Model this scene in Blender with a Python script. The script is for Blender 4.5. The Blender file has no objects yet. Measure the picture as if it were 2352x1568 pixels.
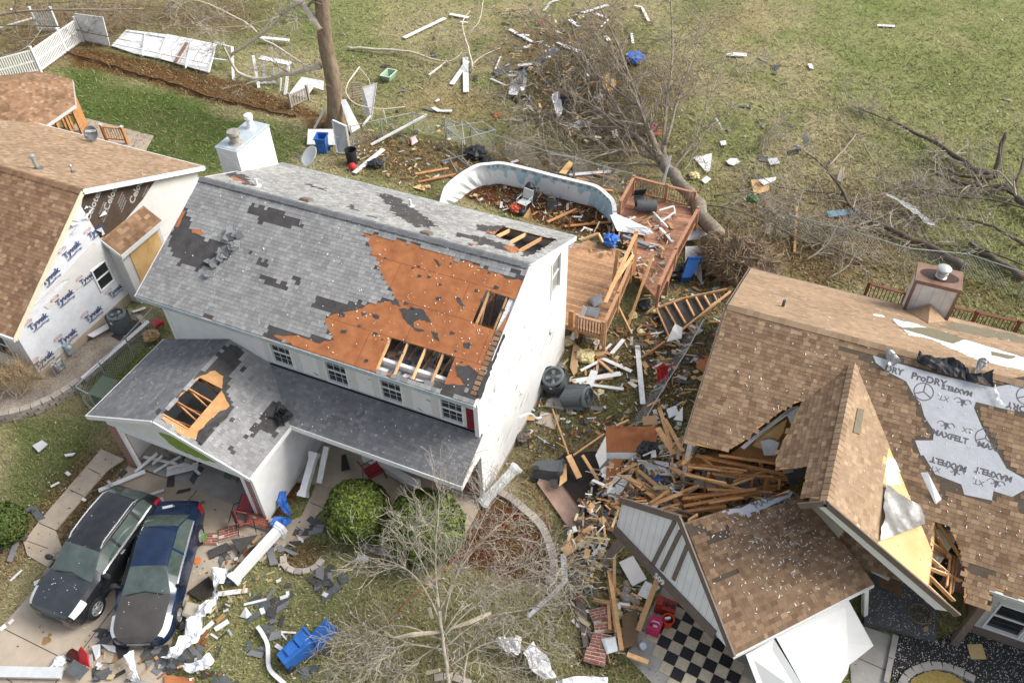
import bpy,bmesh,math,random
import numpy as np
from mathutils import Vector,Matrix,noise
from mathutils.geometry import delaunay_2d_cdt
SC=bpy.context.scene
CAM=Vector((20.254,-14.708,24.330));FPX=1934.97
YAW,PIT,ROL=-.426983,.787406,-.024865
FW=Vector((math.cos(PIT)*math.sin(YAW),math.cos(PIT)*math.cos(YAW),-math.sin(PIT)))
r0=Vector((math.cos(YAW),-math.sin(YAW),0));u0=r0.cross(FW)
RT=r0*math.cos(ROL)+u0*math.sin(ROL);UPV=-r0*math.sin(ROL)+u0*math.cos(ROL)
cd=bpy.data.cameras.new('camera');co=bpy.data.objects.new('camera',cd);SC.collection.objects.link(co)
m=Matrix((RT,UPV,-FW)).transposed().to_4x4();m.translation=CAM;co.matrix_world=m
cd.sensor_width=36;cd.lens=FPX/2352*36;cd.clip_end=3000;cd.clip_start=.5
SC.camera=co
SUN_EL,SUN_AZ=math.radians(42),math.radians(28)
w=bpy.data.worlds.new('World');SC.world=w;w.use_nodes=True
nt=w.node_tree;bg=nt.nodes['Background'];sky=nt.nodes.new('ShaderNodeTexSky')
sky.sky_type='NISHITA';sky.sun_disc=False;sky.sun_elevation=SUN_EL
sky.sun_rotation=math.pi/2-SUN_AZ;sky.air_density=1.0;sky.dust_density=4.0;sky.ozone_density=.6
hs=nt.nodes.new('ShaderNodeHueSaturation');hs.inputs['Saturation'].default_value=.45
nt.links.new(sky.outputs[0],hs.inputs['Color']);nt.links.new(hs.outputs[0],bg.inputs[0])
bg.inputs[1].default_value=.15
sd=bpy.data.lights.new('sun','SUN');sd.energy=1.8;sd.angle=math.radians(26);sd.color=(1,.965,.90)
so=bpy.data.objects.new('sun',sd);SC.collection.objects.link(so)
sdir=Vector((math.cos(SUN_EL)*math.cos(SUN_AZ),math.cos(SUN_EL)*math.sin(SUN_AZ),math.sin(SUN_EL)))
so.rotation_euler=sdir.to_track_quat('Z','Y').to_euler();so.location=(20,10,40)
vs=SC.view_settings;vs.view_transform='Standard';vs.look='None';vs.exposure=.68;vs.gamma=1
SC.render.engine='CYCLES'
SC.cycles.max_bounces=5;SC.cycles.diffuse_bounces=3;SC.cycles.transparent_max_bounces=8
def c(k,x,y):return(784*((k-1)%3)+x/3,522.667*((k-1)//3)+y/3)
def ray(q):return FW+RT*((q[0]-1176)/FPX)-UPV*((q[1]-784)/FPX)
def U(q,z=.0):
 d=ray(q);return CAM+d*((z-CAM.z)/d.z)
def UX(q,x):
 d=ray(q);return CAM+d*((x-CAM.x)/d.x)
def UY(q,y):
 d=ray(q);return CAM+d*((y-CAM.y)/d.y)
class Pl:
 def __init__(s,O,Ud,Vd):
  s.O=Vector(O);s.U=Vector(Ud).normalized();V=Vector(Vd);s.V=(V-s.U*V.dot(s.U)).normalized();s.N=s.U.cross(s.V)
 def at(s,a,b,h=0):return s.O+s.U*a+s.V*b+s.N*h
 def uv(s,p):d=Vector(p)-s.O;return(d.dot(s.U),d.dot(s.V))
 def q(s,q):
  d=ray(q);t=(s.O-CAM).dot(s.N)/d.dot(s.N);return s.uv(CAM+d*t)
 def qs(s,*L):return[s.q(a)for a in L]
 def ck(s,k,*L):return[s.q(c(k,*a))for a in L]
def inpoly(p,poly):
 x,y=p;r=False;n=len(poly);j=n-1
 for i in range(n):
  xi,yi=poly[i];xj,yj=poly[j]
  if(yi>y)!=(yj>y)and x<(xj-xi)*(y-yi)/(yj-yi)+xi:r=not r
  j=i
 return r
def area2(P):return sum(P[i][0]*P[(i+1)%len(P)][1]-P[(i+1)%len(P)][0]*P[i][1]for i in range(len(P)))
def clip(P,C):
 if area2(C)<0:C=C[::-1]
 out=list(P)
 for i in range(len(C)):
  a,b=C[i],C[(i+1)%len(C)];inp=out;out=[]
  f=lambda p:(b[0]-a[0])*(p[1]-a[1])-(b[1]-a[1])*(p[0]-a[0])
  for j in range(len(inp)):
   p,q=inp[j],inp[(j+1)%len(inp)];fp,fq=f(p),f(q)
   if fp>=0:out.append(p)
   if(fp>=0)!=(fq>=0):
    t=fp/(fp-fq);out.append((p[0]+(q[0]-p[0])*t,p[1]+(q[1]-p[1])*t))
  if len(out)<3:return[]
 return out
def jag(P,step=.12,amp=.035,seed=1):
 rnd=random.Random(seed);out=[]
 for i in range(len(P)):
  a,b=Vector(P[i]),Vector(P[(i+1)%len(P)]);L=(b-a).length;n=max(1,int(L/step));d=(b-a)/max(L,1e-6);nn=Vector((-d.y,d.x))
  for k in range(n):
   p=a+(b-a)*(k/n)+(nn*rnd.uniform(-amp,amp)+d*rnd.uniform(-.3,.3)*step if k or 1 else nn*0);out.append((p.x,p.y))
 return out
class Surf:
 def __init__(s,p00,p10,p11,p01,W,H,bulge=0):s.P=[Vector(p)for p in(p00,p10,p11,p01)];s.W=W;s.H=H;s.b=bulge;s.N=(s.P[1]-s.P[0]).cross(s.P[3]-s.P[0]).normalized()
 def at(s,a,b,h=0):
  x,y=a/s.W,b/s.H;A,B,C,D=s.P;return A*(1-x)*(1-y)+B*x*(1-y)+C*x*y+D*(1-x)*y+s.N*(h+s.b*4*y*(1-y)+s.b*2*x*(1-x)*y)
class MB:
 def __init__(s):s.v=[];s.f=[];s.c=[]
 def face(s,idx,c=.5):s.f.append(idx);s.c.append(c)
 def poly(s,pts,c=.5):
  n=len(s.v);s.v+=[Vector(p)for p in pts];s.face(list(range(n,n+len(pts))),c);return s
 def hexa(s,b,t,c=.5):
  n=len(s.v);k=len(b);s.v+=[Vector(p)for p in b]+[Vector(p)for p in t]
  s.face(list(range(n+k-1,n-1,-1)),c);s.face(list(range(n+k,n+2*k)),c)
  for i in range(k):
   j=(i+1)%k;s.face([n+i,n+j,n+k+j,n+k+i],c)
  return s
 def box(s,ctr,size,ax=None,c=.5):
  X,Y,Z=ax or(Vector((1,0,0)),Vector((0,1,0)),Vector((0,0,1)))
  ctr=Vector(ctr);a,b,h=[q/2 for q in size]
  B=[ctr+X*x*a+Y*y*b-Z*h for x,y in((-1,-1),(1,-1),(1,1),(-1,1))]
  return s.hexa(B,[p+Z*2*h for p in B],c)
 def bx(s,x0,y0,z0,x1,y1,z1,c=.5):return s.box(((x0+x1)/2,(y0+y1)/2,(z0+z1)/2),(abs(x1-x0),abs(y1-y0),abs(z1-z0)),None,c)
 def beam(s,p,q,w,h,up=(0,0,1),c=.5):
  p,q=Vector(p),Vector(q);X=(q-p);L=X.length
  if L<1e-5:return s
  X/=L;up=Vector(up)
  if abs(X.dot(up))>.98:up=Vector((0,1,0))
  Y=up.cross(X).normalized();Z=X.cross(Y)
  return s.box((p+q)/2,(L,w,h),(X,Y,Z),c)
 def tube(s,pts,rad,n=6,c=.5,cap=True):
  pts=[Vector(p)for p in pts]
  if not isinstance(rad,(list,tuple)):rad=[rad]*len(pts)
  b0=len(s.v);prev=None
  for i,p in enumerate(pts):
   d=(pts[min(i+1,len(pts)-1)]-pts[max(i-1,0)])
   if d.length<1e-6:d=Vector((0,0,1))
   d.normalize()
   if prev is None:a=d.orthogonal().normalized()
   else:
    a=prev-d*prev.dot(d)
    a=a.normalized()if a.length>1e-4 else d.orthogonal().normalized()
   prev=a;b=d.cross(a)
   for k in range(n):
    t=2*math.pi*k/n;s.v.append(p+(a*math.cos(t)+b*math.sin(t))*rad[i])
  for i in range(len(pts)-1):
   for k in range(n):
    l=(k+1)%n;s.face([b0+i*n+k,b0+i*n+l,b0+(i+1)*n+l,b0+(i+1)*n+k],c)
  if cap:
   s.face([b0+k for k in range(n-1,-1,-1)],c);e=b0+(len(pts)-1)*n;s.face([e+k for k in range(n)],c)
  return s
 def lathe(s,prof,ctr=(0,0,0),n=20,ax=None,c=.5):
  X,Y,Z=ax or(Vector((1,0,0)),Vector((0,1,0)),Vector((0,0,1)));ctr=Vector(ctr);b0=len(s.v)
  for r,z in prof:
   for k in range(n):
    t=2*math.pi*k/n;s.v.append(ctr+X*math.cos(t)*r+Y*math.sin(t)*r+Z*z)
  for i in range(len(prof)-1):
   for k in range(n):
    l=(k+1)%n;s.face([b0+i*n+k,b0+i*n+l,b0+(i+1)*n+l,b0+(i+1)*n+k],c)
  return s
 def sheet(s,pl,outer,holes=(),th=.02,h=0,c=.5):
  outer=outer if area2(outer)>0 else outer[::-1]
  loops=[outer]+[(H if area2(H)<0 else H[::-1])for H in holes];flat=[p for L in loops for p in L];E=[];k=0
  for L in loops:E+=[(k+i,k+(i+1)%len(L))for i in range(len(L))];k+=len(L)
  rv,re_,rf_,*_=delaunay_2d_cdt([Vector(p)for p in flat],E,[],0,1e-5)
  b0=len(s.v);N=len(rv);s.v+=[pl.at(p.x,p.y,h)for p in rv];s.v+=[pl.at(p.x,p.y,h-th)for p in rv]
  for t in rf_:
   cx=sum(rv[i].x for i in t)/len(t);cy=sum(rv[i].y for i in t)/len(t)
   if not inpoly((cx,cy),outer)or any(inpoly((cx,cy),H)for H in holes):continue
   P=[rv[i]for i in t];t=list(t)if area2(P)>0 else list(t)[::-1]
   s.face([b0+i for i in t],c);s.face([b0+N+i for i in t[::-1]],c)
  b0=len(s.v);N=len(flat);s.v+=[pl.at(p[0],p[1],h)for p in flat];s.v+=[pl.at(p[0],p[1],h-th)for p in flat]
  k=0
  for L in loops:
   n=len(L)
   for i in range(n):
    j=(i+1)%n;s.face([b0+k+i,b0+N+k+i,b0+N+k+j,b0+k+j],c)
   k+=n
  return s
 def build(s,name,mat,parent=None,loc=None,smooth=False):
  me=bpy.data.meshes.new(name)
  if parent is not None and loc is None:base=wl(parent)
  elif loc is not None:base=Vector(loc)
  elif s.v:
   base=Vector((sum(p.x for p in s.v)/len(s.v),sum(p.y for p in s.v)/len(s.v),min(p.z for p in s.v)))
  else:base=Vector((0,0,0))
  me.from_pydata([p-base for p in s.v],[],s.f)
  a=me.attributes.new('v','FLOAT','FACE');a.data.foreach_set('value',s.c)
  me.materials.append(mat)
  if smooth:me.polygons.foreach_set('use_smooth',[True]*len(me.polygons))
  me.update()
  o=bpy.data.objects.new(name,me);SC.collection.objects.link(o)
  if parent is not None:
   o.parent=parent;o['_w']=list(base)
   if loc is not None:o.location=base-wl(parent)
  else:o.location=base;o['_w']=list(base)
  return o
def wl(o):return Vector(o['_w'])
def tag(o,label=None,cat=None,group=None,kind=None):
 if label:o['label']=label
 if cat:o['category']=cat
 if group:o['group']=group
 if kind:o['kind']=kind
 return o
def thing(name,label,cat,loc,group=None):
 o=bpy.data.objects.new(name,None);SC.collection.objects.link(o);o.location=loc;o['_w']=list(loc);o.empty_display_size=.3
 return tag(o,label,cat,group)
def smooth_angle(o,ang=40):
 me=o.data;me.polygons.foreach_set('use_smooth',[True]*len(me.polygons))
 bm=bmesh.new();bm.from_mesh(me);bmesh.ops.remove_doubles(bm,verts=bm.verts,dist=1e-4)
 for e in bm.edges:
  if len(e.link_faces)==2 and e.calc_face_angle(0)>math.radians(ang):e.smooth=False
 bm.to_mesh(me);bm.free()
 return o
MATS={}
def mat(name,col,rough=.8,var=.12,scale=6,bump=0,bscale=40,metal=0,col2=None,spec=.3,attr=0,coat=0,detail=6,stretch=None):
 if name in MATS:return MATS[name]
 M=bpy.data.materials.new(name);M.use_nodes=True;n=M.node_tree.nodes;l=M.node_tree.links
 B=n['Principled BSDF'];B.inputs['Roughness'].default_value=rough;B.inputs['Metallic'].default_value=metal
 B.inputs['Specular IOR Level'].default_value=spec;B.inputs['Coat Weight'].default_value=coat
 tc=n.new('ShaderNodeTexCoord');geo=n.new('ShaderNodeNewGeometry')
 src=geo.outputs['Position']
 if stretch:
  mp=n.new('ShaderNodeMapping');mp.inputs['Scale'].default_value=stretch;l.new(src,mp.inputs[0]);src=mp.outputs[0]
 ns=n.new('ShaderNodeTexNoise');ns.inputs['Scale'].default_value=scale;ns.inputs['Detail'].default_value=detail;ns.inputs['Roughness'].default_value=.65
 l.new(src,ns.inputs['Vector'])
 cr=n.new('ShaderNodeValToRGB');cr.color_ramp.elements[0].position=.3;cr.color_ramp.elements[1].position=.7
 c2=col2 or tuple(min(1,x*(1+var))for x in col);c1=col if col2 else tuple(x*(1-var)for x in col)
 cr.color_ramp.elements[0].color=(*c1,1);cr.color_ramp.elements[1].color=(*c2,1)
 l.new(ns.outputs['Fac'],cr.inputs[0]);out=cr.outputs[0]
 if attr:
  at=n.new('ShaderNodeAttribute');at.attribute_name='v'
  mr=n.new('ShaderNodeMapRange');mr.inputs['To Min'].default_value=1-attr;mr.inputs['To Max'].default_value=1+attr
  l.new(at.outputs['Fac'],mr.inputs[0])
  mx=n.new('ShaderNodeMix');mx.data_type='RGBA';mx.blend_type='MULTIPLY';mx.inputs[0].default_value=1
  l.new(out,mx.inputs[6]);l.new(mr.outputs[0],mx.inputs[7]);out=mx.outputs[2]
 l.new(out,B.inputs['Base Color'])
 if bump:
  n2=n.new('ShaderNodeTexNoise');n2.inputs['Scale'].default_value=bscale;n2.inputs['Detail'].default_value=4;l.new(src,n2.inputs['Vector'])
  bp=n.new('ShaderNodeBump');bp.inputs['Strength'].default_value=bump;bp.inputs['Distance'].default_value=.03
  l.new(n2.outputs['Fac'],bp.inputs['Height']);l.new(bp.outputs[0],B.inputs['Normal'])
 MATS[name]=M;return M
def rampmat(name,cols,rough=.9,nvar=.25,scale=30,spec=.15):
 M=bpy.data.materials.new(name);M.use_nodes=True;n=M.node_tree.nodes;l=M.node_tree.links
 B=n['Principled BSDF'];B.inputs['Roughness'].default_value=rough;B.inputs['Specular IOR Level'].default_value=spec
 at=n.new('ShaderNodeAttribute');at.attribute_name='v';cr=n.new('ShaderNodeValToRGB');e=cr.color_ramp.elements
 while len(e)<len(cols):e.new(.5)
 for i,cc in enumerate(cols):e[i].position=i/(len(cols)-1);e[i].color=(*cc,1)
 l.new(at.outputs['Fac'],cr.inputs[0]);geo=n.new('ShaderNodeNewGeometry')
 ns=n.new('ShaderNodeTexNoise');ns.inputs['Scale'].default_value=scale;ns.inputs['Detail'].default_value=3;l.new(geo.outputs['Position'],ns.inputs['Vector'])
 n3=n.new('ShaderNodeTexNoise');n3.inputs['Scale'].default_value=.7;n3.inputs['Detail'].default_value=4;l.new(geo.outputs['Position'],n3.inputs['Vector'])
 ad=n.new('ShaderNodeMath');ad.operation='ADD';l.new(ns.outputs['Fac'],ad.inputs[0]);l.new(n3.outputs['Fac'],ad.inputs[1])
 mr=n.new('ShaderNodeMapRange');mr.inputs['From Min'].default_value=.6;mr.inputs['From Max'].default_value=1.4;mr.inputs['To Min'].default_value=1-nvar;mr.inputs['To Max'].default_value=1+nvar
 l.new(ad.outputs[0],mr.inputs[0])
 mx=n.new('ShaderNodeMix');mx.data_type='RGBA';mx.blend_type='MULTIPLY';mx.inputs[0].default_value=1
 l.new(cr.outputs[0],mx.inputs[6]);l.new(mr.outputs[0],mx.inputs[7]);l.new(mx.outputs[2],B.inputs['Base Color'])
 MATS[name]=M;return M
def linemat(name,col,line,period,axis='Z',width=.12,rough=.6,var=.05,bump=.4,col_line=None):
 M=bpy.data.materials.new(name);M.use_nodes=True;n=M.node_tree.nodes;l=M.node_tree.links
 B=n['Principled BSDF'];B.inputs['Roughness'].default_value=rough;B.inputs['Specular IOR Level'].default_value=.3
 geo=n.new('ShaderNodeNewGeometry');sp=n.new('ShaderNodeSeparateXYZ');l.new(geo.outputs['Position'],sp.inputs[0])
 dv=n.new('ShaderNodeMath');dv.operation='DIVIDE';dv.inputs[1].default_value=period;l.new(sp.outputs[axis],dv.inputs[0])
 fr=n.new('ShaderNodeMath');fr.operation='FRACT';l.new(dv.outputs[0],fr.inputs[0])
 lt=n.new('ShaderNodeMath');lt.operation='LESS_THAN';lt.inputs[1].default_value=width;l.new(fr.outputs[0],lt.inputs[0])
 ns=n.new('ShaderNodeTexNoise');ns.inputs['Scale'].default_value=2.5;ns.inputs['Detail'].default_value=8;l.new(geo.outputs['Position'],ns.inputs['Vector'])
 cr=n.new('ShaderNodeValToRGB');cr.color_ramp.elements[0].position=.3;cr.color_ramp.elements[1].position=.65
 cr.color_ramp.elements[0].color=(*[x*(1-var*2)for x in col],1);cr.color_ramp.elements[1].color=(*col,1);l.new(ns.outputs['Fac'],cr.inputs[0])
 mx=n.new('ShaderNodeMix');mx.data_type='RGBA';l.new(lt.outputs[0],mx.inputs[0]);l.new(cr.outputs[0],mx.inputs[6]);mx.inputs[7].default_value=(*line,1)
 l.new(mx.outputs[2],B.inputs['Base Color'])
 bp=n.new('ShaderNodeBump');bp.inputs['Strength'].default_value=bump;bp.inputs['Distance'].default_value=.015;l.new(fr.outputs[0],bp.inputs['Height']);l.new(bp.outputs[0],B.inputs['Normal'])
 MATS[name]=M;return M
def brickmat(name,plane='XZ',c1=(.30,.09,.055),c2=(.18,.06,.045),mortar=(.42,.38,.33),s=1.0):
 M=bpy.data.materials.new(name);M.use_nodes=True;n=M.node_tree.nodes;l=M.node_tree.links
 B=n['Principled BSDF'];B.inputs['Roughness'].default_value=.9
 geo=n.new('ShaderNodeTexCoord')if plane=='UV' else n.new('ShaderNodeNewGeometry')
 sp=n.new('ShaderNodeSeparateXYZ');l.new(geo.outputs['UV' if plane=='UV' else 'Position'],sp.inputs[0]);cb=n.new('ShaderNodeCombineXYZ')
 if plane=='UV':l.new(sp.outputs[0],cb.inputs[0]);l.new(sp.outputs[1],cb.inputs[1])
 else:l.new(sp.outputs[plane[0]],cb.inputs[0]);l.new(sp.outputs[plane[1]],cb.inputs[1])
 br=n.new('ShaderNodeTexBrick');l.new(cb.outputs[0],br.inputs['Vector']);br.inputs['Scale'].default_value=1/s
 br.inputs['Brick Width'].default_value=.21;br.inputs['Row Height'].default_value=.075;br.inputs['Mortar Size'].default_value=.009
 br.inputs['Color1'].default_value=(*c1,1);br.inputs['Color2'].default_value=(*c2,1);br.inputs['Mortar'].default_value=(*mortar,1)
 l.new(br.outputs[0],B.inputs['Base Color']);MATS[name]=M;return M
def glassmat(name='window_glass',col=(.02,.025,.03),rough=.08):
 M=mat(name,col,rough,.3,1.5,spec=.6);return M
WHITE=mat('white_vinyl',(.76,.77,.76),.5,.04,3)
TRIM=mat('white_trim',(.74,.75,.75),.45,.05,5)
GREYW=mat('grey_white_metal',(.50,.52,.53),.4,.1,4)
OSB=mat('orange_roof_deck',(.27,.095,.038),.85,.1,2.2,.15,60,col2=(.45,.18,.072),attr=.1)
OSBY=mat('raw_plywood',(.56,.33,.13),.8,.1,2,.1,60,col2=(.74,.50,.24),attr=.1)
FELT=mat('dark_underlayment',(.045,.043,.043),.85,.1,3,.3,30,col2=(.085,.08,.078),attr=.15)
LUMB=mat('framing_lumber',(.50,.27,.12),.75,.1,6,col2=(.70,.44,.22),attr=.35,stretch=(1,1,3))
LUMR=mat('reddish_old_lumber',(.40,.18,.07),.8,.1,6,col2=(.58,.30,.13),attr=.3)
DECKW=mat('stained_deck_wood',(.30,.145,.085),.75,.1,8,col2=(.45,.24,.15),attr=.25)
DARKW=mat('brown_painted_wood',(.16,.125,.105),.7,.15,5,attr=.15)
BLACK=mat('black_plastic',(.025,.027,.03),.5,.2,6)
DGREY=mat('dark_grey_metal',(.09,.10,.105),.5,.2,6,attr=.2)
CHROME=mat('bright_metal',(.75,.76,.77),.25,.05,4,metal=.8)
GALV=mat('galvanised_metal',(.42,.44,.45),.45,.1,10,metal=.5)
BLUEP=mat('blue_plastic',(.03,.13,.42),.4,.1,5,attr=.1)
TARP=mat('blue_tarp',(.035,.14,.48),.5,.25,6,attr=.2)
REDP=mat('red_plastic',(.50,.025,.03),.4,.12,6)
BARK=mat('grey_brown_bark',(.10,.08,.062),.95,.2,9,.8,30,col2=(.21,.175,.14))
PALEB=mat('pale_twigs',(.27,.235,.19),.95,.2,7,col2=(.42,.38,.32),attr=.2)
DTWIG=mat('brown_twigs',(.18,.15,.115),.95,.2,7,col2=(.32,.27,.21),attr=.25)
STRIP=mat('debarked_branch',(.46,.39,.29),.85,.2,5,col2=(.70,.64,.54))
INSUL=mat('yellow_insulation',(.58,.48,.20),.95,.2,8,.8,15,col2=(.76,.68,.42))
GINS=mat('grey_insulation',(.16,.155,.16),.98,.2,6,1,14,col2=(.36,.35,.36))
CONC=mat('concrete',(.33,.275,.21),.9,.1,1.2,.15,60,col2=(.46,.39,.31),detail=10)
CONG=mat('grey_concrete',(.25,.24,.22),.9,.1,1.5,.15,60,col2=(.36,.35,.33),detail=10)
STONE=mat('retaining_block',(.30,.26,.22),.95,.1,5,.3,30,col2=(.44,.39,.34),attr=.2)
CARD=mat('cardboard',(.42,.27,.15),.9,.1,4,attr=.2)
GYP=mat('gypsum_board',(.72,.71,.68),.8,.06,3,attr=.05)
PLASTIC=mat('white_plastic_sheet',(.68,.69,.71),.35,.08,5,.3,12)
SILV=mat('silver_foil',(.30,.30,.29),.28,.2,4,.3,6,metal=.6)
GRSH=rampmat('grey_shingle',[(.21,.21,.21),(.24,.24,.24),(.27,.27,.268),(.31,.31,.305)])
GRSD=rampmat('dark_shaded_grey_shingle',[(.14,.145,.152),(.16,.165,.172),(.18,.185,.193),(.215,.22,.225)])  # shaded copy of the grey shingle, also used for dark loose tabs
GRSR=rampmat('sunlit_grey_shingle',[(.23,.23,.225),(.28,.28,.27),(.33,.33,.315),(.39,.385,.365)])  # rear slope copy with sun glance and white bits put in its colour
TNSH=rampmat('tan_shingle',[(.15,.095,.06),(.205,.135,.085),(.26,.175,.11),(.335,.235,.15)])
TNSR=rampmat('sunlit_tan_shingle',[(.25,.17,.108),(.30,.21,.135),(.34,.24,.155),(.41,.30,.20)])  # lit copy of the tan shingle, sunny-slope brightness put into its colour
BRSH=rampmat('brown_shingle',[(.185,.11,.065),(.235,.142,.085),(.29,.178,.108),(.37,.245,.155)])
SIDE=linemat('white_lap_siding',(.78,.785,.78),(.60,.605,.61),.11,'Z',.13)
BRICK=brickmat('red_brick_front','XZ');BRICKS=brickmat('red_brick_side','YZ')
GLASS=glassmat()
def shingles(mb,pl,region,holes=(),course=.145,tab=.2,seed=3,lift=.006,miss=0,base=.45,spread=.28,orgn=(0,0),rag=.06):
 rnd=random.Random(seed);us=[p[0]for p in region];vs_=[p[1]for p in region]
 bb=[(min(a[0]for a in H)-.3,max(a[0]for a in H)+.3,min(a[1]for a in H)-.3,max(a[1]for a in H)+.3)for H in holes]
 i0=int(math.floor((min(vs_)-orgn[1])/course));i1=int(math.ceil((max(vs_)-orgn[1])/course))
 for i in range(i0,i1):
  v0=orgn[1]+i*course;sh=(i*.37%1)*tab*2;x=math.floor((min(us)-sh)/tab)*tab+sh-tab
  while x<max(us)+tab:
   wdt=tab*rnd.choice((.72,.85,1,1,1.15,1.35));val=min(1,max(0,base+rnd.gauss(0,spread)))
   cx,cy=x+wdt/2+rnd.uniform(-rag,rag),v0+course/2+rnd.uniform(-rag,rag)
   ok=True
   for H,b in zip(holes,bb):
    if b[0]<cx<b[1]and b[2]<cy<b[3]and inpoly((cx,cy),H):ok=False;break
   if ok and rnd.random()>=miss:
    g=.0025;P=clip([(x+g,v0),(x+wdt-g,v0),(x+wdt-g,v0+course),(x+g,v0+course)],region)
    if len(P)>=3 and abs(area2(P))>.002:
     if area2(P)<0:P=P[::-1]
     b0=len(mb.v);L=lift*rnd.uniform(.8,1.3)
     for a,b in P:mb.v.append(pl.at(a,b,L*(1-(b-v0)/course)+.0098))
     mb.face(list(range(b0,b0+len(P))),val)
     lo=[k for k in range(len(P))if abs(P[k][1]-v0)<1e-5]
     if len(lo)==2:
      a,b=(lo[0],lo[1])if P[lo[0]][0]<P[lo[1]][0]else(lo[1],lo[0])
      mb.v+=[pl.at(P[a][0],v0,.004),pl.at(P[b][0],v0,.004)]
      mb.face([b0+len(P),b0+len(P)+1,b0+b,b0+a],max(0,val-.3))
   x+=wdt
 return mb
def text(name,s,pl,u,v,size,m_,parent,ang=0,off=.004,bold=0,sx=1,mir=False):
 cu=bpy.data.curves.new(name,'FONT');cu.body=s;cu.size=size;cu.align_x='CENTER';cu.align_y='CENTER';cu.offset=bold;cu.resolution_u=3
 o=bpy.data.objects.new(name,cu);SC.collection.objects.link(o)
 dg=bpy.context.evaluated_depsgraph_get();me=bpy.data.meshes.new_from_object(o.evaluated_get(dg));bpy.data.objects.remove(o);bpy.data.curves.remove(cu)
 ca,sa=math.cos(ang),math.sin(ang);base=wl(parent)
 for vt in me.vertices:
  x,y=vt.co.x*sx,vt.co.y;vt.co=pl.at(u+x*ca-y*sa,v+x*sa+y*ca,off)-base
 me.materials.clear();me.materials.append(m_)
 o=bpy.data.objects.new(name,me);SC.collection.objects.link(o);o.parent=parent;o['_w']=list(base);return o
TXB=mat('dark_blue_print',(.07,.09,.19),.6,.1);TXR=mat('faded_red_print',(.50,.16,.15),.6,.1);TXK=mat('grey_print',(.10,.10,.11),.6,.1)
TXG=mat('pale_print',(.42,.42,.42),.6,.1);TXW=mat('tan_print',(.36,.30,.22),.6,.1)
RND=random.Random(11)
def lin(r,g,b,k=.60):return tuple(((x/255)**2.2)*k for x in(r,g,b))
def npnoise(X,Y,s,seed):
 rs=np.random.RandomState(seed);G=rs.rand(64,64);x=X/s+100;y=Y/s+100
 xi=np.floor(x).astype(int);yi=np.floor(y).astype(int);fx=x-xi;fy=y-yi;fx=fx*fx*(3-2*fx);fy=fy*fy*(3-2*fy)
 g=lambda a,b:G[a%64,b%64]
 return(g(xi,yi)*(1-fx)+g(xi+1,yi)*fx)*(1-fy)+(g(xi,yi+1)*(1-fx)+g(xi+1,yi+1)*fx)*fy
def fbm(X,Y,s,seed,o=4):
 r=0;a=.5
 for i in range(o):r=r+a*npnoise(X,Y,s/2**i,seed+i);a/=2
 return r/.9375
def sdist(X,Y,poly):
 d=np.full(X.shape,1e9);ins=np.zeros(X.shape,bool);n=len(poly)
 for i in range(n):
  x1,y1=poly[i];x2,y2=poly[(i+1)%n];ex,ey=x2-x1,y2-y1
  t=np.clip(((X-x1)*ex+(Y-y1)*ey)/(ex*ex+ey*ey+1e-9),0,1);d=np.minimum(d,np.hypot(X-x1-t*ex,Y-y1-t*ey))
  cnd=(y1>Y)!=(y2>Y);xx=(x2-x1)*(Y-y1)/((y2-y1)if abs(y2-y1)>1e-9 else 1e-9)+x1;ins^=cnd&(X<xx)
 return np.where(ins,-d,d)
TANG,OLIVE,GREEN,LAWN,STRAW=lin(180,170,128),lin(156,160,106),lin(131,147,84),lin(98,118,60),lin(178,158,115)
MUL,LEAF,DIRT,RMUL,DARK=lin(118,86,56),lin(128,104,74),lin(92,72,50),lin(112,66,46),lin(82,72,60)
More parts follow.
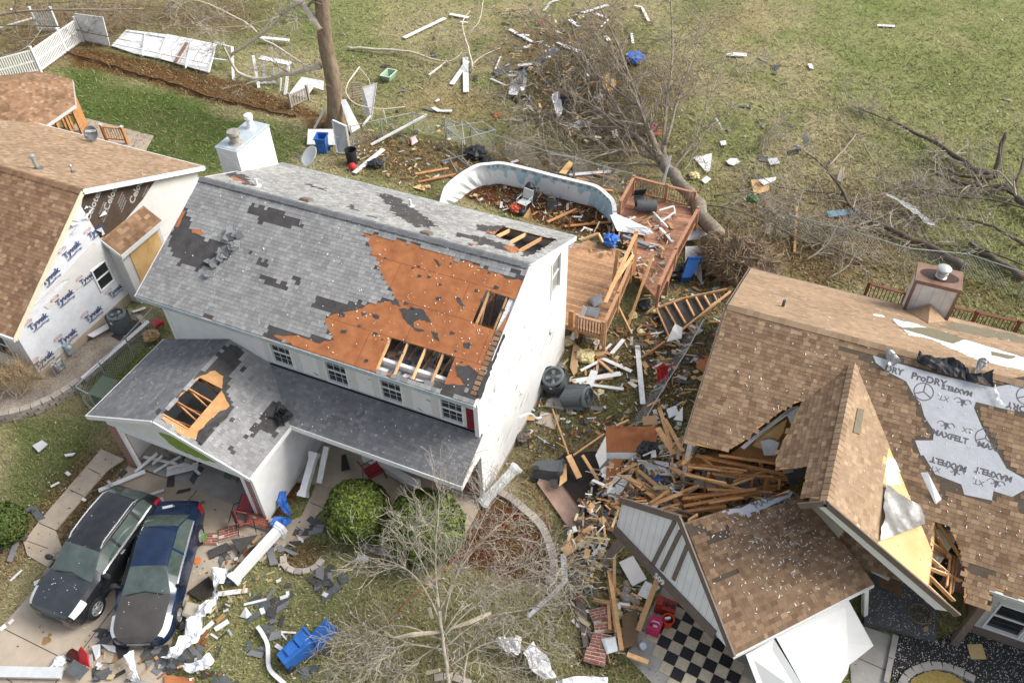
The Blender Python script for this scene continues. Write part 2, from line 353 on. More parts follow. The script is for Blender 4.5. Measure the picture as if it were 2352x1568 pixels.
PATCH=[([(0,0),(640,0),(560,90),(300,70),(250,130),(0,190)],LEAF,1.2,.75),([(150,150),(480,240),(700,320),(650,420),(330,400),(150,300)],LAWN,.5,.95),([(170,110),(260,120),(560,190),(690,240),(770,270),(730,330),(690,270),(480,235),(320,185),(160,150)],MUL,.25,.95),([(560,0),(760,20),(790,100),(560,110)],LAWN,.8,.45),([(790,60),(1000,180),(900,260),(820,230)],LAWN,1.2,.5),([(830,290),(1030,330),(1180,330),(1400,400),(1500,470),(1000,400),(1000,440),(780,370)],LEAF,.7,.85),([(990,190),(1120,230),(1150,300),(1010,290),(930,250)],STRAW,1.0,.8),([(1150,60),(1420,20),(1560,200),(1520,380),(1330,330),(1180,230)],LEAF,1.5,.6),([(1300,90),(1420,130),(1500,330),(1400,330),(1250,180)],DARK,1.0,.6),([(1040,400),(1160,380),(1420,470),(1420,540),(1300,530),(1060,450)],RMUL,.15,.97),([(1540,470),(1850,560),(2000,620),(1900,660),(1700,620),(1600,680),(1560,600)],LEAF,.8,.85),([(1620,420),(1950,420),(2150,560),(2352,640),(2352,760),(1800,590)],LEAF,1.5,.55),([(2130,540),(2352,600),(2352,680),(2200,640)],LAWN,.8,.6),([(1900,430),(2150,450),(2100,520),(1960,500)],DIRT,.7,.55),([(2120,150),(2230,160),(2240,220),(2100,210)],LAWN,1.5,.55),([(1560,0),(1680,0),(1690,60),(1570,50)],LAWN,1.5,.5),([(1640,40),(1750,10),(1740,80),(1650,80)],STRAW,2,.6),([(2000,280),(2180,320),(2150,370),(2000,340)],GREEN,1.5,.5),([(1300,800),(1440,740),(1600,700),(1620,900),(1500,1000),(1240,1090),(1180,1080)],DIRT,.9,.62),([(1440,800),(1530,720),(1700,640),(1640,760),(1560,940)],LEAF,.6,.6),([(1300,880),(1420,850),(1450,960),(1260,1010)],GREEN,.6,.4),([(0,960),(215,955),(250,1020),(150,1130),(60,1200),(0,1190)],LAWN,.5,.8),([(60,1190),(160,1080),(260,1000),(290,1040),(90,1270),(0,1350),(0,1240)],RMUL,.5,.65),([(150,1200),(250,1060),(290,1050),(190,1230),(120,1290)],DIRT,.15,.85),([(180,900),(360,720),(400,760),(260,930)],LAWN,.3,.6),([(440,1300),(900,1240),(1330,1400),(1330,1568),(1300,1700),(400,1700)],OLIVE,.8,.5),([(470,1340),(760,1320),(850,1568),(480,1600)],GREEN,1.2,.35),([(690,1040),(790,1110),(770,1210),(900,1260),(1060,1300),(1270,1350),(1280,1250),(1160,1130),(930,1130)],RMUL,.12,.97),([(620,1180),(700,1020),(730,1050),(650,1200)],RMUL,.12,.95),([(640,1270),(700,1240),(760,1250),(720,1300),(660,1310)],RMUL,.15,.7),([(1140,1120),(1230,1090),(1330,1220),(1300,1320),(1270,1210)],STRAW,.5,.8),([(1340,1300),(1480,1250),(1500,1568),(1330,1568)],OLIVE,.5,.4),([(1370,1480),(1480,1560),(1420,1568),(1340,1568)],DIRT,.4,.8)]
def ground_col(X,Y):
 wx=X+(fbm(X,Y,1.6,5)-.5)*1.6;wy=Y+(fbm(X,Y,1.6,25)-.5)*1.6
 f=fbm(X,Y,7,1,5);g=fbm(X,Y,2.2,40,5);h=fbm(X,Y,.5,60,3)
 C=np.zeros(X.shape+(3,));A=np.array
 t=np.clip((f-.42)*5,0,1)[...,None];C=A(OLIVE)*(1-t)+A(TANG)*t
 t=np.clip((g-.56)*4.5,0,1)[...,None]*.65;C=C*(1-t)+A(GREEN)*t
 for poly,col,soft,st in PATCH:
  W=[tuple(U(q,0)[:2])for q in poly];d=sdist(wx if soft>.3 else X+(wx-X)*.15,wy if soft>.3 else Y+(wy-Y)*.15,W)
  t=np.clip(.5-d/(2*soft),0,1)*st*np.clip(.6+h*.8,.5,1.0);t=t[...,None]
  C=C*(1-t)+A(col)*t
 C=C*(.78+.44*h[...,None])
 return C
xs=np.concatenate([np.array([-900,-300,-120,-70]),np.arange(-42,46,.22),np.array([75,130,300,900])])
ys=np.concatenate([np.array([-300,-80,-30]),np.arange(-15,56,.22),np.array([80,140,300,1200])])
X,Y=np.meshgrid(xs,ys);Cg=ground_col(X,Y);Z=(fbm(X,Y,1.2,77)-.5)*.05-.03
nx,ny=len(xs),len(ys);co_=np.stack([X,Y,Z],-1).reshape(-1,3)
ii=(np.arange(ny-1)[:,None]*nx+np.arange(nx-1)[None]).ravel();F=np.stack([ii,ii+1,ii+1+nx,ii+nx],-1)
me=bpy.data.meshes.new('ground');me.vertices.add(len(co_));me.vertices.foreach_set('co',co_.ravel());me.loops.add(F.size);me.loops.foreach_set('vertex_index',F.ravel())
me.polygons.add(len(F));me.polygons.foreach_set('loop_start',np.arange(0,F.size,4));me.polygons.foreach_set('loop_total',np.full(len(F),4))
ca=me.attributes.new('col','FLOAT_COLOR','POINT');ca.data.foreach_set('color',np.concatenate([Cg.reshape(-1,3),np.ones((len(co_),1))],1).ravel());me.update(calc_edges=True)
def colmat(name,nscale=11,nv=.55,bump=.6,rough=.95):
 M=bpy.data.materials.new(name);M.use_nodes=True;n=M.node_tree.nodes;l=M.node_tree.links;B=n['Principled BSDF'];B.inputs['Roughness'].default_value=rough;B.inputs['Specular IOR Level'].default_value=.1
 at=n.new('ShaderNodeAttribute');at.attribute_name='col';geo=n.new('ShaderNodeNewGeometry');ns=n.new('ShaderNodeTexNoise');ns.inputs['Scale'].default_value=nscale;ns.inputs['Detail'].default_value=8;ns.inputs['Roughness'].default_value=.75
 l.new(geo.outputs['Position'],ns.inputs['Vector']);mr=n.new('ShaderNodeMapRange');mr.inputs['From Min'].default_value=.3;mr.inputs['From Max'].default_value=.7;mr.inputs['To Min'].default_value=1-nv;mr.inputs['To Max'].default_value=1+nv
 l.new(ns.outputs['Fac'],mr.inputs[0]);mx=n.new('ShaderNodeMix');mx.data_type='RGBA';mx.blend_type='MULTIPLY';mx.inputs[0].default_value=1
 l.new(at.outputs['Color'],mx.inputs[6]);l.new(mr.outputs[0],mx.inputs[7]);l.new(mx.outputs[2],B.inputs['Base Color'])
 if bump:
  bp=n.new('ShaderNodeBump');bp.inputs['Strength'].default_value=bump;bp.inputs['Distance'].default_value=.05;l.new(ns.outputs['Fac'],bp.inputs['Height']);l.new(bp.outputs[0],B.inputs['Normal'])
 return M
me.materials.append(colmat('ground_soil'));go=bpy.data.objects.new('ground',me);SC.collection.objects.link(go);tag(go,kind='structure')
def gp(*L,z=.0):return[tuple(U(q,z)[:2])for q in L]
GPL=Pl((0,0,0),(1,0,0),(0,1,0))
DRIVE=gp(c(7,885,75),c(7,1740,360),c(7,1900,520),c(7,1660,740),c(7,1310,960),c(7,1190,1250),c(7,1120,1700),c(7,-500,1900),c(7,-100,1290),c(7,60,1130),c(7,260,900),c(7,330,770))
WALKL=gp(c(7,700,-40),c(7,860,30),c(7,740,110),c(7,385,520),c(7,430,640),c(7,335,775),c(7,190,690),c(7,165,600),c(7,270,460))
WALKF=gp(c(7,2230,90),c(7,2352,110),c(7,2352,250),c(7,2180,420),c(7,2140,560),c(7,1900,660),c(7,1800,740),c(7,1720,690),c(7,1900,500),c(7,2080,420))
GRAV=gp(c(4,-300,900),c(4,0,960),c(4,290,1050),c(4,680,740),c(4,900,560),c(4,1010,640),c(4,560,1080),c(4,440,1160),c(4,210,1240),c(4,0,1280),c(4,-300,1290))
MULB=gp(c(9,1490,1230),c(9,1730,1290),c(9,1960,1180),c(9,2400,1330),c(9,2500,1800),c(9,1430,1700),c(9,1460,1260))
WALKR=gp(c(9,1240,1180),c(9,1450,1250),c(9,1380,1700),c(9,1170,1700),c(9,1150,1450))
PORR=gp(c(9,1300,830),c(9,1760,960),c(9,1730,1290),c(9,1240,1170),c(9,1240,950))
CHEK=gp(c(8,2060,1330),c(8,2190,1000),c(9,0,900),c(9,480,1400),c(9,560,1700),c(9,-60,1700),c(8,2110,1430))
def flat(name,P,m_,z,th=.05,kind='structure',parent=None,label=None,cat=None):
 o=MB().sheet(GPL,P,(),th,z).build(name,m_,parent);return tag(o,label,cat,None,kind)
flat('driveway',DRIVE,CONC,.03);flat('side_path',WALKL,CONC,.036);flat('front_path',WALKF,CONC,.039)
flat('gravel_bed',GRAV,rampmat('pale_gravel',[(.20,.16,.12),(.36,.32,.27)],nvar=.9,scale=22),.06,.1)
flat('black_mulch_bed',MULB,mat('black_mulch',(.012,.012,.012),.9,.4,30,1,25,col2=(.05,.05,.052)),.045,.08)
flat('right_path',WALKR,CONG,.05,.08)
J=MB()
for a,b in[(c(7,985,75),c(7,1740,365)),(c(7,1480,90),c(7,1275,340)),(c(7,20,1190),c(7,560,1460)),(c(7,860,950),c(7,580,1320)),(c(7,190,690-100),c(7,330,640)),(c(7,1000,700),c(7,840,960)),(c(7,580,1320),c(7,380,1568)),(c(7,0,1500),c(7,130,1600))]:
 J.beam(U(a,.034),U(b,.034),.022,.01)
for a,b in[(c(7,610,90),c(7,690,130)),(c(7,480,235),c(7,575,280)),(c(7,270,465),c(7,395,520)),(c(7,2040,490),c(7,2130,555)),(c(7,2140,325),c(7,2250,370))]:J.beam(U(a,.043),U(b,.043),.02,.01)
for a,b in[(c(9,1200,1390),c(9,1400,1480))]:J.beam(U(a,.053),U(b,.053),.02,.01)
tag(J.build('driveway_joint',mat('joint_tar',(.06,.05,.04),.9)),kind='structure')
St=MB()
for q,r in[(c(7,320,1280),.14),(c(7,345,1240),.06),(c(7,300,1220),.04)]:
 p=U(q,0);St.poly([p+Vector((math.cos(t)*r*(1+.25*math.sin(3*t)),math.sin(t)*r,.0345))for t in[k*.4488 for k in range(14)]])
tag(St.build('oil_stain',mat('rust_stain',(.24,.15,.07),.9)),kind='structure')
def in_any(x,y,polys):
 m_=np.zeros(x.shape,bool)
 for P in polys:m_|=sdist(x,y,P)<0
 return m_
HOUSEB=[[(-.3,-3.9),(6.2,-3.9),(6.2,-1.9),(12.4,-1.9),(12.4,7.6),(-.3,7.6)],[(-30,-1.8),(-6,-1.8),(-6,9.2),(-30,9.2)],[(18.6,1.6),(40,1.6),(40,12),(18.6,12)]]
def blades(name,n,seed,keep,size,colf,kind='stuff',flatness=.5,poly_in=None,z0=.0,rough=.95):
 rs=np.random.RandomState(seed);qx=rs.uniform(-420,2780,n);qy=1900*rs.rand(n)**.85-130
 P=np.array([U((a,b),0)[:2]for a,b in zip(qx,qy)]);x,y=P[:,0],P[:,1];k=keep(x,y,rs);x,y=x[k],y[k];n=len(x)
 th=rs.rand(n)*6.283;gk=np.clip(.72+y/45,.65,1.3);L=size[0]*rs.uniform(.5,1.5,n)*gk;W=size[1]*rs.uniform(.6,1.4,n)*gk;el=rs.uniform(.05,flatness,n)
 dx,dy=np.cos(th),np.sin(th);b=np.stack([x,y,np.full(n,z0)],1)
 s_=np.stack([-dy*W,dx*W,np.zeros(n)],1);t=b+np.stack([dx*L*np.cos(el),dy*L*np.cos(el),L*np.sin(el)],1)
 V=np.stack([b-s_,b+s_,t+s_*.35,t-s_*.35],1).reshape(-1,3);me=bpy.data.meshes.new(name);me.vertices.add(n*4);me.vertices.foreach_set('co',V.ravel())
 me.loops.add(n*4);me.loops.foreach_set('vertex_index',np.arange(n*4));me.polygons.add(n);me.polygons.foreach_set('loop_start',np.arange(0,n*4,4));me.polygons.foreach_set('loop_total',np.full(n,4))
 C=colf(x,y,rs);a=me.attributes.new('col','FLOAT_COLOR','FACE');a.data.foreach_set('color',np.concatenate([C,np.ones((n,1))],1).ravel());me.update(calc_edges=True)
 me.materials.append(colmat(name+'_blade',5,.15,0,rough));o=bpy.data.objects.new(name,me);SC.collection.objects.link(o);return tag(o,kind=kind)
PAVED=[DRIVE,WALKL,WALKF,GRAV,MULB,WALKR,PORR,CHEK]+HOUSEB
def gkeep(x,y,rs):return~in_any(x,y,PAVED)
def gcol(x,y,rs):
 C=ground_col(x,y);n=len(x);k=rs.uniform(.5,1.6,(n,1));t=(rs.rand(n,1)<.35)*.6;C=C*k*(1-t)+np.array(lin(196,184,140))*t*rs.uniform(.8,1.2,(n,1));return np.clip(C,0,.8)
tag(blades('grass',420000,4,gkeep,(.17,.019),gcol,flatness=.8),'short patchy tan and green grass over the lawns and field','grass')
DZ=[[tuple(U(q,0)[:2])for q in P]for P in([(780,0),(1560,0),(1640,500),(1560,700),(1300,1000),(1150,1120),(1000,420),(760,330),(760,130)],[(440,1230),(700,1180),(860,1260),(1400,1400),(1420,1568),(380,1640)],[(0,1130),(260,1040),(80,1290),(0,1400)])]
def lkeep(x,y,rs):
 m_=in_any(x,y,DZ);return(~in_any(x,y,HOUSEB+[GRAV]))&(rs.rand(len(x))<np.where(m_,.85,.10))
def litcol(x,y,rs):
 pal=np.array([lin(235,235,230),lin(225,220,200),lin(215,225,200),lin(60,60,60),lin(70,66,62),lin(150,110,70),lin(120,82,52),lin(220,215,205)]);return pal[rs.randint(0,len(pal),len(x))]*rs.uniform(.8,1.1,(len(x),1))
tag(blades('debris_litter',17000,8,lkeep,(.09,.035),litcol,flatness=.5,z0=.05,rough=.7),'small white, dark and brown scraps scattered over the ground','litter')
def leafk(x,y,rs):return in_any(x,y,[[tuple(U(q,0)[:2])for q in P]for P,cc,s_,t in PATCH if cc in(MUL,LEAF,RMUL,DIRT)])&~in_any(x,y,HOUSEB+[DRIVE])
def leafc(x,y,rs):
 pal=np.array([lin(150,105,70),lin(110,72,46),lin(180,140,100),lin(90,60,42),lin(200,180,150)]);return pal[rs.randint(0,5,len(x))]
tag(blades('fallen_leaves',62000,9,leafk,(.085,.03),leafc,flatness=.6,z0=.01),'brown leaf litter and wood chips in the beds and brush','leaves')
HM=thing('white_siding_house','two-storey white sided house with torn grey shingle roof and bare orange decking','house',(0,0,0))
SL=.461;FR=Pl((-.1,-.49,5.52),(1,0,0),(0,1,SL));RR=Pl((12.5,8.09,5.52),(-1,0,0),(0,-1,SL));RW=12.6;RH=4.29*math.sqrt(1+SL*SL)
def rect(a,b,c_,d):return[(a,b),(c_,b),(c_,d),(a,d)]
def window(P,pl,u0_,v0_,u1,v1,name='window',cols=0,rows=0,fm=TRIM,th=.05,mid=True,off=.02,glass=None):
 f=MB();t=.055
 f.sheet(pl,rect(u0_,v0_,u1,v1),[rect(u0_+t,v0_+t,u1-t,v1-t)],th,off+th)
 o=f.build(name,fm,P)
 MB().sheet(pl,rect(u0_+t*.9,v0_+t*.9,u1-t*.9,v1-t*.9),(),.01,off).build('pane',glass or GLASS,o)
 g=MB();b=.011
 if mid:g.sheet(pl,rect(u0_+t,(v0_+v1)/2-.03,u1-t,(v0_+v1)/2+.03),(),.03,off+.035)
 for i in range(1,cols):
  u=u0_+t+(u1-u0_-2*t)*i/cols;g.sheet(pl,rect(u-b/2,v0_+t,u+b/2,v1-t),(),.012,off+.016)
 for i in range(1,rows):
  v=v0_+t+(v1-v0_-2*t)*i/rows
  if not(mid and abs(v-(v0_+v1)/2)<.04):g.sheet(pl,rect(u0_+t,v-b/2,u1-t,v+b/2),(),.011,off+.0145)
 if g.v:g.build('muntins',fm,o)
 return o
OSBR=FR.ck(5,(150,35),(430,95),(700,175),(1000,285),(1270,380),(1215,540),(1110,720),(1030,960),(960,1130),(720,1085),(220,990))+FR.ck(4,(2352,925),(2180,885),(2000,800),(1880,735),(2060,745),(2200,795),(2300,780),(2230,620),(2352,590))+FR.ck(5,(180,535),(330,505),(410,550),(350,440),(240,260))
OSBR=jag(OSBR,.14,.05,4)
HOLE1=FR.ck(5,(330,755),(785,890),(700,1100),(235,975));HOLE2=FR.ck(5,(995,430),(1215,500),(1075,710),(900,655))
fall=rect(0,0,RW,RH)
DK=MB().sheet(FR,fall,[HOLE1,HOLE2],.014,0);front=DK.build('roof_decking',OSB,HM)
J=MB()
for k in range(1,4):
 v=k*1.22;J.sheet(FR,rect(5.5,v,12.4,v+.012),(),.004,.003)
for k in range(3):
 for j in range(3):
  u=6.1+j*2.44+(k%2)*1.22;J.sheet(FR,rect(u,k*1.22+.02,u+.012,k*1.22+1.2),(),.004,.0026)
J.build('deck_joint',mat('joint_brown',(.20,.06,.02),.9),front)
FSH=[FR.ck(4,(1250,-140),(1160,80),(1180,160),(1210,200),(1370,290),(1500,260),(1590,190),(1570,110),(1400,70),(1330,0),(1300,-100)),FR.qs((565,470),(625,480),(670,500),(708,522),(662,522),(600,512),(575,490)),FR.ck(4,(1790,320),(1850,350),(2000,380),(1970,430),(1820,400)),FR.ck(4,(1750,210),(1890,240),(1870,275),(1760,245)),FR.ck(4,(2160,480),(2352,495),(2370,560),(2352,600),(2240,600),(2150,540)),FR.ck(5,(0,560),(60,500),(200,525),(330,490),(420,545),(330,520),(180,545),(20,600)),FR.ck(4,(1800,745),(1880,690),(1960,720),(2140,740),(2330,800),(2330,850),(2180,800),(2000,790),(1900,770)),FR.ck(5,(0,870),(90,875),(185,930),(165,975),(0,925)),FR.ck(4,(1385,575),(1480,610),(1490,640),(1380,605)),FR.ck(4,(1640,665),(1750,700),(1745,715),(1650,690)),FR.ck(5,(1180,285),(1285,330),(1270,385),(1220,380)),FR.ck(5,(150,30),(180,25),(330,240),(470,540),(380,560),(320,400),(240,260)),FR.ck(4,(1700,170),(1740,175),(1735,200),(1700,190)),FR.ck(5,(1060,715),(1130,735),(1040,960),(960,1180),(690,1150),(720,1080),(950,1125),(1000,960)),FR.ck(4,(2030,350),(2070,360),(2060,390),(2030,380)),FR.ck(4,(1210,210),(1260,240),(1240,260),(1210,240))]
FELTP=[FR.ck(5,(400,555),(560,560),(620,655),(540,630),(500,650),(500,690),(575,710),(520,715),(470,670),(430,620)),FR.ck(5,(620,710),(665,730),(680,780),(640,760)),FR.ck(5,(0,570),(25,600),(20,625),(-20,600)),FR.ck(5,(785,950),(875,950),(955,1010),(940,1180),(690,1150),(715,1080),(850,1085),(800,1020)),FR.ck(5,(790,475),(815,480),(850,540),(845,550),(800,510)),FR.ck(5,(650,475),(690,480),(680,505),(650,495)),FR.ck(5,(840,790),(900,795),(880,830),(845,820)),FR.ck(5,(1060,715),(1130,735),(1040,960),(960,1180),(900,1150),(1000,960)),FR.ck(5,(0,700),(40,710),(30,735),(0,725)),FR.ck(5,(140,580),(175,590),(160,610),(140,605)),FR.ck(5,(520,255),(545,262),(540,280),(515,270)),FR.ck(5,(645,210),(690,255),(680,265),(640,225)),FR.ck(5,(1130,330),(1190,345),(1180,355),(1120,342)),FR.ck(5,(215,590),(270,610),(255,630),(225,615))]
rr_=random.Random(5)
for _ in range(36):
 q=c(5,rr_.uniform(120,1150),rr_.uniform(150,930));u,v=FR.q(q);s_=rr_.uniform(.03,.09)
 if inpoly((u,v),OSBR):FELTP.append([(u-s_,v-s_*.6),(u+s_*.8,v-s_*.3),(u+s_,v+s_*.7),(u-s_*.4,v+s_)])
fm_=MB().sheet(FR,rect(.02,.02,RW-.02,RH-.02),[OSBR]+[H for H in()],.005,.006)
for P in FELTP[:]:fm_.sheet(FR,jag(P,.08,.03,3),(),.004,.0075)
fm_.build('underlayment',FELT,front)
for nm,P in(('orange',FR.ck(4,(1320,15),(1390,12),(1400,45),(1375,52),(1325,35))),('strip',FR.ck(1,(1255,1455),(1280,1455),(1230,1568),(1205,1568)))):
 MB().sheet(FR,jag(P,.1,.02),(),.003,.019).build('bare_deck_patch',OSB,front)
tb=MB()
for i in range(13):
 a=FR.q(c(5,1085-i*14,735+i*34));tb.sheet(FR,rect(a[0]-.12,a[1]-.05,a[0]+.07,a[1]+.07),(),.004,.021,(.2,.7,.45)[i%3])
tb.build('starter_strip',BRSH,front)
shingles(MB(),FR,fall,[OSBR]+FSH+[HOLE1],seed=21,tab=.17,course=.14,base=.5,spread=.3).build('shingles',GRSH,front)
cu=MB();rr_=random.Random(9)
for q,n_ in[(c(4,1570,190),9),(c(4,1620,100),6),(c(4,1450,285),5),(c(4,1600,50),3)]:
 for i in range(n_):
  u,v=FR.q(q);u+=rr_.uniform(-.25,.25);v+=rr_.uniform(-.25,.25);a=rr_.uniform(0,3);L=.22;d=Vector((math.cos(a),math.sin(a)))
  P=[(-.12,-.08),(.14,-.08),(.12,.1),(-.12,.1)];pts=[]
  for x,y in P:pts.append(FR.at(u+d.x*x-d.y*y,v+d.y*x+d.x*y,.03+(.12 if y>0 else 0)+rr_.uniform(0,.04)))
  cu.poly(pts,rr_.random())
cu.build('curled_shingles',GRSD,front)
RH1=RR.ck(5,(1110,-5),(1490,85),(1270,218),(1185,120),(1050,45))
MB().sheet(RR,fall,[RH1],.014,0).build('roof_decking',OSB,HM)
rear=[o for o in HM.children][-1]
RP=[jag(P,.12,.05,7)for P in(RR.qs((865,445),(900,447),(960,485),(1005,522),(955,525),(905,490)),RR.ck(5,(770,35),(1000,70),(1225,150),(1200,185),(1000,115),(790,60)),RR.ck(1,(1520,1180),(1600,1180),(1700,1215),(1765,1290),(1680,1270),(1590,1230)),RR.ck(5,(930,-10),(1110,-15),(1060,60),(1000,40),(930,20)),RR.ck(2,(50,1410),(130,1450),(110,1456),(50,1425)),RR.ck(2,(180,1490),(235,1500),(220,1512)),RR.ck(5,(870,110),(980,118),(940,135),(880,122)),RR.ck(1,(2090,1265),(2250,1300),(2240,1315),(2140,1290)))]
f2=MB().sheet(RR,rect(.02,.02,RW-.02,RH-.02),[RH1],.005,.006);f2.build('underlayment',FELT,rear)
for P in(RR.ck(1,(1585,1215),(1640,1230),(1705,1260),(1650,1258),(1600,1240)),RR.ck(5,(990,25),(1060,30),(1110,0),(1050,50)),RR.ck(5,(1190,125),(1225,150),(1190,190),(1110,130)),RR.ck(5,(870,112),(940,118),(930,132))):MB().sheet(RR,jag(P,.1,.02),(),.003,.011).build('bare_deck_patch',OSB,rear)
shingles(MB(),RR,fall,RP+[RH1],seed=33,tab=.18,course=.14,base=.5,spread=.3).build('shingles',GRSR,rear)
rc=MB();rr_=random.Random(2);x=0
while x<12.5:
 if not 9.9<x<9.95:
  z=7.505+rr_.uniform(0,.02);d=.15;v_=rr_.random()*.6;L=.2
  for s_ in(-1,1):
   A=Vector((x-.1,3.8,z+.035));B_=Vector((x-.1+L,3.8,z+.05));dn=Vector((0,s_*d,-SL*d+rr_.uniform(-.01,.02)));P=[A,B_,B_+dn,A+dn]
   rc.poly(P if s_<0 else P[::-1],v_)
  rc.poly([(x-.1+L,3.8,z+.05),(x-.1+L,3.8-d,z+.05-SL*d),(x-.1+L,3.8-d,z+.01-SL*d),(x-.1+L,3.8+d,z+.01-SL*d),(x-.1+L,3.8+d,z+.05-SL*d)],0)
 x+=.19
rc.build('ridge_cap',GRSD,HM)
fs=MB();fs.bx(-.12,-.53,5.33,12.5,-.495,5.505);fs.bx(-.12,8.095,5.36,12.5,8.13,5.53)
fs.bx(-.12,-.49,5.32,12.5,.0,5.335);fs.bx(-.12,7.6,5.34,12.5,8.09,5.355);fs.build('fascia',mat('blue_grey_fascia',(.30,.36,.41),.6,.15,3,col2=(.48,.53,.56)),HM)
for x in(-.13,12.515):
 rk=MB()
 for s_,y in((1,-.5),(-1,8.1)):rk.beam((x,y,5.43),(x,3.8,7.43),.03,.16)
 rk.build('rake_trim',TRIM,HM)
WF=Pl((0,0,0),(1,0,0),(0,0,1));WR=Pl((12.4,0,0),(0,1,0),(0,0,1))
WN=[(4.68,3.72,5.56,4.82),(6.82,3.68,7.70,4.80),(8.88,3.72,9.72,4.80),(11.03,3.7,11.87,4.76)]
fw=MB().sheet(WF,rect(.3,0,12.38,5.6),[rect(*a)for a in WN]+[rect(8.9,.25,9.8,2.3)],.12,0).build('front_wall',SIDE,HM)
gp_=[(0,0),(7.6,0),(7.6,5.72),(3.8,7.42),(0,5.72)]
SW=(5.92,4.2,6.82,5.85)
mg=SIDE.copy()
gwall=MB().sheet(WR,gp_,[rect(*SW)],.14,0).build('gable_wall',SIDE,HM)
MB().sheet(Pl((12.4,0,0),(0,1,0),(0,0,1)),[(0,-.02),(7.6,-.02),(7.6,.16),(0,.16)],(),.02,.022).build('foundation_strip',mat('tan_foundation',(.34,.29,.22),.9),HM)
MB().bx(.3,7.45,0,12.25,7.6,5.6).build('rear_wall',SIDE,HM)
MB().sheet(Pl((.29,7.58,0),(0,-1,0),(0,0,1)),gp_,(),.14,0).build('left_wall',SIDE,HM)
for i,a in enumerate(WN):window(HM,Pl((0,-.001,0),(1,0,0),(0,0,1)),*a,cols=3,rows=4,off=-.06,th=.1)
window(HM,WR,*SW,cols=0,rows=0,off=-.05,th=.09,glass=mat('hazy_glass',(.30,.29,.26),.4,.4,2))
for x0,x1 in((4.42,4.64),(5.62,5.86),(6.52,6.78),(7.76,8.02),(8.58,8.83),(9.78,10.04),(10.72,10.98)):MB().sheet(WF,rect(x0,3.66,x1,4.86),(),.004,.006).build('shutter_mark',mat('unfaded_siding',(.62,.61,.59),.6,.04),fw)
rs_=MB().sheet(WF,rect(11.96,3.62,12.3,4.9),(),.03,.035)
for k in range(15):rs_.sheet(WF,rect(12.0,3.68+k*.08,12.26,3.73+k*.08),(),.014,.049)
rs_.build('shutter',mat('dark_red_paint',(.22,.02,.03),.5),HM)
ft=MB();ft.sheet(WF,rect(2.9,3.55,12.38,3.66),(),.03,.04);ft.beam((4.5,-.03,3.62),(12.38,-.03,3.62),.02,.1)
ft.build('wall_flashing',mat('blue_grey_flashing',(.35,.40,.44),.6,.12,4),HM)
tr=MB();rr_=random.Random(12)
for q,L,a in[(c(5,1230,900),.5,1.0),(c(5,1155,980),.25,1.0),(c(5,1360,830),.2,1),(c(5,1400,800),.9,1.0),(c(5,1450,760),.7,.95),(c(5,1250,1190),.8,1.05),(c(5,1280,1170),.6,1.05),(c(5,1150,1420),.8,1.0),(c(5,1110,1470),.7,1.1),(c(5,1095,1040),.35,.4),(c(5,1290,780),.12,0),(c(5,1020,1190),.15,.5),(c(5,1080,1180),.1,0),(c(5,1270,870),.1,1),(c(5,1490,880),.5,1),(c(5,1440,700),.3,.2)]:
 u,v=WR.uv(UX(q,12.4));d=Vector((math.cos(a),math.sin(a)*.25)).normalized();n_=Vector((-d.y,d.x));w_=rr_.uniform(.02,.045);P=[Vector((u,v))+d*t*L+n_*s*w_*(1-abs(t)*.9)for t,s in((-.5,0),(-.2,-1),(.2,-.6),(.5,0),(.15,1),(-.25,.7))]
 tr.sheet(WR,[tuple(p)for p in P],(),.003,.004,rr_.random())
for _ in range(34):
 u,v=rr_.uniform(.3,7.2),rr_.uniform(.3,5.2);s_=rr_.uniform(.02,.07)*(2 if _%6==0 else 1);tr.sheet(WR,jag([(u-s_,v-s_*.3),(u+s_*.3,v-s_*.5),(u+s_*1.3,v+s_*.3),(u-s_*.2,v+s_*.5)],.05,.01,_),(),.003,.004,rr_.random())
tr.build('siding_tear',mat('exposed_sheathing',(.25,.26,.17),.9,.3,6,col2=(.45,.46,.30)),gwall)
fl=MB()
for q,s_ in[(c(5,1450,690),.28),(c(5,1060,1085),.22),(c(5,1235,1135),.12),(c(5,1440,700),.2)]:
 p=UX(q,12.4);fl.poly([p+Vector((.01,-s_*.3,s_*.5)),p+Vector((.02,s_*.5,-s_*.7)),p+Vector((.16,-s_*.2,-s_*.6))]);fl.poly([p+Vector((.01,-s_*.3,s_*.5)),p+Vector((.16,-s_*.2,-s_*.6)),p+Vector((.01,-s_*.6,-s_*.3))])
fl.build('hanging_siding',TRIM,gwall)
tr=MB()
for q,s_ in[(c(5,85,1070),.18),(c(5,190,1045),.09),(c(5,600,1190),.12),(c(4,2180,1010),.14),(c(5,540,1250),.12),(c(4,1105,570),.08)]:
 p=WF.uv(UY(q,0));tr.sheet(WF,[(p[0]-s_,p[1]+s_*.4),(p[0]-s_*.2,p[1]-s_*.2),(p[0]+s_,p[1]-s_*.3),(p[0]+s_*.3,p[1]+s_*.3)],(),.003,.005,.5)
tr.build('siding_tear',MATS['exposed_sheathing'],fw)
MB().bx(.42,.13,5.2,12.2,7.4,5.3).build('attic_floor',GINS,HM)
rf=MB()
for k in range(20):
 x=.6+k*.61
 rf.beam((x,-.42,5.46),(x,3.75,7.38),.045,.13,c=RND.random());rf.beam((x,8.02,5.46),(x,3.85,7.38),.045,.13,c=RND.random())
 rf.beam((x,.2,5.33),(x,7.4,5.33),.04,.09,c=RND.random());rf.beam((x,1.4,5.36),(x,2.4,6.7),.04,.08,c=RND.random());rf.beam((x,3.8,7.2),(x,2.4,5.4),.04,.08,c=RND.random())
rf.build('roof_framing',LUMB,HM)
so_=MB()
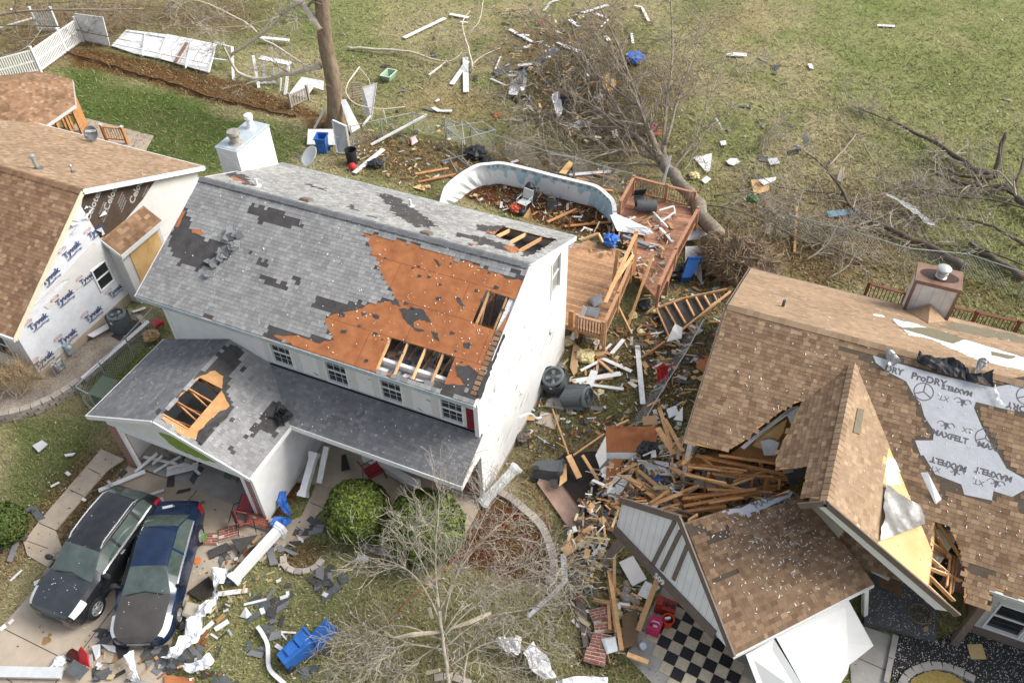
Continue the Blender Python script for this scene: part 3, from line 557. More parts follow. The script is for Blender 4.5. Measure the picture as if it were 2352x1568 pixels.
for k in range(9):so_.box((8.0+k*.42,-.25+(.02*(k%3)),5.37),(.3,.3,.04),None,.5)
so_.build('soffit_board',TRIM,HM)
jk=MB();rr_=random.Random(77)
for k in range(26):
 u,v=FR.q(c(5,rr_.uniform(300,720),rr_.uniform(800,1020)));p=FR.at(u,v,-rr_.uniform(.5,1));p.z=5.36;s_=rr_.uniform(.08,.3);jk.box(p,(s_,s_*.7,s_*.5),None,rr_.random())
tag(jk.build('attic_contents',rampmat('household_colours',[(.04,.04,.05),(.10,.14,.18),(.30,.30,.32),(.45,.20,.05),(.12,.12,.12),(.2,.25,.3)]),HM),kind='stuff')
pj=MB()
for t in(.9,1.4):pass
rb=MB()
for u,v in((0,0),):
 A,B_=FR.q(c(5,1165,480)),FR.q(c(5,1075,705));rb.sheet(FR,[A,FR.q(c(5,1215,498)),FR.q(c(5,1120,715)),B_],[],.01,-.09)
rb.build('soffit_board',TRIM,HM)
gx0,gx1,gy,gze,gzr=-.323,6.237,-3.911,2.9,4.146;gm=(gx0+gx1)/2;gs=(gzr-gze)/(gm-gx0);gh=(gm-gx0)*math.sqrt(1+gs*gs)
GL=Pl((gx0,0,gze),(0,-1,0),(1,0,gs));GR=Pl((gx1,gy,gze),(0,1,0),(-1,0,gs))
GHO=GR.ck(4,(1378,1032),(1535,1112),(1295,1392),(1105,1288));
GWL=thing('x',None,None,(0,0,0))if False else HM
gl=MB().sheet(GL,rect(0,0,3.911,gh),(),.014,0).build('garage_roof_decking',OSB,HM)
MB().sheet(GL,rect(.01,.01,3.9,gh),(),.004,.006).build('underlayment',FELT,gl)
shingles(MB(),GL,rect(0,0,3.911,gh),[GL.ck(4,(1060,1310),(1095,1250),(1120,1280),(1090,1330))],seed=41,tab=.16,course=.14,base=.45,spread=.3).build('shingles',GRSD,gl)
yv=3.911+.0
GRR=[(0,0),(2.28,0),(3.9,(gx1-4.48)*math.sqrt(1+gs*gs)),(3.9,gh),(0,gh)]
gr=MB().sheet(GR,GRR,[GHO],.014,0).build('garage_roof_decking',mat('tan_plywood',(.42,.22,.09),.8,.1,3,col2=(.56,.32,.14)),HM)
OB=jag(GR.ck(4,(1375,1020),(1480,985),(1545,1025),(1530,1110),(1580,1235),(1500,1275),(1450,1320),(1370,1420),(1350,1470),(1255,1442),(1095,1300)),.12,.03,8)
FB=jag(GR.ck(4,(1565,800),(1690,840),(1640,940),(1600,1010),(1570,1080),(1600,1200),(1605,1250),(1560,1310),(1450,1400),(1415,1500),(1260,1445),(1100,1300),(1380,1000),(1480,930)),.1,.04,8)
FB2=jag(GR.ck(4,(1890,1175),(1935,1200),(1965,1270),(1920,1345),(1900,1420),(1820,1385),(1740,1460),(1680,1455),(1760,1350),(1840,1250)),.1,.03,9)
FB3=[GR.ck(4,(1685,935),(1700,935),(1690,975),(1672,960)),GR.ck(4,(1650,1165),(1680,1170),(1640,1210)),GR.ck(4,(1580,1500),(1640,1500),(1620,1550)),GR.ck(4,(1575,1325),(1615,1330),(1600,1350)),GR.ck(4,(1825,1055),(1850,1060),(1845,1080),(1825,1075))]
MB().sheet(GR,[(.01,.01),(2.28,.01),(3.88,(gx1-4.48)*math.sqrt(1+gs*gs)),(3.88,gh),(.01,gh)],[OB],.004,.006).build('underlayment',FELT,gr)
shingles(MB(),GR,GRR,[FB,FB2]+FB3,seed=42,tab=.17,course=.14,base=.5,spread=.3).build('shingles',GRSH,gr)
cr_=MB();a=[GR.q(c(4,*p))for p in((1600,1250),(1560,1330),(1430,1420),(1400,1500),(1350,1470),(1370,1400))]
cr_.poly([GR.at(*a[0],.02),GR.at(*a[1],.16),GR.at(*a[2],.18),GR.at(*a[3],.10),GR.at(*a[4],.02),GR.at(*a[5],.03)]);cr_.build('lifted_underlayment',FELT,gr)
def junk(name,ctr,n_,rad,sz,m_,seed,parent=None,flat_=.3):
 r=random.Random(seed);M=MB()
 for i in range(n_):
  p=Vector(ctr)+Vector((r.uniform(-rad,rad),r.uniform(-rad,rad),r.uniform(0,rad*flat_)));X=Vector((r.uniform(-1,1),r.uniform(-1,1),r.uniform(-.5,.5))).normalized();Z=X.orthogonal().normalized();Y=Z.cross(X);s_=sz*r.uniform(.5,1.3)
  M.box(p,(s_,s_*.7,.015),(X,Y,Z),r.random())
 return M.build(name,m_,parent)
p=GR.at(*GR.q(c(4,1940,1310)),.1);pk=junk('shingle_bundle',p,20,.22,.3,BLACK,5);tag(pk,'crumpled black heap of torn roofing in the valley of the garage roof','roofing')
PS=(3.572-2.924)/1.63;PRF=Pl((gx1,-1.63,2.924),(1,0,0),(0,1,PS));ph=1.63*math.sqrt(1+PS*PS)
PRG=[(0,0),(6.25,0),(6.25,ph),(-1.757,ph)]
po=MB().sheet(PRF,PRG,(),.014,-.006).build('porch_roof_decking',OSB,HM)
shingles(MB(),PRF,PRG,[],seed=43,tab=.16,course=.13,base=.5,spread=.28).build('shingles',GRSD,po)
pf=MB();pf.bx(gx1,-1.67,2.72,12.5,-1.635,2.93);pf.bx(gx1,-1.635,2.72,12.48,-.01,2.735)
pf.sheet(Pl((12.49,-1.63,0),(0,1,0),(0,0,1)),[(0,2.72),(1.63,2.9),(1.63,3.56),(0,2.91)],(),.03,.02)
pf.build('porch_fascia',TRIM,HM)
gf=MB()
gf.beam((gx0-.02,gy-.02,gze-.07),(gm,gy-.02,gzr-.07),.04,.17);gf.beam((gm,gy-.02,gzr-.07),(gx1+.02,gy-.02,gze-.07),.04,.17)
gf.beam((gx0-.03,gy,gze-.08),(gx0-.03,0,gze-.08),.05,.14);gf.beam((gx1+.03,gy,gze-.08),(gx1+.03,-1.65,gze-.08),.05,.14);gf.build('garage_fascia',TRIM,HM)
GF=Pl((0,-3.62,0),(1,0,0),(0,0,1))
gw=MB().sheet(GF,[(0,2.28),(6.0,2.28),(6.0,2.93),(gm,4.02),(0,2.93)],(),.1,0).build('garage_gable',SIDE,HM)
MB().sheet(GF,rect(.0,0,.42,2.28),(),.2,.01).build('brick_pier',BRICK,HM)
MB().sheet(GF,rect(5.62,0,5.98,2.28),(),.2,.01).build('brick_pier',BRICK,HM)
df=MB();df.sheet(GF,rect(.42,0,.56,2.2),(),.1,.03);df.sheet(GF,rect(5.48,0,5.62,2.2),(),.1,.03);df.sheet(GF,rect(.42,2.2,5.62,2.34),(),.1,.03);df.build('door_frame',TRIM,HM)
MB().bx(.0,-3.6,0,.12,-.01,2.95).build('garage_left_wall',SIDE,HM)
sg=MB().bx(5.88,-3.66,0,6.0,-.01,2.93).build('garage_right_wall',SIDE,HM)
MB().sheet(GF,jag([GF.uv(UY(c(4,*q),-3.62))for q in((1085,1405),(1250,1455),(1400,1530),(1500,1590),(1620,1640),(1400,1600),(1230,1530),(1160,1480))],.15,.03),(),.003,.004).build('siding_tear',mat('green_sheathing',(.22,.30,.06),.8,.2,5),gw)
MB().bx(.15,-3.6,.0,5.87,-.02,.05).build('garage_floor',CONG,HM)
gi=MB()
for k in range(7):
 y=-3.5+k*.6
 gi.beam((.1,y,2.82),(6,y,2.82),.04,.09,c=RND.random());gi.beam((gx0+.1,y,gze-.05),(gm,y,gzr-.12),.04,.1,c=RND.random());gi.beam((gx1-.1,y,gze-.05),(gm,y,gzr-.12),.04,.1,c=RND.random())
 gi.beam((gm,y,gzr-.15),(gm+1.0,y,2.85),.04,.07,c=RND.random());gi.beam((gm+.9,y,2.85),(gm+1.6,y,3.4),.04,.07,c=RND.random())
gi.build('garage_roof_framing',LUMR,HM)
gj=MB();rr_=random.Random(3)
for k in range(46):
 p=Vector((rr_.uniform(1.2,5.4),rr_.uniform(-3.1,-.4),rr_.uniform(.1,.9)));s_=rr_.uniform(.1,.45);gj.box(p,(s_,s_*rr_.uniform(.4,1),s_*.6),None,rr_.random())
tag(gj.build('garage_contents',rampmat('garage_colours',[(.03,.03,.03),(.12,.10,.08),(.25,.22,.18),(.4,.38,.35),(.06,.10,.05)]),HM),kind='stuff')
PF=[(6.02,-1.95),(6.9,-1.75),(9.9,-1.62),(12.4,-1.75),(12.4,-.01),(6.02,-.01)]
MB().sheet(GPL,PF,(),.14,.14).build('porch_floor',CONC,HM)
MB().sheet(WF,rect(10.3,0,12.39,2.72),[rect(10.9,.7,11.9,2.2)],.03,.035).build('brick_veneer',BRICK,HM)
window(HM,WF,10.9,.7,11.9,2.2,cols=0,off=.0,th=.05)
cb=MB();cb.bx(12.28,-.14,0,12.43,-.04,5.1);cb.build('corner_board',TRIM,HM)
o=MB().sheet(WF,rect(8.95,.15,9.75,2.25),(),.05,-.02).build('front_door',mat('dark_door',(.12,.03,.03),.5),HM)
MB().lathe([(0,.05),(.035,.04),(.035,0)],WF.at(9.66,1.1,.0),10,(WF.U,WF.V,WF.N)).build('door_handle',CHROME,o)
CH=MB();CH.bx(-.94,5.73,0,.0,7.77,7.42);chm=CH.build('chimney',linemat('white_chimney_siding',(.74,.75,.75),(.52,.53,.54),.13,'Z',.1),HM)
ct=MB();ct.bx(-.97,5.70,7.42,.03,7.80,7.46);ct.bx(-.9,5.78,7.46,-.04,7.72,7.475);ct.build('chimney_cap',mat('blue_white_metal',(.52,.58,.62),.35,.1,4,metal=.3),chm)
for q,rad,hh,mm in((c(1,1625,985),.19,.5,mat('rusty_flue',(.20,.185,.15),.6,.3,8,col2=(.38,.36,.32))),(c(1,1730,880),.13,.55,WHITE)):
 b=U(q,7.47);o=MB().lathe([(rad*1.5,0),(rad*1.05,.05),(rad,.08),(rad,hh*.6),(rad*.75,hh*.6),(rad*.75,hh*.7),(rad*1.28,hh*.72),(rad*1.34,hh*.86),(rad*1.2,hh),(0,hh*1.03)],b,22).build('flue_cap',mm,chm,smooth=False);smooth_angle(o)
for pl,q,m_ in((RR,c(5,585,48),DARKW),(RR,c(1,2110,1385),DARKW)):
 a,b=pl.q(q);o=MB();o.hexa([pl.at(a+x*.2,b+y*.18,.0)for x,y in((-1,-1),(1,-1),(1,1),(-1,1))],[pl.at(a+x*.16,b+y*.14,.1)for x,y in((-1,-1),(1,-1),(1,1),(-1,1))]);o.build('roof_vent',m_,HM)
for q in(c(2,478,1425),c(1,1775,1285)):
 p=RR.at(*RR.q(q),0);o=MB().tube([p,p+Vector((0,0,.32))],.045,10).build('vent_pipe',TRIM,HM);MB().lathe([(.14,.0),(.06,.06)],p+Vector((0,0,.02)),12).build('flashing',TRIM,o)
sc=MB();rr_=random.Random(8)
for pl,n_,W_,H_,bias in((FR,620,RW,RH,1),(RR,1300,RW,RH,0),(GR,120,3.8,gh,0),(PRF,60,6,ph,0),(GL,30,3.8,gh,0)):
 for i in range(n_):
  u,v=rr_.uniform(.1,W_-.1),rr_.uniform(.1,H_-.1)
  if bias and rr_.random()>(u/W_)**1.5+.1:continue
  if pl is RR and inpoly((u,v),RH1):continue
  if pl is FR and(inpoly((u,v),HOLE1)or inpoly((u,v),HOLE2)):continue
  if pl is GR and(inpoly((u,v),GHO)or u>2.2):continue
  s_=rr_.uniform(.005,.011)*(1.5 if rr_.random()<.1 else 1);a=rr_.uniform(0,3.14);e=rr_.uniform(1.2,3);dx,dy=math.cos(a)*s_*e,math.sin(a)*s_*e;ex,ey=-math.sin(a)*s_,math.cos(a)*s_
  sc.poly([pl.at(u-dx-ex,v-dy-ey,.022),pl.at(u+dx-ex,v+dy-ey,.022),pl.at(u+dx+ex,v+dy+ey,.03),pl.at(u-dx+ex,v-dy+ey,.03)],rr_.random())
tag(sc.build('insulation_scraps',rampmat('scrap_colours',[(.55,.55,.52),(.68,.68,.66),(.74,.74,.72),(.70,.68,.55)],rough=.7,nvar=.05)),'white insulation scraps stuck all over the grey roofs','litter',None,'stuff')
def dish(name,label,foot,aim,r,m_,txt=None):
 t=thing(name,label,'satellite dish',foot,'satellite dishes');foot=Vector(foot);Z=Vector(aim).normalized();X=Vector((0,0,1)).cross(Z).normalized();Y=Z.cross(X);cc=foot+Vector((0,0,.42))+Z*.1
 MB().tube([foot,foot+Vector((0,0,.25)),cc-Z*.08],.025,8).tube([foot+X*.15,cc-Z*.1],.012,6).build('mast',GALV,t)
 o=MB().lathe([(0,-.06),(r*.5,-.03),(r*.85,.03),(r,.06),(r*.99,.075),(r*.84,.045),(r*.5,-.015),(0,-.045)],cc,28,(X*.92,Y,Z)).build('dish',m_,t,smooth=True)
 if txt:text('dish_lettering',txt,Pl(cc+Z*.04,X,Y),0,r*.28,r*.34,TRIM,t,off=.03,bold=.008)
 MB().tube([cc-Y*r*.9,cc-Y*r*.6+Z*.45],.014,6).box(cc-Y*r*.55+Z*.47,(.08,.08,.14),(X,Y,Z)).build('arm',DGREY,t)
 return t
dish('satellite_dish','pale satellite dish on the back edge of the grey roof',RR.at(*RR.q(c(1,2160,1150)),0),(-.35,-.55,.75),.46,mat('pale_dish',(.55,.58,.57),.4,.05))
HL=thing('brown_roof_house','white house with brown shingle roof and printed wrap showing on its torn gable wall','house',(-6,3,0))
CREAM=mat('cream_raw_wood',(.60,.52,.36),.7,.1,4,col2=(.72,.66,.52))
sf,sr=.631,.441;LFP=Pl((-24,-1.97,2.71),(1,0,0),(0,1,sf));LRP=Pl((-5.73,9.29,3.23),(-1,0,0),(0,-1,sr))
LH1=5.12*math.sqrt(1+sf*sf);LH2=6.14*math.sqrt(1+sr*sr)
for pl,H_,nm,sd_ in((LFP,LH1,BRSH,51),(LRP,LH2,TNSR,52)):
 W_=18.27
 o=MB().sheet(pl,rect(0,0,W_,H_),(),.02,0).build('roof_decking',CARD,HL)
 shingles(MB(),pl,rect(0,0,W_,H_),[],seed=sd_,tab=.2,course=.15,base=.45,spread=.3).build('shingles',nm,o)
rc=MB()
for i in range(90):
 x=-24+i*.203;L=.22;z=5.95
 for s_,sl in((-1,sf),(1,sr)):
  P=[(x,3.15,z+.025),(x+L,3.15,z+.04),(x+L,3.15+s_*.16,z+.04-sl*.16),(x,3.15+s_*.16,z+.025-sl*.16)];rc.poly(P if s_<0 else P[::-1],RND.random()*.7)
rc.build('ridge_cap',BRSH,HL)
rk=MB();X_=-5.70
rk.beam((X_,-2.0,2.62),(X_,3.15,5.86),.03,.2);rk.build('rake_trim',CREAM,HL)
rk=MB();rk.beam((X_,9.32,3.14),(X_,3.15,5.86),.03,.2);rk.bx(-24,9.29,3.06,-5.7,9.36,3.22);rk.bx(-24,-2.05,2.56,-5.7,-1.98,2.72);rk.build('fascia',TRIM,HL)
LW=Pl((-6.03,0,0),(0,1,0),(0,0,1))
wp=[(-1.7,0),(9.1,0),(9.1,3.25),(3.15,5.84),(-1.7,2.8)]
LWIN=[LW.uv(UX(c(4,*q),-6.03))for q in((620,295),(720,225),(790,355),(690,445))]
wu=((LWIN[0][0]+LWIN[3][0])/2,(LWIN[1][0]+LWIN[2][0])/2);wv=((LWIN[2][1]+LWIN[3][1])/2,(LWIN[0][1]+LWIN[1][1])/2)
WRAP=mat('house_wrap',(.60,.62,.66),.5,.06,1.5,.5,5,col2=(.72,.74,.77))
lw=MB().sheet(LW,wp,[rect(wu[0],wv[0],wu[1],wv[1])],.15,0).build('gable_wall',WRAP,HL)
def lwp(k,*L):return[LW.uv(UX(c(k,*q),-6.03))for q in L]
MB().sheet(LW,lwp(1,(575,1335),(1065,1245),(985,1370),(800,1600),(690,1640),(560,1420)),(),.006,.012).build('sheathing',mat('brown_sheathing',(.06,.042,.03),.85,.2,2,col2=(.10,.07,.05)),lw)
SD2=linemat('warm_white_siding',(.70,.69,.67),(.52,.51,.50),.11,'Z',.14)
for k,L in((1,[(1065,1245),(1350,1195),(1345,1260),(1190,1600),(1050,1640),(800,1590),(985,1370)]),(4,[(210,560),(640,95),(770,190),(900,440),(860,480),(800,360),(720,215),(610,285),(640,350),(330,560),(300,540),(480,350),(420,370)]),(4,[(300,1045),(910,500),(890,455),(560,745),(500,730),(270,940)])):
 MB().sheet(LW,lwp(k,*L),(),.012,.026).build('siding',SD2,lw)
MB().sheet(LW,[(-1.72,-.02),(9.1,-.02),(9.1,.42),(-1.72,.42)],(),.03,.04).build('foundation',CONC,lw)
window(HL,LW,wu[0],wv[0],wu[1],wv[1],cols=0,off=0,th=.06)
cr_=MB();r_=random.Random(3);G_={}
P_=lwp(1,(500,1510),(580,1450),(690,1510),(690,1600),(520,1600));
for k in range(7):
 a=Vector(P_[k%5]);pts=[LW.at(a.x+r_.uniform(-.35,.35),a.y+r_.uniform(-.3,.3),.04+r_.uniform(0,.15))for _ in range(4)];cr_.poly(pts,r_.random())
cr_.build('torn_wrap',WRAP,lw)
for i,(k,q,a,s_)in enumerate([(4,(258,645),0,.5),(4,(440,480),0,.5),(4,(595,345),0,.42),(4,(490,150),.12,.5),(4,(345,335),.12,.5),(4,(640,590),0,.5),(4,(462,748),0,.5),(4,(790,432),0,.42),(4,(300,905),0,.5),(4,(655,20),.05,.45)]):
 u,v=LW.uv(UX(c(k,*q),-6.03));text('wrap_lettering','Tyvek',LW,u,v,s_*.72,TXB,lw,a,.045,.012);text('wrap_lettering','HomeWrap',LW,u+.04,v-s_*.46,s_*.32,TXB,lw,a,.045,.003)
 ring=MB();r1=s_*.42
 for t in range(20):
  t0,t1=t*math.pi/10,(t+1)*math.pi/10;f_=lambda t,r:LW.at(u-s_*.75+math.cos(t)*r,v+s_*.55+math.sin(t)*r*.45,.046)
  ring.poly([f_(t0,r1),f_(t1,r1),f_(t1,r1*.88),f_(t0,r1*.88)])
 ring.build('wrap_emblem',TXR,lw);text('wrap_lettering','DUPONT',LW,u-s_*.75,v+s_*.55,s_*.2,TXR,lw,a,.046)
for q,a in(((770,1340),0),((945,1295),0),((640,1410),0)):
 u,v=LW.uv(UX(c(1,*q),-6.03));text('sheathing_lettering','Celotex',LW,u,v,.42,TXG,lw,math.pi/2*.0+.6,.02,.01)
 for j in range(4):text('sheathing_lettering','SHEATHING',LW,u+.3,v-.35-j*.14,.1,TXG,lw,.6,.02)
xb=-5.25;ya,yd=UX((325,477),-6.0).y,UX((225,556),-6.0).y;zt=(UX((325,477),-6.0).z+UX((225,556),-6.0).z)/2;ze=(UX((370,502),xb).z+UX((280,591),xb).z)/2;yb=UX((280,591),xb).y;yc=UX((370,502),xb).y
BP=Pl((xb,yb,ze),(0,1,0),(-6.03-xb,0,zt-ze));bh=math.hypot(6.03+xb,zt-ze)
o=MB().sheet(BP,rect(0,0,yc-yb,bh),(),.03,0).build('bay_roof',CARD,HL);shingles(MB(),BP,rect(0,0,yc-yb,bh),[],seed=61,base=.35).build('shingles',BRSH,o)
f_=MB();f_.bx(xb-.01,yb-.03,ze-.2,xb+.03,yc+.03,ze+.01);f_.hexa([(xb,yb-.03,ze-.17),(xb,yb,ze-.17),(-6.03,yb,zt-.2),(-6.03,yb-.03,zt-.2)],[(xb,yb-.03,ze+.0),(xb,yb,ze+.0),(-6.03,yb,zt),(-6.03,yb-.03,zt)]);f_.build('bay_fascia',TRIM,HL)
MB().bx(-6.0,yb+.1,0,xb-.2,yc-.1,ze-.02).build('bay_wall',SD2,HL)
MB().bx(xb-.19,yb+.5,.5,xb-.16,yc-.3,ze-.1).build('plywood_patch',OSBY,HL)
ct=MB().bx(-24,-1.7,0,-6.18,-1.58,2.7);ct.build('front_wall',SD2,HL)
window(HL,Pl((0,-1.71,0),(1,0,0),(0,0,1)),-8.2,.9,-6.9,2.2,off=.0)
MB().bx(-24,9.0,0,-6.18,9.1,3.2).build('rear_wall',SD2,HL)
for q,h_,r_ in((c(1,262,1165),.55,.1),(c(1,505,1190),.25,.05)):
 p=LRP.at(*LRP.q(q),0);o=MB().tube([p,p+Vector((0,0,h_))],r_*.8,12).lathe([(r_*1.0,h_),(r_*1.15,h_+.02),(r_*1.15,h_+.09),(r_*.6,h_+.12),(0,h_+.12)],p,12).build('vent_pipe',GALV,HL);MB().lathe([(r_*2.2,.0),(r_,.1)],p,12).build('flashing',DGREY,o)
dish('satellite_dish','grey lettered satellite dish on the rear eave of the brown roof',LRP.at(*LRP.q(c(1,660,975)),0),(.35,-.75,.55),.36,mat('grey_dish',(.20,.21,.22),.45,.1),'DIRECTV')
mt=thing('electric_meter','blue grey electric meter box with conduit on the wrapped gable wall','meter',UX(c(4,470,830),-5.9));p=UX(c(4,465,825),-5.93)
MB().bx(-5.99,p.y-.15,p.z-.3,-5.85,p.y+.15,p.z+.2).build('meter_box',mat('blue_grey_box',(.26,.33,.38),.5,.1),mt);MB().tube([(-5.92,p.y,p.z-.3),(-5.92,p.y,0)],.035,8).build('conduit',mat('blue_grey_pipe',(.3,.36,.4),.5,.1),mt);MB().lathe([(.09,0),(.08,.08),(0,.1)],(-5.85,p.y,p.z+.05),14,(Vector((0,1,0)),Vector((0,0,1)),Vector((1,0,0)))).build('dial',GREYW,mt)
p=U(c(4,420,990),.1);gm_=thing('gas_meter','grey gas meter with pipes beside the gravel','meter',(p.x,p.y,0));MB().box(p+Vector((0,0,.3)),(.2,.3,.3)).lathe([(.12,0),(.12,.05)],p+Vector((.1,0,.3)),14,(Vector((0,1,0)),Vector((0,0,1)),Vector((1,0,0)))).build('meter_body',GALV,gm_)
MB().tube([p+Vector((0,-.25,-.05)),p+Vector((0,-.25,.55)),p+Vector((0,0,.6)),p+Vector((0,0,.4))],.03,8).tube([p+Vector((0,.25,-.05)),p+Vector((0,.25,.5)),p+Vector((0,0,.5))],.03,8).build('pipework',GALV,gm_)
ap=U((-30,196),4.6);EV=[U(q,3.1)for q in((-120,190),(83,164),(166,183),(173,240),(86,300),(-60,330))]
sun=thing('sunroom','many sided sunroom with brown hipped roof and timber posts behind the left house','sunroom',(ap.x,ap.y,0))
rfm=MB();bs=MB()
for i in range(len(EV)-1):
 a,b=EV[i],EV[i+1];U_=(b-a);
 if(U_.cross(ap-a)).z<0:a,b=b,a;U_=b-a
 pl=Pl(a,U_,ap-a);tri=[(0,0),(U_.length,0),pl.uv(ap)];bs.sheet(pl,tri,(),.02,-.004);shingles(rfm,pl,tri,[],seed=70+i)
rb_=bs.build('roof_decking',CARD,sun);rfm.build('shingles',BRSH,rb_)
f_=MB()
for i in range(5):f_.beam(EV[i]-Vector((0,0,.1)),EV[i+1]-Vector((0,0,.1)),.05,.16)
f_.build('gutter',GREYW,sun);po_=MB();sc_=MB()
for i in range(1,5):
 a,b=EV[i],EV[i+1];
 for t in(.02,.25,.5,.75,.98):
  p=a.lerp(b,t);p=p+(Vector((ap.x,ap.y,3))-p)*.06;p.z=0
  o=MB().bx(p.x-.06,p.y-.06,0,p.x+.06,p.y+.06,2.95).build('post',LUMR,sun)
 a2=a+(Vector((ap.x,ap.y,3.1))-a)*.07;b2=b+(Vector((ap.x,ap.y,3.1))-b)*.07
 sc_.hexa([Vector((a2.x,a2.y,.3)),Vector((b2.x,b2.y,.3)),Vector((b2.x,b2.y,.9)),Vector((a2.x,a2.y,.9))],[Vector((a2.x-.02,a2.y,.3)),Vector((b2.x-.02,b2.y,.3)),Vector((b2.x-.02,b2.y,.9)),Vector((a2.x-.02,a2.y,.9))])if 0 else sc_.beam((a2.x,a2.y,1.0),(b2.x,b2.y,1.0),.06,.1).beam((a2.x,a2.y,2.85),(b2.x,b2.y,2.85),.06,.2)
sc_.build('rail',LUMR,sun);MB().bx(-16,9.2,0,-9.5,9.25,2.9).build('inner_wall',mat('dark_screen',(.05,.055,.05),.7),sun)
PT=[tuple(U(q,0)[:2])for q in(c(1,560,810),c(1,1060,940),c(1,990,1060),c(1,400,1000))]
flat('patio',PT,CONC,.04)
rl=thing('patio_railing','orange timber railing with square posts standing on the neighbour patio','railing',U(c(1,780,990),0));a,b=U(c(1,740,975),.04),U(c(1,880,990),.04)
for p in(a,b,U(c(1,600,950),.04)):o=MB().bx(p.x-.07,p.y-.07,.0,p.x+.07,p.y+.07,1.05).build('post',LUMR,rl);MB().bx(p.x-.09,p.y-.09,1.05,p.x+.09,p.y+.09,1.1).build('post_cap',GREYW,o)
q=MB().beam(a+Vector((0,0,.9)),b+Vector((0,0,.9)),.09,.05).beam(a+Vector((0,0,.2)),b+Vector((0,0,.2)),.05,.05)
for i in range(8):p=a.lerp(b,(i+.5)/8);q.beam(p+Vector((0,0,.2)),p+Vector((0,0,.9)),.03,.03)
q.build('balusters',LUMR,rl)
HR=thing('tan_roof_house','single storey house with tan shingle roof, printed grey felt and a smashed front gable','house',(24,5,0))
s=.54;RYZ=(6.1,5.95);TF=Pl((18.37,.3,5.95-.54*5.8),(1,0,0),(0,1,s));TRR=Pl((38,12.35,5.95-.54*6.25),(-1,0,0),(0,-1,s));hf=5.8*math.sqrt(1+s*s);hr_=6.25*math.sqrt(1+s*s)
RD=mat('tan_roof_deck',(.45,.25,.10),.85,.1,2,attr=.1);BRF=mat('brown_felt_edge',(.09,.07,.05),.85,.2,5)
fe=TF.ck(6,(1310,880),(1480,935),(1750,1010),(2130,1100),(2500,1040),(2600,1330),(2352,1270),(2200,1245),(2020,1200),(2005,1240),(2060,1370),(2120,1480),(2180,1568))+TF.ck(9,(2230,90),(2352,160),(2420,260),(2352,240),(2270,285),(2140,245),(2130,310),(1940,270),(1920,200),(1740,130),(1660,0))+TF.ck(6,(1640,1568),(1600,1465),(1725,1465),(1730,1400),(1665,1300),(1640,1210),(1590,1150),(1540,1060),(1400,985),(1330,930))
def expand(P,e):
 cx=sum(p[0]for p in P)/len(P);cy=sum(p[1]for p in P)/len(P);A=1 if area2(P)>0 else-1;out=[]
 for i in range(len(P)):
  a,b,c_=Vector(P[i-1]),Vector(P[i]),Vector(P[(i+1)%len(P)]);d1,d2=(b-a).normalized(),(c_-b).normalized();n_=Vector((d1.y+d2.y,-d1.x-d2.x))*A
  n_=n_.normalized()if n_.length>.1 else Vector((0,0));out.append(tuple(b+n_*e))
 return out
fe2=expand(fe,.10)
CUT=TF.ck(6,(-40,1475),(60,1490),(200,1520),(300,1540),(420,1470),(500,1400),(640,1290),(730,1225),(860,1180),(900,1400),(1300,1700),(1000,2300),(-200,2300))
BAYC=rect(8.95,-.2,20,.6)
fsh=rect(0,0,19.6,hf)
dk=MB().sheet(TF,fsh,[CUT,BAYC,TF.ck(9,(1745,440),(1830,470),(1945,725),(1935,1300),(1880,1300),(1600,900),(1680,700))],.02,-.002).build('roof_decking',RD,HR)
fo=MB().sheet(TF,expand(fe,.2),(),.004,.006).build('felt_edge',BRF,dk)
FELTG=mat('grey_roof_felt',(.38,.40,.43),.55,.07,2,.25,9,col2=(.47,.485,.515))
GAP=[TF.ck(6,(1060,820),(1180,840),(1220,860),(1290,880),(1310,1000),(1250,920),(1190,880),(1080,850)),TF.ck(9,(1690,60),(1950,190),(1920,260),(1850,240),(1820,330),(1740,200)),TF.ck(9,(2270,290),(2352,250),(2352,420)),TF.ck(9,(1930,740),(2170,800),(2170,850),(2040,830))];OPEN=TF.ck(9,(1745,440),(1830,470),(1945,725),(1935,1300),(1880,1300),(1600,900),(1680,700))
for P in GAP:MB().sheet(TF,jag(expand(P,.12),.12,.02),(),.004,.0075).build('felt_edge',BRF,dk)
fg=MB().sheet(TF,fe,(),.003,.011).build('roof_felt',FELTG,dk)
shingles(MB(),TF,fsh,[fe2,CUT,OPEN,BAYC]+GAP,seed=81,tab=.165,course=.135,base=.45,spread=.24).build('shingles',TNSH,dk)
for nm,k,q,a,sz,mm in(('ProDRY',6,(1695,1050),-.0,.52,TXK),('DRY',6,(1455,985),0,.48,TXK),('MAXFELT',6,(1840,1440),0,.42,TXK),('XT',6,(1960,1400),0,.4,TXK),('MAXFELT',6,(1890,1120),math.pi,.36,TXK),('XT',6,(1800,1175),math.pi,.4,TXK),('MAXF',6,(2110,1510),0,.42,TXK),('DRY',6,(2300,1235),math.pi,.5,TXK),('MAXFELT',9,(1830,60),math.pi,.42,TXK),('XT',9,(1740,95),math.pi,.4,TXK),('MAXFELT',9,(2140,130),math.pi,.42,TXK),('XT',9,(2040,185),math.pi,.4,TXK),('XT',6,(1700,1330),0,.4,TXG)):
 u,v=TF.q(c(k,*q));text('felt_lettering',nm,TF,u,v,sz*.55,mm,fg,a,.013,.011 if nm!='XT' else .0)
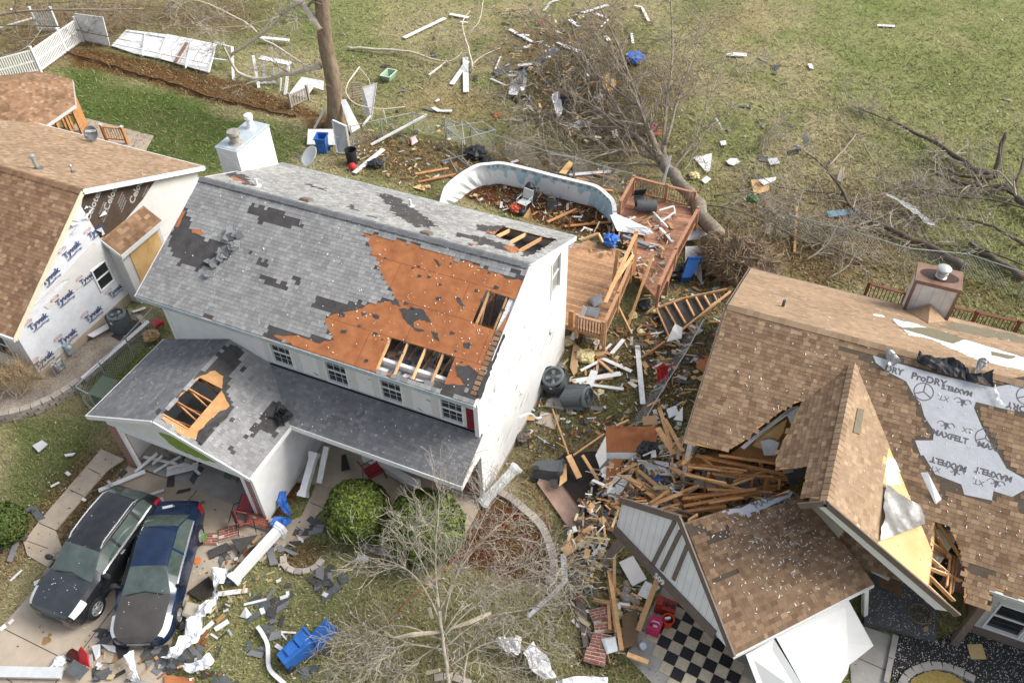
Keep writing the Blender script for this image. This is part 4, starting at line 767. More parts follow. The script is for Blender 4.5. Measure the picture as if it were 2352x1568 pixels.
for q in((1660,1130),(2370,1160),(2085,1450)):
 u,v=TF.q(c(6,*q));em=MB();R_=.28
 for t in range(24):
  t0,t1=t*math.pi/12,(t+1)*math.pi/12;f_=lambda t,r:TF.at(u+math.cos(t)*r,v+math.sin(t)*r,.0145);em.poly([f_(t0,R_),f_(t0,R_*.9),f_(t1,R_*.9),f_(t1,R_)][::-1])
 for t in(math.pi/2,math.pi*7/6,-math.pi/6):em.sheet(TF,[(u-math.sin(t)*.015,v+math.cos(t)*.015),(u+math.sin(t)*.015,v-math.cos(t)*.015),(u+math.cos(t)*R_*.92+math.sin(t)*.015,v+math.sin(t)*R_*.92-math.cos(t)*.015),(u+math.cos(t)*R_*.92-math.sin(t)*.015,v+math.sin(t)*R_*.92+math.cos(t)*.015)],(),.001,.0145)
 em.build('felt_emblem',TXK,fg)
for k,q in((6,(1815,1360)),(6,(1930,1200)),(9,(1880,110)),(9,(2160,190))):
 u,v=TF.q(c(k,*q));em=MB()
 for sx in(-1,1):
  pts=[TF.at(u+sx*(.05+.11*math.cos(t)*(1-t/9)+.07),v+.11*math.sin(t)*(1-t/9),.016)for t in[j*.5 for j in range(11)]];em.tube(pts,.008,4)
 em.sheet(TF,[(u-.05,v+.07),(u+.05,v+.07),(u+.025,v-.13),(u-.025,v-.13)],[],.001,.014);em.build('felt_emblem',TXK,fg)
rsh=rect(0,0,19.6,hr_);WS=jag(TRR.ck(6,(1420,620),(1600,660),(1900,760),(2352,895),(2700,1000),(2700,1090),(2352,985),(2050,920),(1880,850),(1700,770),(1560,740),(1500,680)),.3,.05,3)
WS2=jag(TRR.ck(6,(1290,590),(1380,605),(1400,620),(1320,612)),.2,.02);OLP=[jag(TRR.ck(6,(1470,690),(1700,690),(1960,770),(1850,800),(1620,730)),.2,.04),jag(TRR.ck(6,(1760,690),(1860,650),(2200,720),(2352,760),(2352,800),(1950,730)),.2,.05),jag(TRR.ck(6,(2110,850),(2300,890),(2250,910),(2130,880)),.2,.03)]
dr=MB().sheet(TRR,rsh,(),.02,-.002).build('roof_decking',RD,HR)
MB().sheet(TRR,expand(WS,.1),(),.004,.005).build('felt_edge',BRF,dr);MB().sheet(TRR,WS,(),.003,.010).sheet(TRR,WS2,(),.003,.0102).build('bare_white_deck',mat('blown_out_white_deck',(.76,.76,.75),.7,.04),dr)  # bare deck painted white to hold the blown-out sunlight on it
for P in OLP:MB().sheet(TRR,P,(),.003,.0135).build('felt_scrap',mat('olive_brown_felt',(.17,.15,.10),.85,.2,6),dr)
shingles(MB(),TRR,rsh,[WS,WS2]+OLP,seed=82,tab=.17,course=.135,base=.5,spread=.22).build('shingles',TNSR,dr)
rc=MB();i=0
while i*.2<19.4:
 x=18.4+i*.2;i+=1;z=5.95
 for s_ in(-1,1):P=[(x,6.1,z+.03),(x+.22,6.1,z+.045),(x+.22,6.1+s_*.17,z+.045-s*.17),(x,6.1+s_*.17,z+.03-s*.17)];rc.poly(P if s_<0 else P[::-1],RND.random()*.8)
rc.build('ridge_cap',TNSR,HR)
tr_=MB()
tr_.beam((18.34,12.38,2.5),(18.34,6.1,5.86),.04,.16).beam((18.34,6.1,5.86),(18.34,1.9,3.6),.04,.16);tr_.bx(18.35,12.36,2.4,38,12.42,2.57);tr_.build('fascia',DARKW,HR)
bw=MB();bw.sheet(Pl((18.6,0,0),(0,1,0),(0,0,1)),[(2.4,0),(12,0),(12,2.6),(6.1,5.7),(2.4,3.7)],(),.15,0);bw.build('left_wall',SD2,HR);MB().bx(18.6,11.9,0,38,12.0,2.6).build('rear_wall',SD2,HR);MB().bx(22.4,2.4,0,26.5,2.5,2.9).build('inner_wall',GYP,HR)
p=TRR.at(*TRR.q(c(6,690,545)),0);MB().tube([p,p+Vector((0,0,.3))],.05,10).build('vent_pipe',DGREY,HR)
y_=11.75;xa,xb_=UY(c(6,1510,575),y_).x,UY(c(6,1820,650),y_).x;zt=UY(c(6,1750,405),y_).z;yk=12.75
cw=MB().bx(xa+.05,y_,0,xb_-.05,yk,zt-.02).build('chimney',linemat('grey_white_panel',(.70,.71,.71),(.36,.36,.36),.42,'X',.04,var=.12),HR)
MB().bx(xa,y_-.04,zt-.05,xb_,yk+.04,zt+.1).bx(xa,y_-.035,2.0,xa+.1,y_+.06,zt-.05).bx(xb_-.1,y_-.035,2.0,xb_,y_+.06,zt-.05).build('chimney_cap',mat('brown_cap_metal',(.18,.10,.07),.5,.25,3,col2=(.27,.17,.12)),cw)
em=MB();cc=Vector(((xa+xb_)/2,(y_+yk)/2,zt+.105));em.poly([cc+Vector((math.cos(t)*.66,math.sin(t)*.33,0))for t in[k*.2618 for k in range(24)]]);em.build('cap_stain',mat('dark_stain',(.06,.03,.022),.3),cw)
o=MB().lathe([(.2,0),(.15,.03),(.15,.12),(.2,.14),(.2,.19),(.11,.21),(.11,.28),(.23,.3),(.25,.37),(.2,.42),(0,.45)],cc+Vector((.05,0,0)),24).build('flue_cap',mat('pale_flue_metal',(.48,.50,.48),.35,.1,5,metal=.3),cw);smooth_angle(o)
ck_=MB();A=TRR.at(*TRR.q(c(6,1540,575)),.02);B_=TRR.at(*TRR.q(c(6,1815,650)),.02);M_=(A+B_)/2+Vector((0,0,.42));M_.y=y_-.0;T=TRR.at(*TRR.q(c(6,1690,665)),.03)
ck_.poly([A,T,M_],.3);ck_.poly([T,B_,M_],.8);ck_.build('cricket',mat('tan_cricket',(.26,.17,.10),.9,.2,9,col2=(.42,.29,.18)),cw)
cx_,cz_=22.5,5.59;t_=.70;CRP=Pl((26.62,0,cz_-t_*4.12),(0,1,0),(-1,0,t_));CLP=Pl((18.9,5.6,cz_-t_*3.6),(0,-1,0),(1,0,t_));chh=4.12*math.sqrt(1+t_*t_);clh=3.6*math.sqrt(1+t_*t_)
cr_sh=[(0,chh),(0,CRP.ck(9,(1335,600))[0][1])]+CRP.ck(9,(1350,600),(1385,200))+CRP.ck(9,(1395,0))+CRP.ck(6,(1420,1530),(1500,1440))+[(5.52,chh)]
def fixu(P):return[(max(.0,a),min(chh,b))for a,b in P]
REG=fixu(cr_sh)
bdw=MB().sheet(CRP,fixu([(.02,.0)]+CRP.ck(9,(1690,890),(1755,440),(1940,720))+[(5.5,chh),(.02,chh)])if 0 else fixu([(.02,chh),(.02,CRP.ck(9,(1690,895))[0][1])]+CRP.ck(9,(1755,440),(1820,445),(1640,180),(1650,130),(1560,40))+CRP.ck(6,(1600,1500),(1500,1420))+[(5.5,chh)]),(),.025,0).build('front_gable_decking',mat('fresh_plywood',(.50,.33,.13),.6,.1,.7,.1,40,col2=(.66,.50,.27)),HR)
MB().sheet(CRP,jag(fixu(CRP.ck(9,(1410,5),(1640,125),(1640,175),(1700,260),(1600,250),(1560,150),(1480,120),(1500,200),(1395,195))),.2,.04),(),.003,.012).build('white_deck_patch',MATS['blown_out_white_deck'],bdw)
big=[(0,0),(6,0),(6,chh),(0,chh)]
out_=[o for o in[REG]]
def shing_in(mb,pl,convex,inside,**k):
 us=[p[0]for p in convex];vs2=[p[1]for p in convex];big_=[(min(us)-1,min(vs2)-1),(max(us)+1,min(vs2)-1),(max(us)+1,max(vs2)+1),(min(us)-1,max(vs2)+1)]
 comp=inside+[inside[0]]+[big_[0]]+big_[::-1]+[]
 comp=[big_[0],big_[1],big_[2],big_[3],big_[0],inside[0]]+(inside[1:]if area2(inside)<0 else inside[1:][::-1])+[inside[0]]
 return shingles(mb,pl,convex,[comp],**k)
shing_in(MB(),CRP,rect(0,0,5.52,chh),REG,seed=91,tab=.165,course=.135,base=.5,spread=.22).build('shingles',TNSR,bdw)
LREG=CLP.ck(6,(1215,925),(1190,935),(860,1150),(800,1240),(760,1350),(690,1470),(640,1600))+CLP.ck(9,(640,100),(860,70),(850,150),(820,280),(940,300),(985,312))
LREG=[(a,min(b,clh))for a,b in LREG]
bl=MB().sheet(CLP,LREG,(),.03,0).build('front_gable_decking',RD,HR);shing_in(MB(),CLP,rect(0,0,6.0,clh),LREG,seed=92,tab=.165,course=.135,base=.4,spread=.24).build('shingles',TNSH,bl)
rc=MB()
for i in range(26):
 y=5.35-i*.205
 for s_ in(-1,1):P=[(cx_,y,cz_+.03),(cx_,y-.22,cz_+.045),(cx_+s_*.16,y-.22,cz_+.045-t_*.16),(cx_+s_*.16,y,cz_+.03-t_*.16)];rc.poly(P[::-1]if s_<0 else P,RND.random()*.8)
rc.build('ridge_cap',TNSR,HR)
MB().sheet(CRP,CRP.ck(6,(1200,1245),(1245,1255),(1215,1425),(1168,1410)),(),.02,.04).build('missing_tab_patch',mat('olive_patch',(.16,.14,.095),.85,.2,6),HR)
sv=MB();A,B_,C_=[CRP.q(c(9,*q))for q in((1383,205),(1757,437),(1345,592))];n_=14;idx={}
for i in range(n_+1):
 for j in range(n_+1-i):
  a=i/n_;b=j/n_;u=A[0]+(B_[0]-A[0])*a+(C_[0]-A[0])*b;v=A[1]+(B_[1]-A[1])*a+(C_[1]-A[1])*b;idx[i,j]=len(sv.v);sv.v.append(CRP.at(u,v,.05+.16*abs(noise.noise(Vector((u*1.7,v*.9,3))))+.05*abs(noise.noise(Vector((u*5,v*4,7))))))
for i in range(n_):
 for j in range(n_-i):
  sv.face([idx[i,j],idx[i+1,j],idx[i,j+1]][::1])
  if j<n_-i-1:sv.face([idx[i+1,j],idx[i+1,j+1],idx[i,j+1]])
o=sv.build('silver_sheet',SILV,None,smooth=True);tag(o,'crumpled silver plastic sheet draped over the bare plywood of the front gable','plastic sheet')
def slabq(name,pts,th,m_,label=None,cat=None,group=None,parent=None,col=.5):
 P=[U(q,z)for q,z in pts];n_=(P[1]-P[0]).cross(P[2]-P[0]).normalized()
 if n_.z<0:P=P[::-1];n_=-n_
 o=MB();k=len(P);o.hexa([p-n_*th for p in P],P,col);o=o.build(name,m_,parent);return tag(o,label,cat,group)
slabq('peeled_flashing',[(c(9,1640,120),4.55),(c(9,1690,118),4.6),(c(9,1810,350),3.9),(c(9,1765,390),3.8)],.02,WRAP,'pale peeled roofing strip standing along the valley of the front gable','roofing')
fr=MB()
for a,b in(((1755,440),(1700,890)),((1940,720),(1755,440)),((1730,480),(1850,700)),((1720,600),(1860,690)),((1710,700),(1885,850)),((1700,820),(1880,1000)),((1690,890),(1885,1075)),((1855,690),(1830,900)),((1880,690),(1850,960)),((1905,700),(1870,940)),((1930,860),(1700,770))):
 pa,pb=CRP.at(*CRP.q(c(9,*a)),-.05),CRP.at(*CRP.q(c(9,*b)),-.05);fr.beam(pa,pb,.04,.12,c=RND.random())
fr.build('rafters',LUMB,HR)
o=MB().sheet(CRP,CRP.ck(9,(1760,445),(1940,715),(1880,690),(1740,640)),(),.02,-.3).build('ceiling_board',OSBY,HR);MB().sheet(CRP,CRP.ck(9,(1730,640),(1870,700),(1840,900),(1690,830)),(),.02,-.6).build('ceiling_board',CARD,HR)
f_=MB().beam((cx_,-.02,cz_-.05),(26.7,-.02,cz_-t_*4.2-.05),.05,.2).beam((cx_,-.02,cz_-.05),(cx_-.6,-.02,cz_-.5),.05,.2);f_.build('fascia',DARKW,HR)
MB().sheet(Pl((0,.1,0),(1,0,0),(0,0,1)),[(22.3,5.2),(22.6,5.3),(26.6,2.5),(26.2,2.35),(24.3,3.72)],(),.04,0).build('soffit',TRIM,HR)
MB().bx(27.3,.65,0,27.5,.85,2.75).build('porch_post',DARKW,HR)
P0=U(c(9,1955,1200),.0);RWF=Pl((P0.x,P0.y,0),(1,0,0),(0,0,1));win=[RWF.uv(UY(c(9,*q),P0.y))for q in((2060,1170),(2190,1010))]
u0_,u1_=win[0][0],win[0][0]+2.07;v0_,v1_=win[0][1],win[1][1]
ww=MB().sheet(RWF,rect(0,0,10,2.94),[rect(u0_,v0_,u1_,v1_),rect(u1_+.3,v0_,u1_+2.4,v1_)],.12,0).build('front_wall',mat('pale_grey_wall',(.52,.53,.52),.6,.06,4),HR)
for a in(u0_,u1_+.3):
 wo=window(HR,RWF,a,v0_,a+1.0,v1_,mid=True,off=-.04,th=.1);window(HR,RWF,a+1.02,v0_,a+2.05,v1_,mid=True,off=-.04,th=.1)
MB().sheet(RWF,rect(0,0,10,.35),(),.05,.05).build('wall_trim',DARKW,HR)
MB().bx(P0.x,P0.y+.02,0,P0.x+.15,P0.y+3,2.72).bx(P0.x-.9,P0.y+1.2,0,P0.x,P0.y+1.32,2.7).build('brick_wall',BRICK,HR)
MB().bx(27.3,.74,2.95,38,.82,3.08).build('gutter',GREYW,HR);MB().bx(27.3,.82,2.95,38,P0.y,2.97).build('eave_soffit',TRIM,HR)
flat('front_porch_slab',PORR,mat('dark_slate_porch',(.065,.07,.075),.6,.25,3,.2,30,col2=(.12,.125,.13)),.2,.3)
sc=MB();rr_=random.Random(81)
for pl,n_,W_,H_ in((TF,420,12,hf),(TRR,260,19,hr_),(CRP,50,3.2,chh),(LFP,14,18,LH1),(LRP,14,18,LH2)):
 for i in range(n_):
  u,v=rr_.uniform(.1,W_-.1),rr_.uniform(.1,H_-.1)
  if pl is TF and(inpoly((u,v),CUT)):continue
  s_=rr_.uniform(.004,.011);a=rr_.uniform(0,3.14);e=rr_.uniform(1.5,4);dx,dy=math.cos(a)*s_*e,math.sin(a)*s_*e;ex,ey=-math.sin(a)*s_,math.cos(a)*s_
  sc.poly([pl.at(u-dx-ex,v-dy-ey,.022),pl.at(u+dx-ex,v+dy-ey,.022),pl.at(u+dx+ex,v+dy+ey,.03),pl.at(u-dx+ex,v-dy+ey,.03)],rr_.random())
tag(sc.build('insulation_scraps',MATS['scrap_colours']),'white insulation scraps stuck over the tan and brown roofs','litter',None,'stuff')
GA,GB,GC,GD=U((1824,1127),3.3),U((2007,1340),2.75),U((1684,1505),2.1),U((1572,1200),2.9)
gw_,gh_=(GB-GC).length,(GD-GC).length;GS=Surf(GC,GB,GA,GD,gw_,gh_,.22)
gr_=thing('fallen_garage_roof','tan shingled garage roof that dropped and twisted over the checkered floor','roof',(21.5,-.5,0))
d_=MB();N_=10
for i in range(N_):
 for j in range(N_):
  a0,a1,b0,b1=gw_*i/N_,gw_*(i+1)/N_,gh_*j/N_,gh_*(j+1)/N_;d_.hexa([GS.at(a0,b0,-.04),GS.at(a1,b0,-.04),GS.at(a1,b1,-.04),GS.at(a0,b1,-.04)],[GS.at(a0,b0,-.004),GS.at(a1,b0,-.004),GS.at(a1,b1,-.004),GS.at(a0,b1,-.004)])
d_.build('decking',FELT,gr_)
def near(pl,k,*L):
 out=[]
 for q in L:
  q=c(k,*q);best=None
  for i in range(41):
   for j in range(41):
    p=pl.at(pl.W*i/40,pl.H*j/40);d=p-CAM;z=d.dot(FW);x,y=1176+FPX*d.dot(RT)/z,784-FPX*d.dot(UPV)/z;e=(x-q[0])**2+(y-q[1])**2
    if best is None or e<best[0]:best=(e,pl.W*i/40,pl.H*j/40)
  out.append(best[1:])
 return out
FE9=near(GS,9,(260,370),(520,270),(770,250),(740,290),(620,330),(460,430),(370,400),(300,410));FE8=near(GS,9,(0,470),(120,470),(180,540),(60,570))
PT1=near(GS,9,(145,570),(320,505),(335,545),(165,612));PT2=near(GS,9,(190,850),(370,795),(375,820),(200,872))
d2=MB();d2.sheet(GS,FE9,(),.003,.004);d2.build('roof_felt',FELTG,gr_)
d2=MB();[d2.sheet(GS,P,(),.003,.006)for P in(FE8,PT1,PT2)];d2.build('felt_patch',BRF,gr_)
shingles(MB(),GS,rect(0,0,gw_,gh_),[FE9,FE8,PT1,PT2],seed=95,tab=.165,course=.135,base=.42,spread=.24).build('shingles',TNSH,gr_)
u,v=near(GS,9,(560,320))[0];text('felt_lettering','MAXF',GS,u,v,.35,TXK,gr_,.2,.012)
e_=MB()
for(a,b)in(((0,0),(0,gh_)),):e_.beam(GS.at(-.02,0,-.08),GS.at(-.02,gh_,-.08),.04,.2)
e_.build('rake_board',DARKW,gr_);MB().beam(GS.at(0,-.03,-.1),GS.at(gw_,-.03,-.1),.06,.12).build('gutter',TRIM,gr_)
e_=MB();rr_=random.Random(6)
for i in range(9):a=gh_*i/8;e_.beam(GS.at(gw_,a,-.1),GS.at(gw_-.9,a,-.15),.04,.12,c=rr_.random())
e_.build('broken_rafters',LUMR,gr_)
for i in range(420):
 pass
sc=MB();rr_=random.Random(82)
for i in range(480):
 u,v=rr_.gauss(.62,.25)*gw_,rr_.gauss(.6,.28)*gh_
 if not(.1<u<gw_-.1 and .1<v<gh_-.1):continue
 s_=rr_.uniform(.006,.014);a=rr_.uniform(0,3.14);e=rr_.uniform(1.5,4);dx,dy=math.cos(a)*s_*e,math.sin(a)*s_*e;ex,ey=-math.sin(a)*s_,math.cos(a)*s_
 sc.poly([GS.at(u-dx-ex,v-dy-ey,.024),GS.at(u+dx-ex,v+dy-ey,.024),GS.at(u+dx+ex,v+dy+ey,.03),GS.at(u-dx+ex,v-dy+ey,.03)],rr_.random())
tag(sc.build('insulation_scraps',MATS['scrap_colours']),'pale scraps strewn on the fallen garage roof','litter',None,'stuff')
scb=MB();rr_=random.Random(83)
for i in range(420):
 p=U(c(9,rr_.uniform(1240,1740),rr_.uniform(860,1240)),.205);s_=rr_.uniform(.005,.012);a=rr_.uniform(0,3)
 if inpoly((p.x,p.y),PORR):scb.poly([p+Vector((math.cos(a+k*1.57)*s_*(2.5 if k%2 else 1),math.sin(a+k*1.57)*s_*(2.5 if k%2 else 1),.01))for k in range(4)],rr_.random())
for i in range(1300):
 p=U(c(9,rr_.uniform(1440,2352),rr_.uniform(1190,1568)),.05);s_=rr_.uniform(.005,.012)
 if inpoly((p.x,p.y),MULB):scb.poly([p+Vector((math.cos(i+k*1.57)*s_*(2 if k%2 else 1),math.sin(i+k*1.57)*s_*(2 if k%2 else 1),.01))for k in range(4)],rr_.random()*.5)
tag(scb.build('porch_scraps',MATS['scrap_colours']),'tiny white scraps over the dark porch and black mulch','litter',None,'stuff')
gb=thing('fallen_gable','white boarded garage gable with brown trim and house number, leaning off the fallen roof','gable',U((1600,1400),0))
Q=dict(A=((1436,1168),2.6),B=((1572,1196),2.9),C=((1684,1503),2.05),D=((1636,1448),1.6),E=((1418,1205),1.7))
GA_,GC_,GE_=U((1430,1150),2.75),U((1684,1503),2.1),U((1416,1212),1.75);GPN=Pl(GA_,GC_-GA_,GE_-GA_)
if GPN.N.z<0:GPN=Pl(GA_,GE_-GA_,GC_-GA_)
MB().sheet(GPN,GPN.qs((1430,1150),(1562,1192),(1684,1503),(1640,1452),(1416,1212)),(),.05,0).build('gable_panel',linemat('white_board_siding',(.80,.80,.80),(.5,.5,.5),.2,'X',.07),gb)
def bq(a,za,b,zb,w_,h_,m_,name,parent=None,label=None,cat=None,group=None,cc=None):
 A,B_=U(a,za),U(b,zb);o=MB().beam(A,B_,w_,h_,c=RND.random()if cc is None else cc).build(name,m_,parent);return tag(o,label,cat,group)
def gbat(nm,a,b,w_,h_):pa,pb=GPN.q(a),GPN.q(b);MB().beam(GPN.at(*pa,h_/2),GPN.at(*pb,h_/2),w_,h_,GPN.N).build(nm,DARKW,gb)
gbat('header_board',(1413,1214),(1643,1456),.3,.07);gbat('trim_board',(1426,1147),(1564,1190),.2,.065);gbat('rake_board',(1561,1189),(1686,1506),.17,.06)
for a,b in(((1551,1196),(1501,1294)),((1565,1218),(1521,1308)),((1580,1252),(1548,1330))):gbat('batten',a,b,.12,.05)
A,B_=GPN.at(*GPN.q((1413,1214))),GPN.at(*GPN.q((1643,1456)));npl=Pl(A,B_-A,GPN.N.cross(B_-A));uu=npl.q(c(8,2205,847));text('house_number','509',npl,uu[0],uu[1],.27,WHITE,gb,0,.085,.01)
wpn=slabq('white_door_panel',[(c(9,640,1245),1.9),(c(9,1140,990),2.3),(c(9,1315,1310),.6),(c(9,1205,1400),.4),(c(9,1150,1440),.35),(c(9,1135,1500),.3),(c(9,1080,1580),.2),(c(9,1060,1640),.15),(c(9,860,1640),.5)],.05,mat('white_door_paint',(.76,.76,.76),.5,.03,2),'large plain white panel leaning below the eave of the fallen roof','panel')
slabq('white_door_panel',[(c(9,435,1370),1.6),(c(9,628,1262),1.85),(c(9,900,1700),.5),(c(9,560,1700),.3)],.05,MATS['white_door_paint'],'narrow dirty white panel beside the big white one at the bottom edge','panel')
slabq('white_door_panel',[(c(9,0,640),2.4),(c(9,30,580),2.5),(c(9,230,1140),1.75),(c(9,190,1190),1.5)],.04,MATS['white_door_paint'],'white triangular board along the brown rake of the fallen roof','panel')if 0 else None
pp=U(c(9,1240,1115),.0);tag(MB().beam((pp.x,pp.y,.2),GS.at(gw_-.15,.12,-.15),.14,.14).build('porch_column',TRIM,None),'white square column holding up the corner of the fallen garage roof','column')
ck_=MB();ck2=MB();A=U(c(8,2060,1330),.06);B_=U(c(8,2350,1480),.06);X_=(B_-A);X_.z=0;X_.normalize();Y_=Vector((-X_.y,X_.x,0));ts=.36;CKP=Pl(A,X_,Y_);SL_=gp(c(8,1960,1380),c(8,2250,850),c(9,50,760),c(9,700,900),c(9,620,1700),c(9,-90,1700));flat('garage_slab',SL_,CONG,.05,.12)
for i in range(-3,22):
 for j in range(-12,16):
  P=[(i*ts+.004,j*ts+.004),((i+1)*ts-.004,j*ts+.004),((i+1)*ts-.004,(j+1)*ts-.004),(i*ts+.004,(j+1)*ts-.004)];W3=[CKP.at(a,b)for a,b in P]
  if all(inpoly((p.x,p.y),CHEK)for p in W3):(ck_ if(i+j)%2 else ck2).hexa([Vector((p.x,p.y,.052))for p in W3],[Vector((p.x,p.y,.066))for p in W3],RND.random())
tag(ck_.build('floor_tile',mat('cream_tile',(.42,.37,.27),.6,.2,8,attr=.15)),kind='structure');tag(ck2.build('floor_tile',mat('black_tile',(.02,.02,.022),.5,.2)),kind='structure')
def car(name,label,cat,pos,head,KEY,ws,rw,sw,pillars,paint,hoodm,L,whl,wr,rails=False,grille='mesh',group='cars on the driveway',hl=(1.7,2.28),tl=(-2.45,-2.05),tlstrip=(2,3)):
 t=thing(name,label,cat,(pos[0],pos[1],.03),group);ch,sh_=math.cos(head),math.sin(head);O=Vector((pos[0],pos[1],.03))
 X=Vector((ch,sh_,0));Y=Vector((-sh_,ch,0));Z=Vector((0,0,1))
 T=lambda x,y,z:O+X*x+Y*y+Z*z
 xs_=[k[0]for k in KEY]
 def ev(x):
  for i in range(len(KEY)-1):
   if KEY[i][0]>=x>=KEY[i+1][0]:
    a,b=KEY[i],KEY[i+1];p=KEY[max(i-1,0)];n=KEY[min(i+2,len(KEY)-1)];h=(b[0]-a[0]);s=(x-a[0])/h;out=[]
    for j in range(1,7):
     ma=(b[j]-p[j])/(b[0]-p[0])*h if b[0]!=p[0]else 0;mb_=(n[j]-a[j])/(n[0]-a[0])*h if n[0]!=a[0]else 0
     if i==0:ma=b[j]-a[j]
     lim=3*abs(b[j]-a[j]);ma=max(-lim,min(lim,ma));mb_=max(-lim,min(lim,mb_))
     out.append((2*s**3-3*s*s+1)*a[j]+(s**3-2*s*s+s)*ma+(-2*s**3+3*s*s)*b[j]+(s**3-s*s)*mb_)
    return out
  return list(KEY[-1][1:])
 X_s=sorted(set([round(v,3)for v in list(np.arange(xs_[-1],xs_[0],.08))+[xs_[0]]+list(xs_)+list(ws)+list(rw)+list(sw)+[p for q in pillars for p in q]+list(hl)+list(tl)]),reverse=True)
 def sec(x):
  w_,zb,zbelt,wt,zte,zt=ev(x);A=[(w_*.86,zb),(w_*.985,zb+.10),(w_,zb+(zbelt-zb)*.45),(w_*.985,zbelt-.10),(w_*.955,zbelt)]
  for q in(.12,.9,1.0):A.append((w_*.955+(wt-w_*.955)*q,zbelt+(zte-zbelt)*q))
  A+=[(wt*.82,zte+(zt-zte)*.62),(wt*.45,zt-.006),(0,zt)];return A
 parts={}
 for i in range(len(X_s)-1):
  x0,x1=X_s[i],X_s[i+1];m_=(x0+x1)/2;S0,S1=sec(x0),sec(x1);n=len(S0)
  for sgn in(1,-1):
   for j in range(n-1):
    cl='body'
    if j>=7:
     if ws[1]<m_<ws[0]:cl='windshield' if j>7 or True else cl
     elif rw[1]<m_<rw[0]:cl='rear_window'
     elif m_>ws[0]:cl='hood'
    elif j==5 and sw[1]<m_<sw[0]and not any(b<m_<a for a,b in pillars):
     k=sum(1 for a,b in pillars if m_<b);cl='side_window%d%d'%(k,sgn>0)
    elif j==4 and sw[1]<m_<sw[0]:cl='chrome_trim'
    elif j in(3,4,5,6)and hl[0]<m_<hl[1]:cl='headlight%d'%(sgn>0)
    elif tlstrip[0]<=j<=tlstrip[1]and tl[0]<m_<tl[1]:cl='tail_light%d'%(sgn>0)
    M=parts.setdefault(cl,MB());f=[T(x0,S0[j][0]*sgn,S0[j][1]),T(x1,S1[j][0]*sgn,S1[j][1]),T(x1,S1[j+1][0]*sgn,S1[j+1][1]),T(x0,S0[j+1][0]*sgn,S0[j+1][1])]
    M.poly(f if sgn>0 else f[::-1])
 for x,fl in((X_s[0],1),(X_s[-1],-1)):
  S=sec(x);P=[T(x,y,z)for y,z in S]+[T(x,-y,z)for y,z in S[::-1][1:]];parts['body'].poly(P if fl>0 else P[::-1])
 cg=mat('car_glass',(.035,.05,.045),.06,.3,1.2,spec=.9,col2=(.09,.12,.11));MM={'body':paint,'hood':hoodm,'chrome_trim':CHROME,'headlight':mat('headlight',(.62,.64,.64),.15,.15,9),'tail_light':mat('tail_light',(.45,.015,.02),.2,.2,9)}
 body=None
 for k in['body']+[k for k in parts if k!='body']:
  base=k.rstrip('01234');m_=MM.get(base,cg);o=parts[k].build(base,m_,t);smooth_angle(o,35)
 R_=wr
 for wx in whl:
  for sgn in(1,-1):
   cc=T(wx,sgn*(KEY[4][1]-.13),R_-.01);ax=(X,Z,Y*sgn)
   o=MB().lathe([(R_*.62,-.10),(R_*.95,-.11),(R_,-.07),(R_,.10),(R_*.95,.135),(R_*.68,.14),(R_*.64,.12)],cc,28,ax).build('wheel',mat('tyre_rubber',(.018,.018,.02),.85,.2),t);smooth_angle(o)
   r_=MB().lathe([(R_*.64,.12),(R_*.62,.145),(R_*.57,.12),(R_*.55,.03),(0,.03)],cc,28,ax)
   for k in range(7):
    a=k*2*math.pi/7;d=X*math.cos(a)+Z*math.sin(a);r_.beam(cc+Y*sgn*.10+d*.03,cc+Y*sgn*.115+d*R_*.6,.075,.03,Y)
   r_.lathe([(.06,.10),(.055,.14),(0,.145)],cc,12,ax).build('rim',mat('alloy_rim',(.45,.46,.47),.35,.1,4,metal=.6),o)
   arch=MB()
   for k in range(14):
    a0,a1=math.pi*k/14,math.pi*(k+1)/14;q=lambda a,r:cc+Y*sgn*(.13+.012)+X*math.cos(a)*r+Z*math.sin(a)*r
    arch.poly([q(a0,R_*1.03),q(a0,R_*1.14),q(a1,R_*1.14),q(a1,R_*1.03)][::sgn])
   arch.build('wheel_arch',BLACK,t)
 w_,zb,zbelt,wt,zte,zt=ev(ws[0]-.25)
 for sgn in(1,-1):
  p=T(ws[0]-.3,sgn*(w_+.12),zbelt+.07);o=MB().lathe([(0,-.12),(.07,-.10),(.095,0),(.07,.10),(0,.12)],p,12,(X,Z,Y*sgn)).beam(T(ws[0]-.28,sgn*w_*.93,zbelt),p,.05,.04).build('mirror',BLACK,t);smooth_angle(o)
  for x in[pillars[0][0]-.02,sw[1]+.12]+([pillars[1][0]]if len(pillars)>1 else[]):
   a=sec(x);s_=MB()
   for j in range(1,4):s_.poly([T(x-.008,sgn*(a[j][0]+.004),a[j][1]),T(x+.008,sgn*(a[j][0]+.004),a[j][1]),T(x+.008,sgn*(a[j+1][0]+.004),a[j+1][1]),T(x-.008,sgn*(a[j+1][0]+.004),a[j+1][1])][::-sgn])
   s_.build('door_seam',BLACK,t)
  for x in(pillars[0][0]-.25+.35,pillars[0][0]-1.0):a=sec(x);MB().beam(T(x,sgn*(a[3][0]+.02),a[3][1]),T(x-.18,sgn*(a[3][0]+.02),a[3][1]),.03,.03).build('door_handle',paint if not rails else CHROME,t)
  a=sec(ws[0]-.06);b=sec(ws[0]-.03);MB().beam(T(ws[0]+.03,sgn*.55,b[-1][1]+.0),T(ws[0]-.05,-.05*sgn+.0,b[-1][1]+.05),.02,.02).build('wiper',BLACK,t)
  if rails:
   pts=[T(ws[1]-.12-i*.17,sgn*(ev(ws[1]-.12-i*.17)[3]*.93),ev(ws[1]-.12-i*.17)[4]+(.075 if 0<i<11 else .0))for i in range(12)];MB().tube(pts,.022,8).build('roof_rail',CHROME,t)
